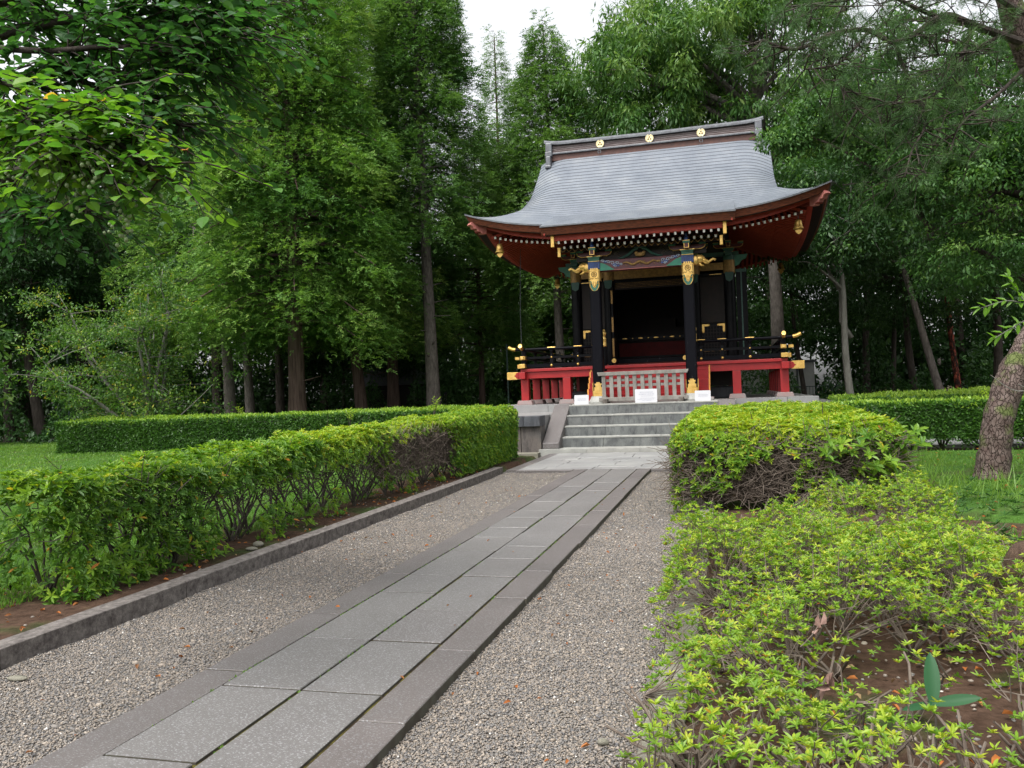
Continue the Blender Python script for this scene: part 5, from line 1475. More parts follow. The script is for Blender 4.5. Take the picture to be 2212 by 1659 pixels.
specs = [(1740, 42, 0.14, 12, 4.2, 'thin dark tree just right of the eaves'), (1925, 42, 0.15, 13, 4.4, 'thin dark tree between the wavy pale tree and the leaning tree'), (1980, 38, 0.19, 12, 3.6, 'dark straight tree just left of the leaning tree'),
         (2150, 34, 0.20, 13, 4.0, 'dark tree behind the leaning pine'), (2235, 29, 0.30, 14, 4.0, 'big dark tree at the right end of the right hedge'), (1560, 44, 0.25, 16, 4.2, 'tree rising behind the middle of the hall roof'),
         (1870, 46, 0.22, 16, 4.8, 'tall dark tree behind the wavy pale tree'), (2080, 46, 0.22, 16, 5.0, 'tall dark tree far behind the orange-barked tree'), (1660, 54, 0.25, 19, 5.0, 'far tall tree behind the oak')]
for k, (xd, dd, tr_, H_, r_, lb) in enumerate(specs):
    x, y = at(xd, dd)
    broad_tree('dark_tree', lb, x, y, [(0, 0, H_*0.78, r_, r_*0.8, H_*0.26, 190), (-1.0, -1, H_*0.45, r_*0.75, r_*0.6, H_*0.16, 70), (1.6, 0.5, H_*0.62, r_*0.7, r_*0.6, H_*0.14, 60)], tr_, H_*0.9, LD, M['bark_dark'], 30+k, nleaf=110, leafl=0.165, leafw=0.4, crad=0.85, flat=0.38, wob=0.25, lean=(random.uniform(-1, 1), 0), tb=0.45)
# left wood
x, y = at(500, 34)
broad_tree('stout_tree', 'stout pale-patched grey trunk left of the fluted cypress', x, y, [(0, 1, 9.4, 2.8, 2.6, 3.0, 120), (-1.5, 0, 6.8, 1.8, 1.6, 1.2, 40)], 0.27, 10.5, LD, M['bark_grey'], 51, nleaf=80, leafl=0.17, tb=0.5, wob=0.15, lean=(-0.6, 0), flare=0.45)
x, y = at(541, 36)
broad_tree('stout_tree', 'grey trunk close beside the stout pale-patched trunk', x, y, [(1, 1, 10.4, 2.4, 2.6, 3.0, 90)], 0.23, 11, LD, M['bark_grey'], 52, nleaf=80, leafl=0.17, tb=0.5, wob=0.08, lean=(-0.2, 0))
for k, (xd, dd, tr_, H_, r_, lb, lean) in enumerate([(20, 40, 0.25, 13, 4.0, 'dark trunk at the far left edge beyond the lawn', 0.0), (90, 39, 0.27, 14, 4.2, 'dark leaning trunk beside the benches', -1.9), (60, 48, 0.5, 15, 4.6, 'very thick dark trunk behind the benches', 0),
         (185, 44, 0.35, 14, 4.6, 'dark tree behind the thin green pole', -0.5), (225, 50, 0.5, 16, 5.0, 'broad dark trunk far behind the left hedge', 0.4), (345, 43, 0.3, 14, 4.6, 'dark tree right behind the multi-stemmed tree', 0.6), (410, 50, 0.3, 17, 5.0, 'dark tree far back between the multi-stemmed tree and the stout trunk', 0),
         (700, 50, 0.25, 17, 4.8, 'dark tree far back between the two cypresses', 0), (740, 45, 0.10, 9, 2.6, 'thin dark sapling between the two cypresses', 0.3), (895, 48, 0.12, 9, 2.6, 'thin pale sapling between the brown and the grey trunk', 0.2), (-60, 36, 0.3, 14, 4.6, 'dark tree just outside the left edge', 0)]):
    x, y = at(xd, dd)
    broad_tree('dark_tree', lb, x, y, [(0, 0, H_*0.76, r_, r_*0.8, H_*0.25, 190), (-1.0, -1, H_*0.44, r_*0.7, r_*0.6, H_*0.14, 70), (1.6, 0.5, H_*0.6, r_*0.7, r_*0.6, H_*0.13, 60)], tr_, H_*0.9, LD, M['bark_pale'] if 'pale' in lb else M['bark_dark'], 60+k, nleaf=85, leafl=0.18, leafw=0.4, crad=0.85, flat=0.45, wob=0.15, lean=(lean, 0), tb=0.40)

# small multi-stemmed tree in front of the left wood
x, y = at(318, 29.5)
t = thing('small_tree', 'small pale-stemmed tree forking low into many stems with sparse yellow-green leaves', 'tree', (x, y, 0))
g = np.random.default_rng(77)
mb = MB(); ends = []; tipsx = []
for k in range(9):
    a = PI+g.uniform(-0.5, 0.5) if k % 2 else g.uniform(-0.6, 0.6)
    a = k*2*PI/9+g.uniform(-.3, .3)
    sp = g.uniform(0.8, 3.9)
    b0 = np.array([g.uniform(-0.35, 0.35), g.uniform(-0.2, 0.2), 0.0])
    tip = np.array([math.cos(a)*sp, math.sin(a)*sp*0.7, g.uniform(5.6, 8.6)-sp*0.6])
    pth = curved(b0[None], tip[None], 9, 0.07, 0.0)[0]
    pth[:, 2] = np.sort(pth[:, 2])
    mb.tube(pth, np.linspace(0.095, 0.012, 9), 8)
    tipsx += [pth[-1]+g.normal(size=3)*0.25 for _ in range(6)]+[pth[-2]+g.normal(size=3)*0.25 for _ in range(6)]+[pth[-3]+g.normal(size=3)*0.25 for _ in range(4)]
    for q in range(11):
        s_ = g.integers(2, 8); aa = g.uniform(0, 6.28); ln = g.uniform(1.0, 2.6)
        e = pth[s_]+np.array([math.cos(aa)*ln, math.sin(aa)*ln*0.8, g.uniform(-0.1, 0.7)*ln*0.6])
        p2 = curved(pth[s_][None], e[None], 6, 0.08, 0.06)[0]
        mb.tube(p2, np.linspace(0.020, 0.005, 6), 5); ends += [p2[z_]+g.normal(size=3)*0.15 for z_ in (2, 3, 4, 5)]
        for w_ in range(4):
            c = p2[g.integers(2, 6)]+g.normal(size=3)*np.array([0.25, 0.25, 0.15]); ends.append(c)
            e3 = c+g.normal(size=3)*np.array([.3, .3, .2])
            mb.tube([c, e3], [0.008, 0.003], 3, cap=False); ends.append(e3)
ends = np.array(ends+tipsx)
for lim in ((-2.6, 1.2), (2.9, 1.9), (-2.2, 2.2)):
    e = np.array([lim[0], -0.5, lim[1]]); p2 = curved(np.array([[0, 0, 0.5]]), e[None], 7, 0.06, -0.06)[0]; mb.tube(p2, np.linspace(0.05, 0.008, 7), 6)
    ends = np.concatenate([ends, p2[3:]+g.normal(size=(4, 3))*0.2, p2[3:]+g.normal(size=(4, 3))*0.25])
part('trunk', mb, M['bark_pale'], t, smooth=True, local=True)
ex = np.concatenate([ends, ends[g.integers(0, len(ends), 300)]+g.normal(size=(300, 3))*np.array([.5, .5, .3])])
x_ = M['leaf_small'] = leaf_mat('small_yellow_green_leaf', [(0.0, (0.03, 0.085, 0.02)), (0.5, (0.065, 0.15, 0.025)), (0.85, (0.14, 0.23, 0.03)), (0.97, (0.30, 0.28, 0.03)), (1.0, (0.35, 0.12, 0.03))], 0.35)
fobj('crown', [broad_arrays(ex, 19, 0.115, 0.45, 5, 0.3, 0.52, 0.32, 0.45)], x_, t, local=True)

# leafy branch reaching in at the left edge
x, y = at(-130, 15)
broad_tree('young_tree', 'young tree with pale green drooping leaves at the left edge', x, y, [(0.1, 0.2, 2.7, 0.85, 0.9, 1.1, 40), (-0.5, 0.3, 3.9, 0.8, 0.8, 0.8, 24)], 0.06, 4.0, M['leaf_broad'], M['bark_pale'], 90, nleaf=75, leafl=0.15, leafw=0.5, crad=0.34, tb=0.72, droop=0.7, nlimb=10)

# far wood: closes the view behind the trees
def far_wood(n, a0, a1, d0, d1, ztop, size, seed, dens_low=1.0):
    g = np.random.default_rng(seed)
    ang = g.uniform(R(a0), R(a1), n); dist = g.uniform(d0, d1, n)
    X = np.sin(ang)*dist; Y = np.cos(ang)*dist
    top = ztop(ang)
    zz_ = g.random(n)**0.9*top
    cl = np.sin(X*0.9)+np.sin(Y*0.8+1)+np.sin(zz_*1.1+X*0.4)+np.sin(X*2.3+zz_*2)*0.6
    k = cl > -0.9
    P = np.stack([X, Y, zz_], 1)[k]
    D = unit(g.normal(size=(len(P), 3))+np.array([0, 0, -0.5]))
    Nn = unit(g.normal(size=(len(P), 3))*0.7+np.array([0, 0, 1.]))
    L = size*g.uniform(0.5, 1.4, len(P))
    V, F = leaves(P, D, Nn, L, L*0.45)
    T = np.clip(0.45+cl[k]*0.08+g.normal(size=len(P))*0.15, 0, 1)
    return V, F, np.repeat(T, 4)
def zt_fun(a):
    d = np.degrees(a)
    gap = np.exp(-((d+14.5)/4.0)**2)
    return (17.0+2.5*np.sin(d*0.35)+1.5*np.sin(d*1.1+1))*(1-0.42*gap)
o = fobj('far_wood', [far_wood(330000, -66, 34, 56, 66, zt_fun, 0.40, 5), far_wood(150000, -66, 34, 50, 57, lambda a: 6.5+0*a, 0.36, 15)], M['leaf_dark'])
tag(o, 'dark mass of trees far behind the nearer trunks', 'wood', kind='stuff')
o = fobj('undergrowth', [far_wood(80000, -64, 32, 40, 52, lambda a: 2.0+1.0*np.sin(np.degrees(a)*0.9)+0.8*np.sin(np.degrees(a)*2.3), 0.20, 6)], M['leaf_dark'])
tag(o, 'dark bushes growing between the trunks behind the hedges', 'undergrowth', kind='stuff')

# ------------------------------------------------------------------ hedges and azaleas
def face_points(n, face, x0, x1, y0, y1, zt, g, zb=0.05):
    """random points and normals on a face of a hedge block"""
    if face == 'top':
        P = np.stack([g.uniform(x0, x1, n), g.uniform(y0, y1, n), np.full(n, zt)], 1); N = np.tile([0, 0, 1.], (n, 1))
    elif face == 'right':
        P = np.stack([np.full(n, x1), g.uniform(y0, y1, n), g.uniform(zb, zt, n)], 1); N = np.tile([1., 0, 0.25], (n, 1))
    elif face == 'left':
        P = np.stack([np.full(n, x0), g.uniform(y0, y1, n), g.uniform(zb, zt, n)], 1); N = np.tile([-1., 0, 0.25], (n, 1))
    elif face == 'front':
        P = np.stack([g.uniform(x0, x1, n), np.full(n, y0), g.uniform(zb, zt, n)], 1); N = np.tile([0, -1., 0.25], (n, 1))
    else:
        P = np.stack([g.uniform(x0, x1, n), np.full(n, y1), g.uniform(zb, zt, n)], 1); N = np.tile([0, 1., 0.25], (n, 1))
    return P, N

def round_block(P, x0, x1, y0, y1, zt, r=0.22):
    """pull points near the block's top edges inwards so that the edges are rounded"""
    c = np.stack([np.clip(P[:, 0], x0+r, x1-r), np.clip(P[:, 1], y0+r, y1-r), np.minimum(P[:, 2], zt-r)], 1)
    d = P-c
    # only above the shoulder or at the corners
    l = np.linalg.norm(d, axis=1)
    k = l > r
    P = P.copy(); P[k] = c[k]+d[k]/l[k][:, None]*r
    return P

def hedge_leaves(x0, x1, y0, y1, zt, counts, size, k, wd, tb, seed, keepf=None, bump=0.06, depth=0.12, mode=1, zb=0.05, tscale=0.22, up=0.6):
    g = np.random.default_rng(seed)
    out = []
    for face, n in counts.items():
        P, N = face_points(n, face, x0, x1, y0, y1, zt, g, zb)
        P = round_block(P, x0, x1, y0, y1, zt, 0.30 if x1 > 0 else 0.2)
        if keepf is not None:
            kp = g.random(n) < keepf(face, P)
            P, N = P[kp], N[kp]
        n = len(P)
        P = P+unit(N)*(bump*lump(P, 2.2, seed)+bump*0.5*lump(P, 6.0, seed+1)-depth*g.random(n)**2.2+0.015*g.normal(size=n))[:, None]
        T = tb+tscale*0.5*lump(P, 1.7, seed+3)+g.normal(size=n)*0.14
        if face == 'top': T = T+0.20  # top leaves tinted lighter, light from above put into the colour
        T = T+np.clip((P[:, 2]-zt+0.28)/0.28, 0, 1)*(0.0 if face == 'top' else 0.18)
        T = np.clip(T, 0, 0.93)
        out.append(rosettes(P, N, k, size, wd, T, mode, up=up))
    return out

def twigs(P0, P1, r0, r1, wob=0.09, k=6, n=4):
    pth = curved(P0, P1, k, wob, 0.0)
    rad = np.linspace(0, 1, k)[None]*(r1-r0)+r0
    return tubes(pth, np.broadcast_to(rad, (len(P0), k)).copy(), n)

# left azalea hedge along the kerb
hx0, hx1, hy0, hy1, hz = -5.75, -4.90, 5.3, 18.5, 1.05
hd_ = thing('azalea_hedge', 'long lime green azalea hedge along the left kerb, bare and twiggy in its middle', 'hedge', ((hx0+hx1)/2, 11.7, 0.03))
def keep_left(face, P):
    y, z = P[:, 1], P[:, 2]
    p = np.ones(len(P))
    if face in ('right', 'left'):
        hole = np.clip(0.85-0.8*lump(P, 3.2, 21), 0.15, 1)*np.clip((y-5.35)/0.35, 0.35, 1)
        full = np.clip(1-(y-6.6)/0.9, 0, 1)*hole*np.where(z < 0.75, 1.0, 1.0)+np.clip((y-13.9)/0.9, 0, 1)
        thr = np.where(y < 11, 0.72, 0.84)+0.10*lump(P, 1.5, 7)
        topband = np.clip((z-thr+0.10)/0.2, 0, 1)
        patch = (lump(P, 2.6, 12) > 0.45)*0.55*(y > 10.5)
        low = ((z < 0.40)*(lump(P*[1, 1, 0.1], 2.4, 13) > 0.25))*0.7*(y < 12.5)
        p = np.clip(full+topband+patch+low, 0, 1)
        if face == 'left': p = p*np.where(y < 13.5, 0.3, 0.8)
    if face == 'front': p = p*0.5
    if face == 'top': p = p*np.where(y < 9.5, 0.85, 1.0)
    return p
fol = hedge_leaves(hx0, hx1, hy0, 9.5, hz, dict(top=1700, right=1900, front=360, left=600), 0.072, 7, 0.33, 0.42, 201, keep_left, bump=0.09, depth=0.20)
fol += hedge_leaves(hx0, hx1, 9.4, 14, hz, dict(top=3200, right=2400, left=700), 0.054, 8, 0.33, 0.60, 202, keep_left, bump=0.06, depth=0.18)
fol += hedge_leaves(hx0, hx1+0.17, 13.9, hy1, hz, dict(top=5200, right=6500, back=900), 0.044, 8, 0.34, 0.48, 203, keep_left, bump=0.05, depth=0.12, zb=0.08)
for v_, f_q, t_q in fol: v_[:, 2] *= 0.94+0.0165*(v_[:, 1]-5.3)
fobj('foliage', fol, M['leaf_azalea'], hd_)
g = np.random.default_rng(8)
tw = MB()
stems = np.stack([g.uniform(hx0+0.3, hx1-0.25, 34), np.linspace(hy0+0.3, hy1-0.3, 34)+g.normal(size=34)*0.10, np.zeros(34)], 1)
# main stems fork into branches that reach the shell
B0, B1 = [], []
for s_ in stems:
    for q in range(7):
        a = g.uniform(0, 6.28); rr = g.uniform(0.15, 0.70)
        B0.append(s_+[0, 0, g.uniform(-0.02, 0.12)]); B1.append([np.clip(s_[0]+math.cos(a)*rr, hx0+.05, hx1-.03), s_[1]+math.sin(a)*rr, g.uniform(0.55, 0.95)])
B0, B1 = np.array(B0), np.array(B1)
v, f = twigs(B0, B1, 0.014, 0.0045, 0.13, 8, 5); tw.add(v, f)
n2 = 1500
i_ = g.integers(0, len(B0), n2); t_ = g.uniform(0.55, 0.98, (n2, 1))
C0 = B0[i_]*(1-t_)+B1[i_]*t_; C1 = C0+g.normal(size=(n2, 3))*np.array([0.16, 0.22, 0.12])+[0.03, 0, 0.10]
C1[:, 0] = np.clip(C1[:, 0], hx0, hx1+0.0)
v, f = twigs(C0, C1, 0.0055, 0.0025, 0.12, 5, 4); tw.add(v, f)
part('stems', tw, M['twig_dark'], hd_)
tw = MB()
n3 = 5200     # tangle of bare grey-brown twigs in the thin stretch
P = np.stack([hx1-0.30*g.random(n3)**1.3, g.uniform(11.2, 15.2, n3), g.uniform(0.35, 0.98, n3)], 1)
D = unit(g.normal(size=(n3, 3))*np.array([0.35, 1, 0.6]))*g.uniform(0.08, 0.28, (n3, 1))
v, f = twigs(P, P+D, 0.0042, 0.0022, 0.14, 4, 3); tw.add(v, f)
part('bare_twigs', tw, M['twig'], hd_)

# tall azalea on the right of the path
ax0, ax1, ay0, ay1, az_ = -0.80, 1.95, 10.4, 18.4, 1.05
rh = thing('azalea_hedge', 'tall rounded azalea hedge right of the path with a bare twiggy front', 'hedge', ((ax0+ax1)/2, 14, 0.03))
def keep_right(face, P):
    x_, z = P[:, 0], P[:, 2]
    p = np.ones(len(P))
    if face == 'front':
        band = np.clip((z-0.60-0.12*lump(P, 3, 5))/0.14, 0, 1)
        side_ = np.clip((x_-1.15)/0.35, 0, 1)*np.clip((z-0.12)/0.2, 0, 1)
        patch = (lump(P, 4.0, 15) > 0.22)*0.6
        lft = np.clip((ax0+0.25-x_)/0.2, 0, 1)*0.5
        p = np.clip(band+side_+patch+lft, 0, 1)
    if face == 'left':
        p = np.clip(0.55+np.clip((z-0.6)/0.3, 0, 1), 0, 1)
    return p
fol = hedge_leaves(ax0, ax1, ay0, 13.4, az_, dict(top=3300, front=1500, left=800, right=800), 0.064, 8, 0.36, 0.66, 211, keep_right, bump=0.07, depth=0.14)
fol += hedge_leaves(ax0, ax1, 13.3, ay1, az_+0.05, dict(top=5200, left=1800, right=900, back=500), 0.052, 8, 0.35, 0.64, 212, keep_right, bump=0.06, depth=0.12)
# big-leaved shoots at the right front corner
Pc = np.stack([g.uniform(1.0, 2.05, 130), g.uniform(10.15, 10.9, 130), g.uniform(0.25, 0.95, 130)], 1)
fol.append(rosettes(Pc, np.tile([0.3, -0.8, 0.5], (130, 1)), 7, 0.12, 0.36, np.full(130, 0.55)+g.normal(size=130)*0.12, 1))
fobj('foliage', fol, M['leaf_azalea'], rh)
tw = MB()
B0, B1 = [], []
for q in range(60):
    s_ = np.array([g.uniform(ax0+.3, ax1-.3), ay0+0.35+g.random()**1.5*6.5, 0.0])
    for k in range(9):
        a = g.uniform(0, 6.28); rr = g.uniform(0.1, 0.7)
        B0.append(s_+[0, 0, g.uniform(0, .1)]); B1.append([np.clip(s_[0]+math.cos(a)*rr, ax0+.05, ax1-.05), max(s_[1]+math.sin(a)*rr, ay0+0.03), g.uniform(0.6, 0.95)])
B0, B1 = np.array(B0), np.array(B1)
v, f = twigs(B0, B1, 0.018, 0.005, 0.12, 8, 5); tw.add(v, f)
part('stems', tw, M['twig_dark'], rh)
tw = MB()
n3 = 4200
P = np.stack([g.uniform(ax0+0.05, ax1-0.1, n3), ay0+0.02+0.35*g.random(n3)**1.3, g.uniform(0.15, 0.85, n3)], 1)
D = unit(g.normal(size=(n3, 3))*np.array([1, 0.35, 0.6])+[0, -0.1, 0.25])*g.uniform(0.1, 0.34, (n3, 1))
v, f = twigs(P, P+D, 0.0052, 0.0024, 0.14, 5, 4); tw.add(v, f)
part('bare_twigs', tw, M['twig'], rh)

# low azaleas in front
lo = thing('low_azalea_bed', 'low spreading azaleas with small lime leaves filling the near right corner', 'shrubs', (0.7, 6, 0.03))
g = np.random.default_rng(31)
n = 16500
P = np.stack([g.uniform(-0.58, 2.05, n), 2.35+g.random(n)**0.9*7.2, np.zeros(n)], 1)
edge = -0.46+0.20*lump(P, 2.6, 41); rgt = np.where(P[:, 1] > 6, 1.85, 1.15+0.12*(P[:, 1]-2.3))+0.15*lump(P, 1.6, 42)
P[:, 2] = 0.40+0.17*lump(P, 2.3, 43)+0.10*lump(P, 6, 44)+0.12*g.random(n)**4
P[:, 2] -= 0.30*np.clip(1-(P[:, 0]-edge)/0.22, 0, 1)**2
hole = lump(P, 2.3, 45)+0.35*lump(P, 5.5, 46)
far_ = np.where(P[:, 0] < 0.7, 8.1, 9.2)+0.3*lump(P*[1, 0, 0], 3, 49)
thin = 1-0.5*np.clip((P[:, 0]-0.45)/0.5, 0, 1)*np.clip((5.6-P[:, 1])/1.2, 0, 1)
thin = thin*(0.75+0.25*np.clip((P[:, 1]-2.7)/0.9, 0, 1))
kp = (g.random(n) < thin) & (P[:, 1] < far_) & (P[:, 0] > edge) & (P[:, 0] < rgt) & (hole > -0.30-np.clip((P[:, 1]-5.0)*0.14, -0.45, 0.5)) & (g.random(n) < np.clip(0.62+(P[:, 1]-2.5)*0.10, 0, 1))
P = P[kp]; n = len(P)
P[:, 2] -= 0.16*g.random(n)**2.5
fol = [rosettes(P, np.tile([0, 0, 1.], (n, 1)), 8, 0.032, 0.33, np.clip(0.76+g.normal(size=n)*0.13, 0, .94), 1, spread=0.8)]
n4 = 420
P4 = np.stack([g.uniform(-0.3, 1.4, n4), g.uniform(2.4, 7, n4), g.uniform(0.05, 0.25, n4)], 1)
fol.append(rosettes(P4, np.tile([0, 0, 1.], (n4, 1)), 7, 0.032, 0.34, np.clip(0.55+g.normal(size=n4)*0.1, 0, .94), 1))
fobj('foliage', fol, M['leaf_azalea'], lo)
tw = MB(); 
sx_ = np.stack([g.uniform(-0.3, 1.75, 105), 2.5+g.random(105)*6.2, np.zeros(105)+0.02], 1)
d2 = np.linalg.norm(P[:, None, :2]-sx_[None, :, :2], axis=2)
own = d2.argmin(1)
J = []          # forks of each stem
B0, B1 = [], []
for q, s_ in enumerate(sx_):
    fk = []
    for k in range(5):
        e = s_+np.array([g.normal()*0.16, g.normal()*0.16, g.uniform(0.16, 0.27)]); fk.append(e); B0.append(s_); B1.append(e)
    J.append(fk)
v, f = twigs(np.array(B0), np.array(B1), 0.0095, 0.005, 0.12, 6, 6); tw.add(v, f)
J = np.array(J)
pick = np.array([J[own[i]][np.argmin(np.linalg.norm(J[own[i]][:, :2]-P[i, :2], axis=1))] for i in range(n)])
mid = pick*0.5+P*0.5+g.normal(size=(n, 3))*np.array([0.02, 0.02, 0.01])
sub_ = g.random(n) < 0.42
v, f = twigs(pick[sub_], P[sub_]-[0, 0, 0.004], 0.0030, 0.0015, 0.12, 5, 4); tw.add(v, f)
n5 = 1500
Q0 = P[g.integers(0, n, n5)]-[0, 0, 0.08]+g.normal(size=(n5, 3))*0.04; Q1 = Q0+g.normal(size=(n5, 3))*np.array([0.09, 0.09, 0.06])
v, f = twigs(Q0, Q1, 0.0028, 0.0014, 0.12, 4, 3); tw.add(v, f)
part('stems', tw, M['twig'], lo)

# clipped hedges at the back
def clipped(name, label, x0, x1, y0, y1, zt, counts, seed, yaw=0.0, zb=0.05, tb=0.5, keepf=None, loc=None, size=0.075, stems_=False):
    t = thing(name, label, 'hedge', ((x0+x1)/2, (y0+y1)/2, 0.0))
    out = []
    g = np.random.default_rng(seed)
    c = np.array([(x0+x1)/2, (y0+y1)/2, 0])
    for face, n in counts.items():
        P, N = face_points(n, face, x0, x1, y0, y1, zt, g, zb)
        P = round_block(P, x0, x1, y0, y1, zt, 0.10)
        if keepf is not None:
            kp = g.random(n) < keepf(face, P); P, N = P[kp], N[kp]; n = len(P)
        P = P+unit(N)*(0.07*lump(P, 1.1, seed)+0.04*lump(P, 5, seed+2)-0.10*g.random(n)**2)[:, None]
        N2 = unit(N+g.normal(size=N.shape)*0.45+[0, 0, 0.45])
        D = unit(N2*0.7+g.normal(size=N.shape)*0.7)
        L = size*g.uniform(0.6, 1.3, n)
        V, F = leaves(P, D, N2, L, L*0.42)
        T = np.clip(tb+(0.48 if face == 'top' else 0.0)+np.clip((P[:, 2]-zt+0.12)/0.12, 0, 1)*0.15+0.10*lump(P, 2, seed+7)+g.normal(size=n)*0.12, 0, 1)  # bright top against dark front: overhead light put into the tint
        out.append((V, F, np.repeat(T, 4)))
    Vs = []
    for V, F, T in out:
        d = V-c; ca, sa = math.cos(yaw), math.sin(yaw)
        V = np.stack([d[:, 0]*ca-d[:, 1]*sa, d[:, 0]*sa+d[:, 1]*ca, d[:, 2]], 1)+c
        Vs.append((V, F, T))
    fobj('foliage', Vs, M['leaf_hedge'], t)
    core = MB().box(x0+0.22, x1-0.22, y0+0.22, y1-0.22, 0.35 if stems_ else 0.0, zt-0.2)
    V = core.V[0]-c; V = np.stack([V[:, 0]*math.cos(yaw)-V[:, 1]*math.sin(yaw), V[:, 0]*math.sin(yaw)+V[:, 1]*math.cos(yaw), V[:, 2]], 1)+c; core.V[0] = V
    part('inner_twigs', core, mat('hedge_inside', (0.012, 0.018, 0.006), (0.03, 0.028, 0.016), 0.9, 25, bump=1.0, bscale=40), t)
    return t
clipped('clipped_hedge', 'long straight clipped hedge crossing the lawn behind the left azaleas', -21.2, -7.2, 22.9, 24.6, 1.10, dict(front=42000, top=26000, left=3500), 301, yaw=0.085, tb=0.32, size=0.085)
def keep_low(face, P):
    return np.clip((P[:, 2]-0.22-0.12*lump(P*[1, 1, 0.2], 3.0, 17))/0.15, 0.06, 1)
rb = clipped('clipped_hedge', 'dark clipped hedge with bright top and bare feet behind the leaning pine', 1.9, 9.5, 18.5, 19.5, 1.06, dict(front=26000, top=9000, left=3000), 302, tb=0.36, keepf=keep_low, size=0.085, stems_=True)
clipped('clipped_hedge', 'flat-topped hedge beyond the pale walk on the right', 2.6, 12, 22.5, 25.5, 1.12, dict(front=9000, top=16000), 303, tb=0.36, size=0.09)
g = np.random.default_rng(33)
B0 = []; B1 = []
for k in range(15):
    s_ = np.array([2.2+0.5*k+g.normal()*.08, 19.0, 0.02])
    for q in range(9):
        B0.append(s_); B1.append(s_+[g.normal()*0.3, g.uniform(-.4, .3), g.uniform(0.35, 0.6)])
v, f = twigs(np.array(B0), np.array(B1), 0.016, 0.007, 0.1, 6, 5)
part('stems', MB().add(v, f), M['twig_dark'], rb)
# young shoots standing above the hedges
def shoots(spots, name, label, mt, h=0.3, loc=None):
    for (x, y, z, hh), lb in zip(spots, label):
        t = thing('young_shoot', lb, 'plant', (x, y, z))
        g = np.random.default_rng(int(abs(x*100)+abs(y*10)))
        mb = MB(); P = []; D = []
        for q in range(4):
            e = np.array([x+g.normal()*0.14, y+g.normal()*0.1, z+hh*g.uniform(0.6, 1)])
            mb.tube([(x, y, z-0.1), ((x+e[0])/2, (y+e[1])/2, z+hh*0.4), e], [0.007, 0.006, 0.003], 4)
            for k in range(12):
                s_ = 0.25+0.75*k/11; P.append(np.array([x, y, z])*(1-s_)+e*s_); a = k*2.4; D.append([math.cos(a), math.sin(a), 0.5])
        v, f = leaves(np.array(P), np.array(D), np.tile([0, 0, 1.], (len(P), 1)), 0.075, 0.026, 1)
        part('stem', mb, M['twig_dark'], t); fobj('foliage', [(v, f, np.full(len(v), 0.85))], M['leaf_azalea'], t)
shoots([(-6.6, 18.0, 1.1, 0.42), (-8.2, 17.0, 1.0, 0.36), (-15.2, 23.8, 1.05, 0.38), (5.0, 19.0, 1.0, 0.30), (6.3, 19.1, 1.0, 0.28)], 'young_shoot',
       ['tall pale shoot standing above the far end of the left azalea hedge', 'pair of pale shoots left of the tallest shoot on the azalea hedge', 'pale shoot poking out of the long clipped hedge', 'pale shoot above the dark right hedge', 'pale shoot above the right hedge close to the pine'], None)

# grass
def blades(n, x0, x1, y0, y1, h, w_, seed, keepf=None, z=0.06, tb=0.5):
    g = np.random.default_rng(seed)
    P = np.stack([g.uniform(x0, x1, n), g.uniform(y0, y1, n), np.full(n, z)], 1)
    if keepf is not None: P = P[keepf(P, g)]
    n = len(P)
    D = unit(g.normal(size=(n, 3))*np.array([0.45, 0.45, 0.2])+[0, 0, 1.])
    N = unit(g.normal(size=(n, 3)))
    L = h*g.uniform(0.5, 1.5, n)
    V, F = leaves(P, D, N, L, w_)
    T = np.clip(tb+0.25*lump(P, 1.0, seed)+g.normal(size=n)*0.12, 0, 1)
    return V, F, np.repeat(T, 4)
gr = [blades(60000, -10.5, -5.3, 3.8, 12, 0.055, 0.011, 401, tb=0.55), blades(50000, -14, -5.6, 12, 20, 0.06, 0.018, 402, tb=0.6), blades(50000, -32, -12, 14, 30, 0.07, 0.03, 403, tb=0.55)]
tag(fobj('grass', gr, M['grass'], kind='stuff'), 'bright green grass of the left lawn behind the azalea hedge', 'grass', kind='stuff')
sparse = lambda P, g: g.random(len(P)) < np.clip(0.10+0.9*(lump(P, 1.2, 61)+0.2)+(P[:, 1]-10)*0.08, 0.02, 1)
gr = [blades(34000, 1.5, 6.5, 8.0, 18.2, 0.07, 0.012, 404, sparse, z=0.05, tb=0.55), blades(1500, 2.1, 3.4, 10.5, 16.5, 0.30, 0.012, 405, lambda P, g: lump(P, 2.2, 3) > 0.1, tb=0.7), blades(9000, 1.2, 3.4, 5.2, 9, 0.05, 0.012, 406, sparse, z=0.04, tb=0.5)]
tag(fobj('grass', gr, M['grass'], kind='stuff'), 'weedy grass around the foot of the leaning pine', 'grass', kind='stuff')
g = np.random.default_rng(71)
P = np.stack([g.uniform(1.6, 5.0, 900), g.uniform(6.6, 12.5, 900), np.full(900, 0.08)], 1)
P = P[lump(P, 1.5, 9) > -0.1]; P[:, 2] += g.uniform(0, 0.14, len(P))
tag(fobj('weeds', [rosettes(P, np.tile([0, 0, 1.], (len(P), 1)), 9, 0.075, 0.22, np.clip(0.35+g.normal(size=len(P))*0.15, 0, .9), 1)], M['leaf_broad'], kind='stuff'), 'ferny weeds between the low azaleas and the leaning pine', 'weeds', kind='stuff')

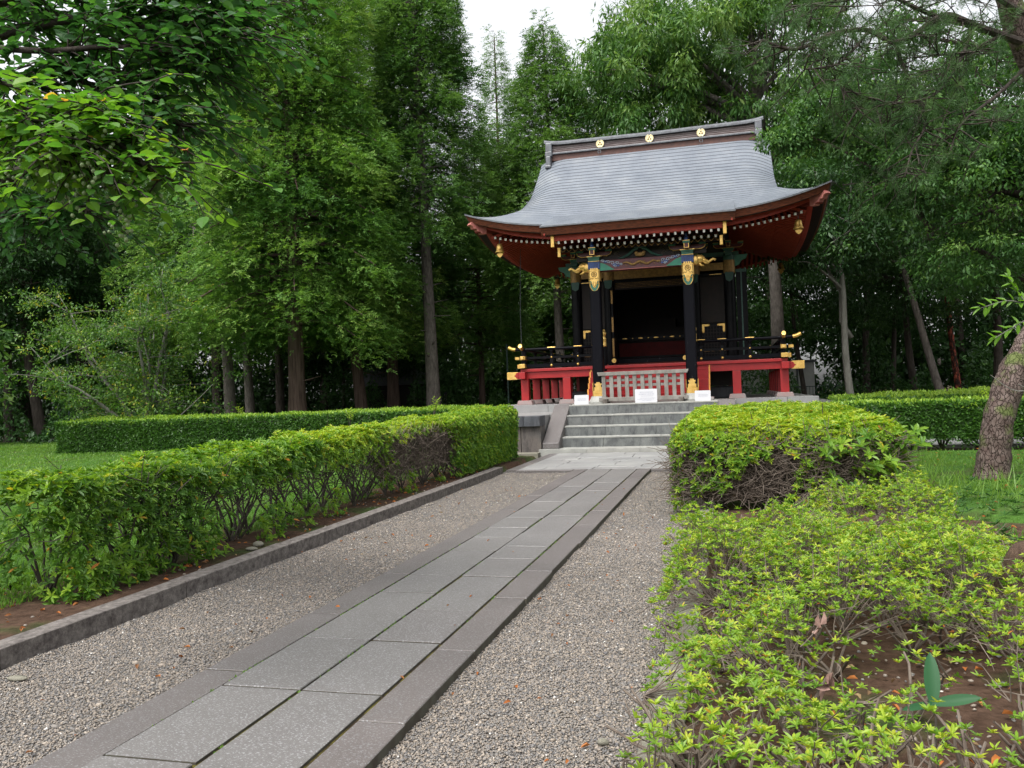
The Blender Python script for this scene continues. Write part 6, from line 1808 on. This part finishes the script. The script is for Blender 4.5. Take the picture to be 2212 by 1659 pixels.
# fallen leaves and small twigs
g = np.random.default_rng(72)
def litter(n, x0, x1, y0, y1, z, s=0.03):
    P = np.stack([g.uniform(x0, x1, n), g.uniform(y0, y1, n), np.full(n, z)+g.uniform(0.002, 0.012, n)], 1)
    D = rdir(n)*[1, 1, 0.15]; N = np.tile([0, 0, 1.], (n, 1))+g.normal(size=(n, 3))*0.3
    L = s*g.uniform(0.5, 1.5, n)
    v, f = leaves(P, D, N, L, L*0.45, 1, 0.5)
    return v, f, np.repeat(g.random(n), 6)
lt_ = [litter(380, -6.2, -4.7, 3.4, 16, 0.05, 0.045), litter(60, -4.4, -3.1, 3, 14, -0.045, 0.038), litter(80, -1.5, -0.5, 2.6, 12, -0.045, 0.034), litter(12, -3, -1.6, 3, 14, 0.004, 0.03), litter(340, -0.2, 2.2, 2.4, 9, 0.055, 0.045), litter(260, 1.6, 6, 8, 19, 0.09, 0.05)]
tag(fobj('fallen_leaves', lt_, M['litter'], kind='stuff'), 'orange and brown fallen leaves on the soil and gravel', 'leaves', kind='stuff')

# ------------------------------------------------------------------ near pine on the right
def W(xd, yd, dep):
    x_, y_ = xd*0.46293, yd*0.46293
    d = _f+_r2*(x_-512)/FPX-_u2*(y_-384)/FPX
    return np.array([0, 0, EYE])+d*dep
base = W(2143, 1052, 11.9); base[2] = 0.0
pine = thing('leaning_pine', 'pine with a thick scaly mossy trunk leaning out to the right and long needles overhead', 'tree', tuple(base))
def bark_pine():
    m, n, l, bs, out = _new('scaly_pine_bark')
    tc = n.new('ShaderNodeTexCoord'); mp = n.new('ShaderNodeMapping'); mp.inputs['Scale'].default_value = (1, 1, 0.55)
    l.new(tc.outputs['Object'], mp.inputs[0])
    v = n.new('ShaderNodeTexVoronoi'); v.feature = 'DISTANCE_TO_EDGE'; v.inputs['Scale'].default_value = 24
    dn = n.new('ShaderNodeTexNoise'); dn.inputs['Scale'].default_value = 9; dn.inputs['Detail'].default_value = 4; l.new(mp.outputs[0], dn.inputs['Vector'])
    l.new(mixc(n, l, 0.12, mp.outputs[0], dn.outputs['Color']), v.inputs['Vector'])
    f = noise(n, l, 9, 6)
    col = ramp(n, l, f, [(0.35, (0.085, 0.058, 0.050)), (0.65, (0.17, 0.13, 0.115))])
    cr = ramp(n, l, v.outputs['Distance'], [(0.0, (0.45, 0.42, 0.4)), (0.10, (1, 1, 1))])
    col = mixc(n, l, 1.0, col, cr, 'MULTIPLY')
    g_ = ramp(n, l, noise(n, l, 3.2, 5), [(0.52, (0, 0, 0)), (0.62, (0.8, 0.8, 0.8))])
    col = mixc(n, l, g_, col, (0.10, 0.135, 0.035))
    l.new(col, bs.inputs['Base Color']); bs.inputs['Roughness'].default_value = 0.9; bs.inputs['Specular IOR Level'].default_value = 0.15
    bumpn(n, l, bs, cr, 1.0, 0.03)
    return m
BP = bark_pine()
pts = [base+[0, 0, -0.2], base, base+[0.01, 0, 0.12], W(2150, 960, 11.85), W(2163, 880, 11.8), W(2192, 800, 11.8), W(2238, 720, 11.9), W(2290, 620, 12.1), W(2320, 500, 12.3), W(2310, 360, 12.3), W(2265, 220, 12.2), W(2205, 80, 12.0), W(2160, -60, 11.8)]
rr = [0.30, 0.275, 0.235, 0.20, 0.195, 0.19, 0.185, 0.18, 0.17, 0.165, 0.16, 0.17, 0.14]
# smooth the path
def smooth_path(pts, rr, m=6):
    pts = np.array(pts); rr = np.array(rr); n = len(pts); out = []; ro = []
    for i in range(n-1):
        p0, p1, p2, p3 = pts[max(i-1, 0)], pts[i], pts[i+1], pts[min(i+2, n-1)]
        for k in range(m):
            t = k/m
            out.append(0.5*((2*p1)+(-p0+p2)*t+(2*p0-5*p1+4*p2-p3)*t*t+(-p0+3*p1-3*p2+p3)*t**3)); ro.append(rr[i]*(1-t)+rr[i+1]*t)
    out.append(pts[-1]); ro.append(rr[-1])
    return np.array(out), np.array(ro)
sp, sr = smooth_path(pts, rr)
sr = sr*(1+0.04*np.sin(np.arange(len(sr))*1.7))
mb = MB().tube(sp, sr, 24)
V = mb.V[0]; c = np.repeat(sp, 24, 0); a = np.tile(np.arange(24), len(sp))
mb.V[0] = c+(V-c)*(1+0.05*np.sin(a*1.3+c[:, 2]*9)+0.03*np.sin(a*2.9+c[:, 2]*23))[:, None]
part('trunk', mb, BP, pine, smooth=True)
g = np.random.default_rng(55)
limbs = [
    ([(2205, 90), (2100, 60), (2035, 40), (1985, 70), (1935, 95), (1880, 62), (1800, 75), (1720, 110), (1655, 95)], 11.8, 10.4, 0.055),
    ([(1935, 95), (1950, 140), (1985, 205), (1995, 260), (1975, 330), (1960, 385)], 11.3, 10.8, 0.028),
    ([(2035, 40), (1980, 10), (1900, -10), (1800, 10), (1700, 20)], 11.5, 10.6, 0.035),
    ([(1880, 62), (1850, 105), (1800, 140), (1740, 150)], 11.0, 10.4, 0.022),
    ([(2210, 150), (2150, 200), (2090, 260), (2060, 300)], 12.0, 11.0, 0.03),
    ([(2190, 60), (2120, 110), (2060, 130), (2010, 115)], 11.8, 11.0, 0.03),
    ([(2100, 60), (2060, 140), (2010, 205), (1930, 215), (1850, 200)], 11.6, 10.6, 0.024),
    ([(1800, 75), (1790, 130), (1830, 200), (1850, 250)], 10.9, 10.5, 0.016),
    ([(2210, 30), (2120, -20), (2010, -60)], 11.8, 11.3, 0.05),
]
br_ = MB(); tips = []
for pp, d0, d1, r0 in limbs:
    n = len(pp)
    P3 = [W(p[0], p[1], d0+(d1-d0)*k/(n-1)) for k, p in enumerate(pp)]
    P3 = [p+g.normal(size=3)*0.03*(0 < k < n) for k, p in enumerate(P3)]
    q, r_ = smooth_path(P3, np.linspace(r0, r0*0.35, n), 5)
    br_.tube(q, r_, 7)
    for k in range(4, len(q)):
        for _ in range(2):
            e = q[k]+g.normal(size=3)*np.array([0.28, 0.28, 0.2])-[0, 0, 0.05]
            pt = curved(q[k][None], e[None], 5, 0.12, 0.0)[0]
            br_.tube(pt, np.linspace(0.011, 0.005, 5), 4); tips.append((e, e-q[k]))
            for _2 in range(2):
                e2 = e+g.normal(size=3)*0.16; br_.tube([pt[3], e2], [0.006, 0.004], 3); tips.append((e2, e2-pt[3]))
part('branch', br_, M['bark_dark'], pine)
P = np.array([t[0] for t in tips]); D0 = unit(np.array([t[1] for t in tips])+[0, 0, 0.05])
K = 46
Pk = np.repeat(P, K, 0)+g.normal(size=(len(P)*K, 3))*0.012
Dk = unit(np.repeat(D0, K, 0)*0.55+unit(g.normal(size=(len(P)*K, 3)))*0.9)
v, f = leaves(Pk, Dk, unit(g.normal(size=Dk.shape)), 0.125*g.uniform(0.7, 1.2, len(Pk)), 0.0042)
fobj('needles', [(v, f, np.repeat(np.clip(0.5+np.repeat(g.normal(size=len(P))*0.15, K)+g.normal(size=len(Pk))*0.1, 0, 1), 4))], M['needle'], pine)

# broad-leaved tree hanging over the right end of the roof
bx = W(2420, 820, 18); bx[2] = 0
def rel(xd, yd, dep): return W(xd, yd, dep)-bx
cr_ = []
for xd, yd, dep, rx_, rz_, n_ in [(1765, 255, 19.5, 0.8, 0.7, 55), (1890, 250, 19, 1.3, 1.2, 110), (2050, 330, 18, 1.6, 1.6, 130), (1700, 300, 19.4, 0.35, 0.35, 16), (2180, 420, 17.5, 1.6, 1.6, 120), (1930, 420, 18.8, 0.7, 0.4, 34), (2000, 150, 19, 1.8, 1.2, 90), (2120, 560, 18, 1.4, 0.6, 50), (2180, 230, 17, 1.6, 1.4, 80)]:
    c = rel(xd, yd, dep); cr_.append((c[0], c[1], c[2], rx_, rx_, rz_, n_))
ov_t = broad_tree('overhanging_tree', 'dark broad-leaved tree whose boughs hang over the right end of the roof', bx[0], bx[1], cr_, 0.3, 8.5, M['leaf_broad'], M['bark_dark'], 120, nleaf=100, leafl=0.11, leafw=0.42, crad=0.45, droop=0.7, tb=0.40, flat=0.45, nlimb=22, lean=(-0.5, 0))
lb_ = MB()
for pp, d0, d1, r0 in [([(2260, 640), (2150, 560), (2010, 490), (1930, 400), (1830, 330), (1740, 290)], 18, 19.2, 0.07), ([(2010, 520), (1975, 430), (1900, 395), (1820, 400)], 18.6, 19.2, 0.04)]:
    n = len(pp); P3 = [W(p[0], p[1], d0+(d1-d0)*k/(n-1)) for k, p in enumerate(pp)]
    q, r_ = smooth_path(P3, np.linspace(r0, r0*0.3, n), 5); lb_.tube(q, r_, 7)
part('bough', lb_, M['bark_dark'], ov_t, smooth=True)

# near tree with round leaves, top left
tx = W(-420, 760, 5.6); tx[2] = 0
ft = thing('round_leaved_tree', 'near tree at the upper left with big round leaves and hanging grey-green fruits', 'tree', tuple(tx))
g = np.random.default_rng(66)
mb = MB()
top_ = tx+np.array([0.3, 0.2, 4.3])
q, r_ = smooth_path([tx+[0, 0, -.2], tx, tx+[0.05, 0.05, 1.4], tx+[0.15, 0.1, 2.6], top_], [0.17, 0.15, 0.12, 0.10, 0.05]); mb.tube(q, r_, 12)
part('trunk', mb, M['bark_dark'], ft, smooth=True)
def leafy(limbs_, nsub, sublen, leafs, lsize, seed, mt, name, spread=(0.35, 0.35, 0.10), tb=0.6, drop=0.10, r0s=1.0, fruit=0, wd=0.68):
    g = np.random.default_rng(seed)
    b = MB(); LP = []; LD_ = []; T_ = []; fr_pts = []
    for pp, dd, r0 in limbs_:
        n = len(pp); P3 = [W(p[0], p[1], dd[0]+(dd[1]-dd[0])*k/(n-1)) for k, p in enumerate(pp)]
        q, r_ = smooth_path(P3, np.linspace(r0, r0*0.25, n), 6); b.tube(q, r_, 7)
        dirn = unit(q[-1]-q[0])
        for s_ in range(nsub):
            k = int(len(q)*(0.15+0.85*g.random())); k = min(k, len(q)-1)
            e = q[k]+dirn*sublen*g.uniform(0.0, 0.9)+g.normal(size=3)*np.array(spread)*sublen*1.6
            pt = curved(q[k][None], e[None], 7, 0.06, 0.05)[0]; pt[:, 2] -= drop*np.linspace(0, 1, 7)**2
            b.tube(pt, np.linspace(0.007, 0.0022, 7), 4)
            sd = unit(np.cross(unit(e-q[k]), [0, 0, 1]))
            for j in range(leafs):
                t = 0.15+0.85*j/(leafs-1); kk = min(int(t*6), 5); fr = t*6-kk
                p = pt[kk]*(1-fr)+pt[kk+1]*fr
                LP.append(p); LD_.append(unit(e-q[k])*0.6+sd*(1 if j % 2 else -1)*g.uniform(0.5, 1)+np.array([0, 0, g.uniform(-0.55, 0.1)])); T_.append(tb)
            if fruit and g.random() < fruit:
                c = pt[g.integers(2, 6)]
                fr_pts.append([])
                for z in range(g.integers(4, 9)): fr_pts[-1].append(c+np.array([g.normal()*0.026, g.normal()*0.026, -0.05-0.022*z]))
    part('branch', b, M['bark_dark'], ft, smooth=True)
    LP, LD_ = np.array(LP), np.array(LD_); n = len(LP)
    N = unit(np.array([0, 0, 1.])+g.normal(size=(n, 3))*0.35)
    L = lsize*g.uniform(0.65, 1.25, n)
    D = unit(LD_); S = unit(np.cross(D, N)); N = np.cross(S, D)
    # round leaf: 8 outline points folded along the midrib, tip drooping
    ou = [(0.0, 0.0, 0.0), (0.12, 0.30, 0.04), (0.38, 0.48, 0.07), (0.68, 0.40, 0.04), (1.0, 0.0, -0.10)]
    Wd_ = L*wd
    Vr = [LP+D*(L*a)[:, None]+S*(Wd_*b_)[:, None]+N*(L*c_)[:, None] for a, b_, c_ in ou]
    Vl = [LP+D*(L*a)[:, None]-S*(Wd_*b_)[:, None]+N*(L*c_)[:, None] for a, b_, c_ in ou[1:4]]
    mid_ = LP+D*(L*0.5)[:, None]-N*(L*0.01)[:, None]
    V = np.stack(Vr+Vl[::-1]+[mid_], 1).reshape(-1, 3)     # 0..4 right, 5,6,7 left, 8 middle
    bidx = np.arange(n)[:, None]*9
    F4 = np.concatenate([bidx+np.array([[0, 1, 2, 8]]), bidx+np.array([[8, 2, 3, 4]]), bidx+np.array([[8, 4, 5, 6]]), bidx+np.array([[0, 8, 6, 7]])])
    T = np.clip(tb+g.normal(size=n)*0.13, 0, 0.92); T = np.where(g.random(n) < (0.018 if fruit else 0.0), g.uniform(0.94, 1, n), T)
    fobj(name, [(V, F4, np.repeat(T, 9))], mt, ft)
    return fr_pts
fp = leafy([([(-120, 450), (0, 392), (70, 360), (135, 338), (230, 300), (330, 370)], (4.7, 4.0), 0.040), ([(60, 365), (90, 300), (160, 240), (230, 250), (300, 300)], (4.5, 4.0), 0.022),
            ([(-60, 250), (60, 240), (170, 300), (290, 350), (370, 400)], (4.4, 4.0), 0.016), ([(-60, 160), (40, 190), (140, 230), (240, 260)], (4.6, 4.2), 0.014), ([(-80, 330), (40, 310), (150, 350), (250, 400)], (4.3, 4.0), 0.013), ([(-80, 200), (30, 230), (90, 290), (150, 330)], (4.2, 3.9), 0.013)],
           34, 0.34, 10, 0.070, 1, M['leaf_fresh'], 'fresh_foliage', tb=0.52, fruit=0.26)
allf = sorted([p for cl_ in fp for p in cl_], key=lambda p: np.linalg.norm(p-np.array([0, 0, EYE])))
for p in allf[:100]: part('fruit', MB().ball(tuple(p), 0.0095, 1, 1, 1.15, 8), M['fruit'], ft, smooth=True)
fm = MB()
for p in allf[100:]: fm.ball(tuple(p), 0.0095, 1, 1, 1.15, 8)
part('fruit', fm, M['fruit'], ft, smooth=True, kind='stuff')
leafy([([(-150, 120), (60, 60), (200, 40), (350, 60), (470, 40)], (6.2, 5.6), 0.05), ([(-100, 240), (60, 170), (200, 150), (320, 170), (430, 150)], (6.0, 5.5), 0.04), ([(-50, 20), (120, -20), (300, -10), (440, -20)], (6.0, 5.6), 0.035),
       ([(100, 120), (220, 200), (320, 250), (390, 270)], (5.9, 5.5), 0.025), ([(-50, 100), (100, 110), (240, 100), (380, 110), (500, 70)], (5.8, 5.4), 0.025), ([(-80, 300), (40, 240), (160, 220), (280, 240)], (6.2, 5.8), 0.03), ([(300, 30), (400, 10), (480, 30)], (5.8, 5.6), 0.02),
       ([(-80, 480), (20, 470), (110, 450), (200, 455)], (6.4, 6.0), 0.02), ([(-80, 60), (60, 10), (200, 90), (330, 130)], (6.6, 6.2), 0.03), ([(-80, 380), (40, 330), (160, 300), (260, 320)], (6.6, 6.2), 0.03)],
      58, 0.46, 11, 0.086, 2, M['leaf_round_shade'], 'shaded_foliage', tb=0.5, spread=(0.42, 0.42, 0.2), drop=0.16, wd=0.62)

# twig of a sapling at the right edge
sx3 = W(2330, 900, 6.5); sx3[2] = 0
sp_ = thing('sapling', 'sapling with a few small bright leaves reaching in at the right edge', 'plant', tuple(sx3))
mb = MB(); LP = []; LDD = []
for pp in ([(2330, 760), (2260, 690), (2190, 650), (2120, 665)], [(2240, 680), (2200, 700), (2150, 730)], [(2250, 690), (2205, 640), (2180, 600)], [(2330, 900), (2260, 860), (2200, 830)], [(2330, 800), (2290, 820), (2200, 845), (2140, 810)]):
    P3 = [W(p[0], p[1], 6.5) for p in pp]; q, r_ = smooth_path(P3, np.linspace(0.008, 0.003, len(pp)), 5); mb.tube(q, r_, 5)
    if pp[0][1] < 770:
        for k in range(4, len(q)):
            for s2 in (-1, 1): LP.append(q[k]); LDD.append(unit(q[k]-q[k-1])*0.7+s2*np.array([0, 0.3, 0.6])+g.normal(size=3)*0.3)
mb.tube([tuple(sx3), tuple(sx3+[0, 0, 1.2]), tuple(W(2330, 760, 6.5))], [0.02, 0.014, 0.008], 6)
part('stem', mb, M['bark_pale'], sp_)
v, f = leaves(np.array(LP), np.array(LDD), np.tile([0, -0.3, 1.], (len(LP), 1)), 0.085, 0.032, 1)
fobj('foliage', [(v, f, np.full(len(v), 0.62))], M['leaf_fresh'], sp_)

# mossy stump at the right edge
b = W(2262, 1470, 4.75); b[2] = 0
stp_ = thing('tree_stump', 'earthy brown tree stump with moss at the right edge among the low azaleas', 'stump', tuple(b))
mb = MB(); n = 24
for k, (r_, z) in enumerate([(0.42, -0.05), (0.34, 0.05), (0.27, 0.18), (0.235, 0.34), (0.21, 0.50), (0.19, 0.56), (0.10, 0.60), (0.02, 0.57)]):
    a = np.arange(n)*2*PI/n
    rr_ = r_*(1.15+0.12*np.sin(a*4+1)*(1-z)+0.06*np.sin(a*7+k*2)+0.04*np.sin(a*11+k*3))
    V = np.stack([b[0]+rr_*np.cos(a)+0.12*max(z, 0), b[1]+rr_*np.sin(a), np.full(n, z)], 1)
    if k == 0: mb.add(V, np.zeros((0, 4), int))
    else:
        i = np.arange(n); F = np.stack([i-n, (i+1) % n-n, (i+1) % n, i], 1); mb.add(V, F)
mb.F = [x for x in mb.F if len(x)]; mb.M = [x for x in mb.M if len(x)]
part('stump_body', mb, bark_mat('mossy_stump_bark', (0.045, 0.028, 0.020), (0.11, 0.072, 0.05), 16, (1, 1, 0.7), moss=(0.07, 0.09, 0.02)), stp_, smooth=True)

# plant with three big bamboo-like leaves
b = W(2015, 1520, 3.35)
bp_ = thing('bamboo_grass', 'sprig with three big dark green bamboo-like leaves among the low azaleas', 'plant', (b[0], b[1], 0.03))
mb = MB().tube([(b[0], b[1], 0.0), (b[0]+0.01, b[1], 0.2), tuple(b)], [0.005, 0.005, 0.003], 6)
part('stem', mb, M['twig_dark'], bp_)
def big_leaf(tip, wd_, nrm):
    p0 = b; ax = tip-p0; L = np.linalg.norm(ax); D = ax/L; S = unit(np.cross(D, nrm)); N = np.cross(S, D)
    V = []; 
    for k in range(9):
        t = k/8; hw = wd_*0.5*(math.sin(PI*min(t*0.93+0.07, 1))**0.6 if t < 1 else 0); z_ = -0.06*L*t*t
        for s in (-1, -0.5, 0, 0.5, 1): V.append(p0+D*L*t+S*hw*s+N*(z_+abs(s)*hw*0.25))
    return V, [(k*5+j, k*5+j+1, k*5+j+6, k*5+j+5) for k in range(8) for j in range(4)]
for tipx, tipy, dpt, wd_ in ((2010, 1408, 3.42, 0.062), (2120, 1505, 3.25, 0.046), (1950, 1532, 3.3, 0.030)):
    V, F = big_leaf(W(tipx, tipy, dpt), wd_, np.array([0.1, -0.75, 0.65]))
    part('leaf', MB().add(V, F, 0.6), M['bamboo_leaf'], bp_, smooth=True)
# dead curled leaves caught in the azaleas
for (xd, yd, dp, lb) in ((1790, 1480, 3.3, 'curled dead pinkish leaf caught in the low azaleas near the bamboo-like leaves'), (1775, 1355, 3.9, 'curled dead brown leaf caught in the low azaleas')):
    c = W(xd, yd, dp); t_ = thing('dead_leaf', lb, 'leaf', tuple(c))
    P = np.array([c]*4)+g.normal(size=(4, 3))*0.006
    v, f = leaves(P, unit(g.normal(size=(4, 3))+[0, 0, 0.6]), unit(g.normal(size=(4, 3))), 0.065, 0.03, 1, 0.7)
    part('blade', MB().add(v, f, 0.9), mat('dead_leaf', (0.26, 0.16, 0.13), (0.16, 0.09, 0.07), 0.8, 40), t_)

# stones lying by the kerb and on the gravel
for (x_, y_, z_, s_, lb) in ((-4.82, 7.75, 0.05, (0.09, 0.06, 0.04), 'grey rounded stone beside the left kerb'), (-4.76, 7.55, 0.05, (0.10, 0.05, 0.025), 'pale flat stone beside the left kerb'), (-4.15, 4.05, -0.045, (0.10, 0.035, 0.02), 'flat pale stone chip on the gravel near the left corner'), (-0.62, 3.75, -0.045, (0.035, 0.03, 0.02), 'dark stone on the right gravel'), (-4.90, 5.55, 0.05, (0.05, 0.035, 0.03), 'dark stone on the soil under the near end of the left azaleas')):
    V = ico.copy(); V = V*(1+0.15*rng.normal(size=(12, 1)))*np.array(s_)+np.array([x_, y_, z_+s_[2]*0.4])
    o = part('stone', MB().add(V, icoF, 0.6), M['concrete'], loc=(x_, y_, z_)); ss = o.modifiers.new('sub', 'SUBSURF'); ss.levels = 1; ss.render_levels = 2
    tag(o, lb, 'stone')

# ------------------------------------------------------------------ far furniture and walls
def bench(xd, dep, label, back=True):
    x_, y_ = at(xd, dep)
    t = thing('park_bench', label, 'bench', (x_, y_, 0.06))
    a = YAW
    def bx_(u0, u1, v0, v1, z0, z1, name):
        mb = MB().box(u0, u1, v0, v1, z0, z1); V = mb.V[0]; mb.V[0] = np.stack([V[:, 0]*math.cos(a)-V[:, 1]*math.sin(a), V[:, 0]*math.sin(a)+V[:, 1]*math.cos(a), V[:, 2]], 1)
        part(name, mb, M['bench'], t, local=True)
    bx_(-0.85, 0.85, -0.22, -0.08, 0.40, 0.45, 'seat_slat'); bx_(-0.85, 0.85, -0.05, 0.09, 0.40, 0.45, 'seat_slat'); bx_(-0.85, 0.85, 0.12, 0.24, 0.40, 0.45, 'seat_slat')
    for u_ in (-0.7, 0.7):
        for v_ in (-0.18, 0.2): bx_(u_-0.04, u_+0.04, v_-0.04, v_+0.04, 0, 0.399, 'leg')
    if back:
        bx_(-0.85, 0.85, 0.27, 0.31, 0.72, 0.82, 'backrest')
        for u_ in (-0.7, 0.7): bx_(u_-0.03, u_+0.03, 0.22, 0.269, 0.451, 0.82, 'back_post')
bench(75, 40.5, 'low brown bench without a back beyond the lawn', False)
bench(118, 41, 'brown bench with a rail back partly hidden by the clipped hedge')
x_, y_ = at(56, 44)
tag(part('marker_post', MB().prism([(x_-0.12, 0), (x_+0.12, 0), (x_+0.12, 0.95), (x_, 1.1), (x_-0.12, 0.95)], 'y', y_-0.1, y_+0.1), M['bark_grey'], loc=(x_, y_, 0)), 'grey stone marker post behind the benches', 'post')
for xd, dep, h_, lb in ((149, 39, 4.6, 'thin dark green pole standing behind the left end of the clipped hedge'), (1098, 40, 3.8, 'thin dark green pole just left of the veranda')):
    x_, y_ = at(xd, dep)
    tag(part('pole', MB().lathe([(0.001, 0), (0.07, 0), (0.07, 0.3), (0.045, 0.32), (0.045, h_), (0.055, h_+0.02), (0.001, h_+0.06)], (x_, y_, 0), 10), M['iron_green'], loc=(x_, y_, 0)), lb, 'pole')
def quad_wall(x0, x1, dep, z0, z1, name, label, mt, th=0.15, cat='wall', coping=True, posts=False):
    a = np.array(at(x0, dep)); b_ = np.array(at(x1, dep)); d = (b_-a)/np.linalg.norm(b_-a); nrm = np.array([-d[1], d[0]])
    t = thing(name, label, cat, (a[0], a[1], 0))
    def bxx(u0, u1, v0, v1, zz0, zz1):
        V = []
        for z in (zz0, zz1):
            for v_ in (v0, v1):
                for u_ in (u0, u1): p = a+d*u_+nrm*v_; V.append((p[0], p[1], z))
        return V
    F = [(0, 2, 3, 1), (4, 5, 7, 6), (0, 1, 5, 4), (2, 6, 7, 3), (0, 4, 6, 2), (1, 3, 7, 5)]
    Lw = np.linalg.norm(b_-a)
    part('wall_panel', MB().add(bxx(0, Lw, 0, th, z0, z1), F), mt, t)
    if coping: part('coping', MB().add(bxx(-0.1, Lw+0.1, -0.12, th+0.12, z1+.002, z1+0.14), F), M['tile_dark'], t)
    if posts:
        k = 0.0
        while k < Lw:
            part('wall_post', MB().add(bxx(k, k+0.09, -0.05, -0.003, z0, z1), F), M['tile_dark'], t); k += 1.6
    return t
quad_wall(790, 965, 50, 0, 1.55, 'plaster_wall', 'pale plaster wall glimpsed between the brown trunks', M['wall_pale'])
quad_wall(1595, 1760, 46, 0, 2.6, 'store_building', 'pale panelled building glimpsed under and right of the veranda', M['wall_pale'], 2.5, 'building', True, True)
x_, y_ = at(845, 49)
sd = thing('garden_shed', 'small dark roofed shed behind the two brown trunks', 'shed', (x_, y_, 0))
part('shed_wall', MB().box(x_-1.6, x_+1.6, y_, y_+2, 0, 2.2), M['dark'], sd)
part('shed_roof', MB().prism([(x_-2.3, 2.2), (x_+2.3, 2.2), (x_+0.8, 3.2), (x_-0.8, 3.2)], 'y', y_-0.5, y_+2.5), M['tile_dark'], sd)
def fence(x0, x1, dep, label, h_=1.25):
    a = np.array(at(x0, dep)); b_ = np.array(at(x1, dep)); d = (b_-a); L = np.linalg.norm(d); d = d/L
    t = thing('iron_fence', label, 'fence', (a[0], a[1], 0))
    bars = MB(); k = 0.0
    while k < L:
        p = a+d*k; bars.tube([(p[0], p[1], 0.05), (p[0], p[1], h_)], 0.012, 4); k += 0.16
    part('bars', bars, M['iron_green'], t)
    r_ = MB()
    for z in (0.2, h_): r_.tube([(a[0], a[1], z), (b_[0], b_[1], z)], 0.022, 5)
    part('rail', r_, M['iron_green'], t)
    k = 0.0
    while k < L:
        p = a+d*k; part('post', MB().tube([(p[0], p[1], 0), (p[0], p[1], h_+0.1)], 0.035, 6), M['iron_green'], t); k += 2.4
fence(1590, 1850, 42, 'dark iron fence right of the veranda in front of the pale building', 1.3)
fence(660, 790, 46, 'dark iron fence between the fluted cypress and the plaster wall', 1.1)
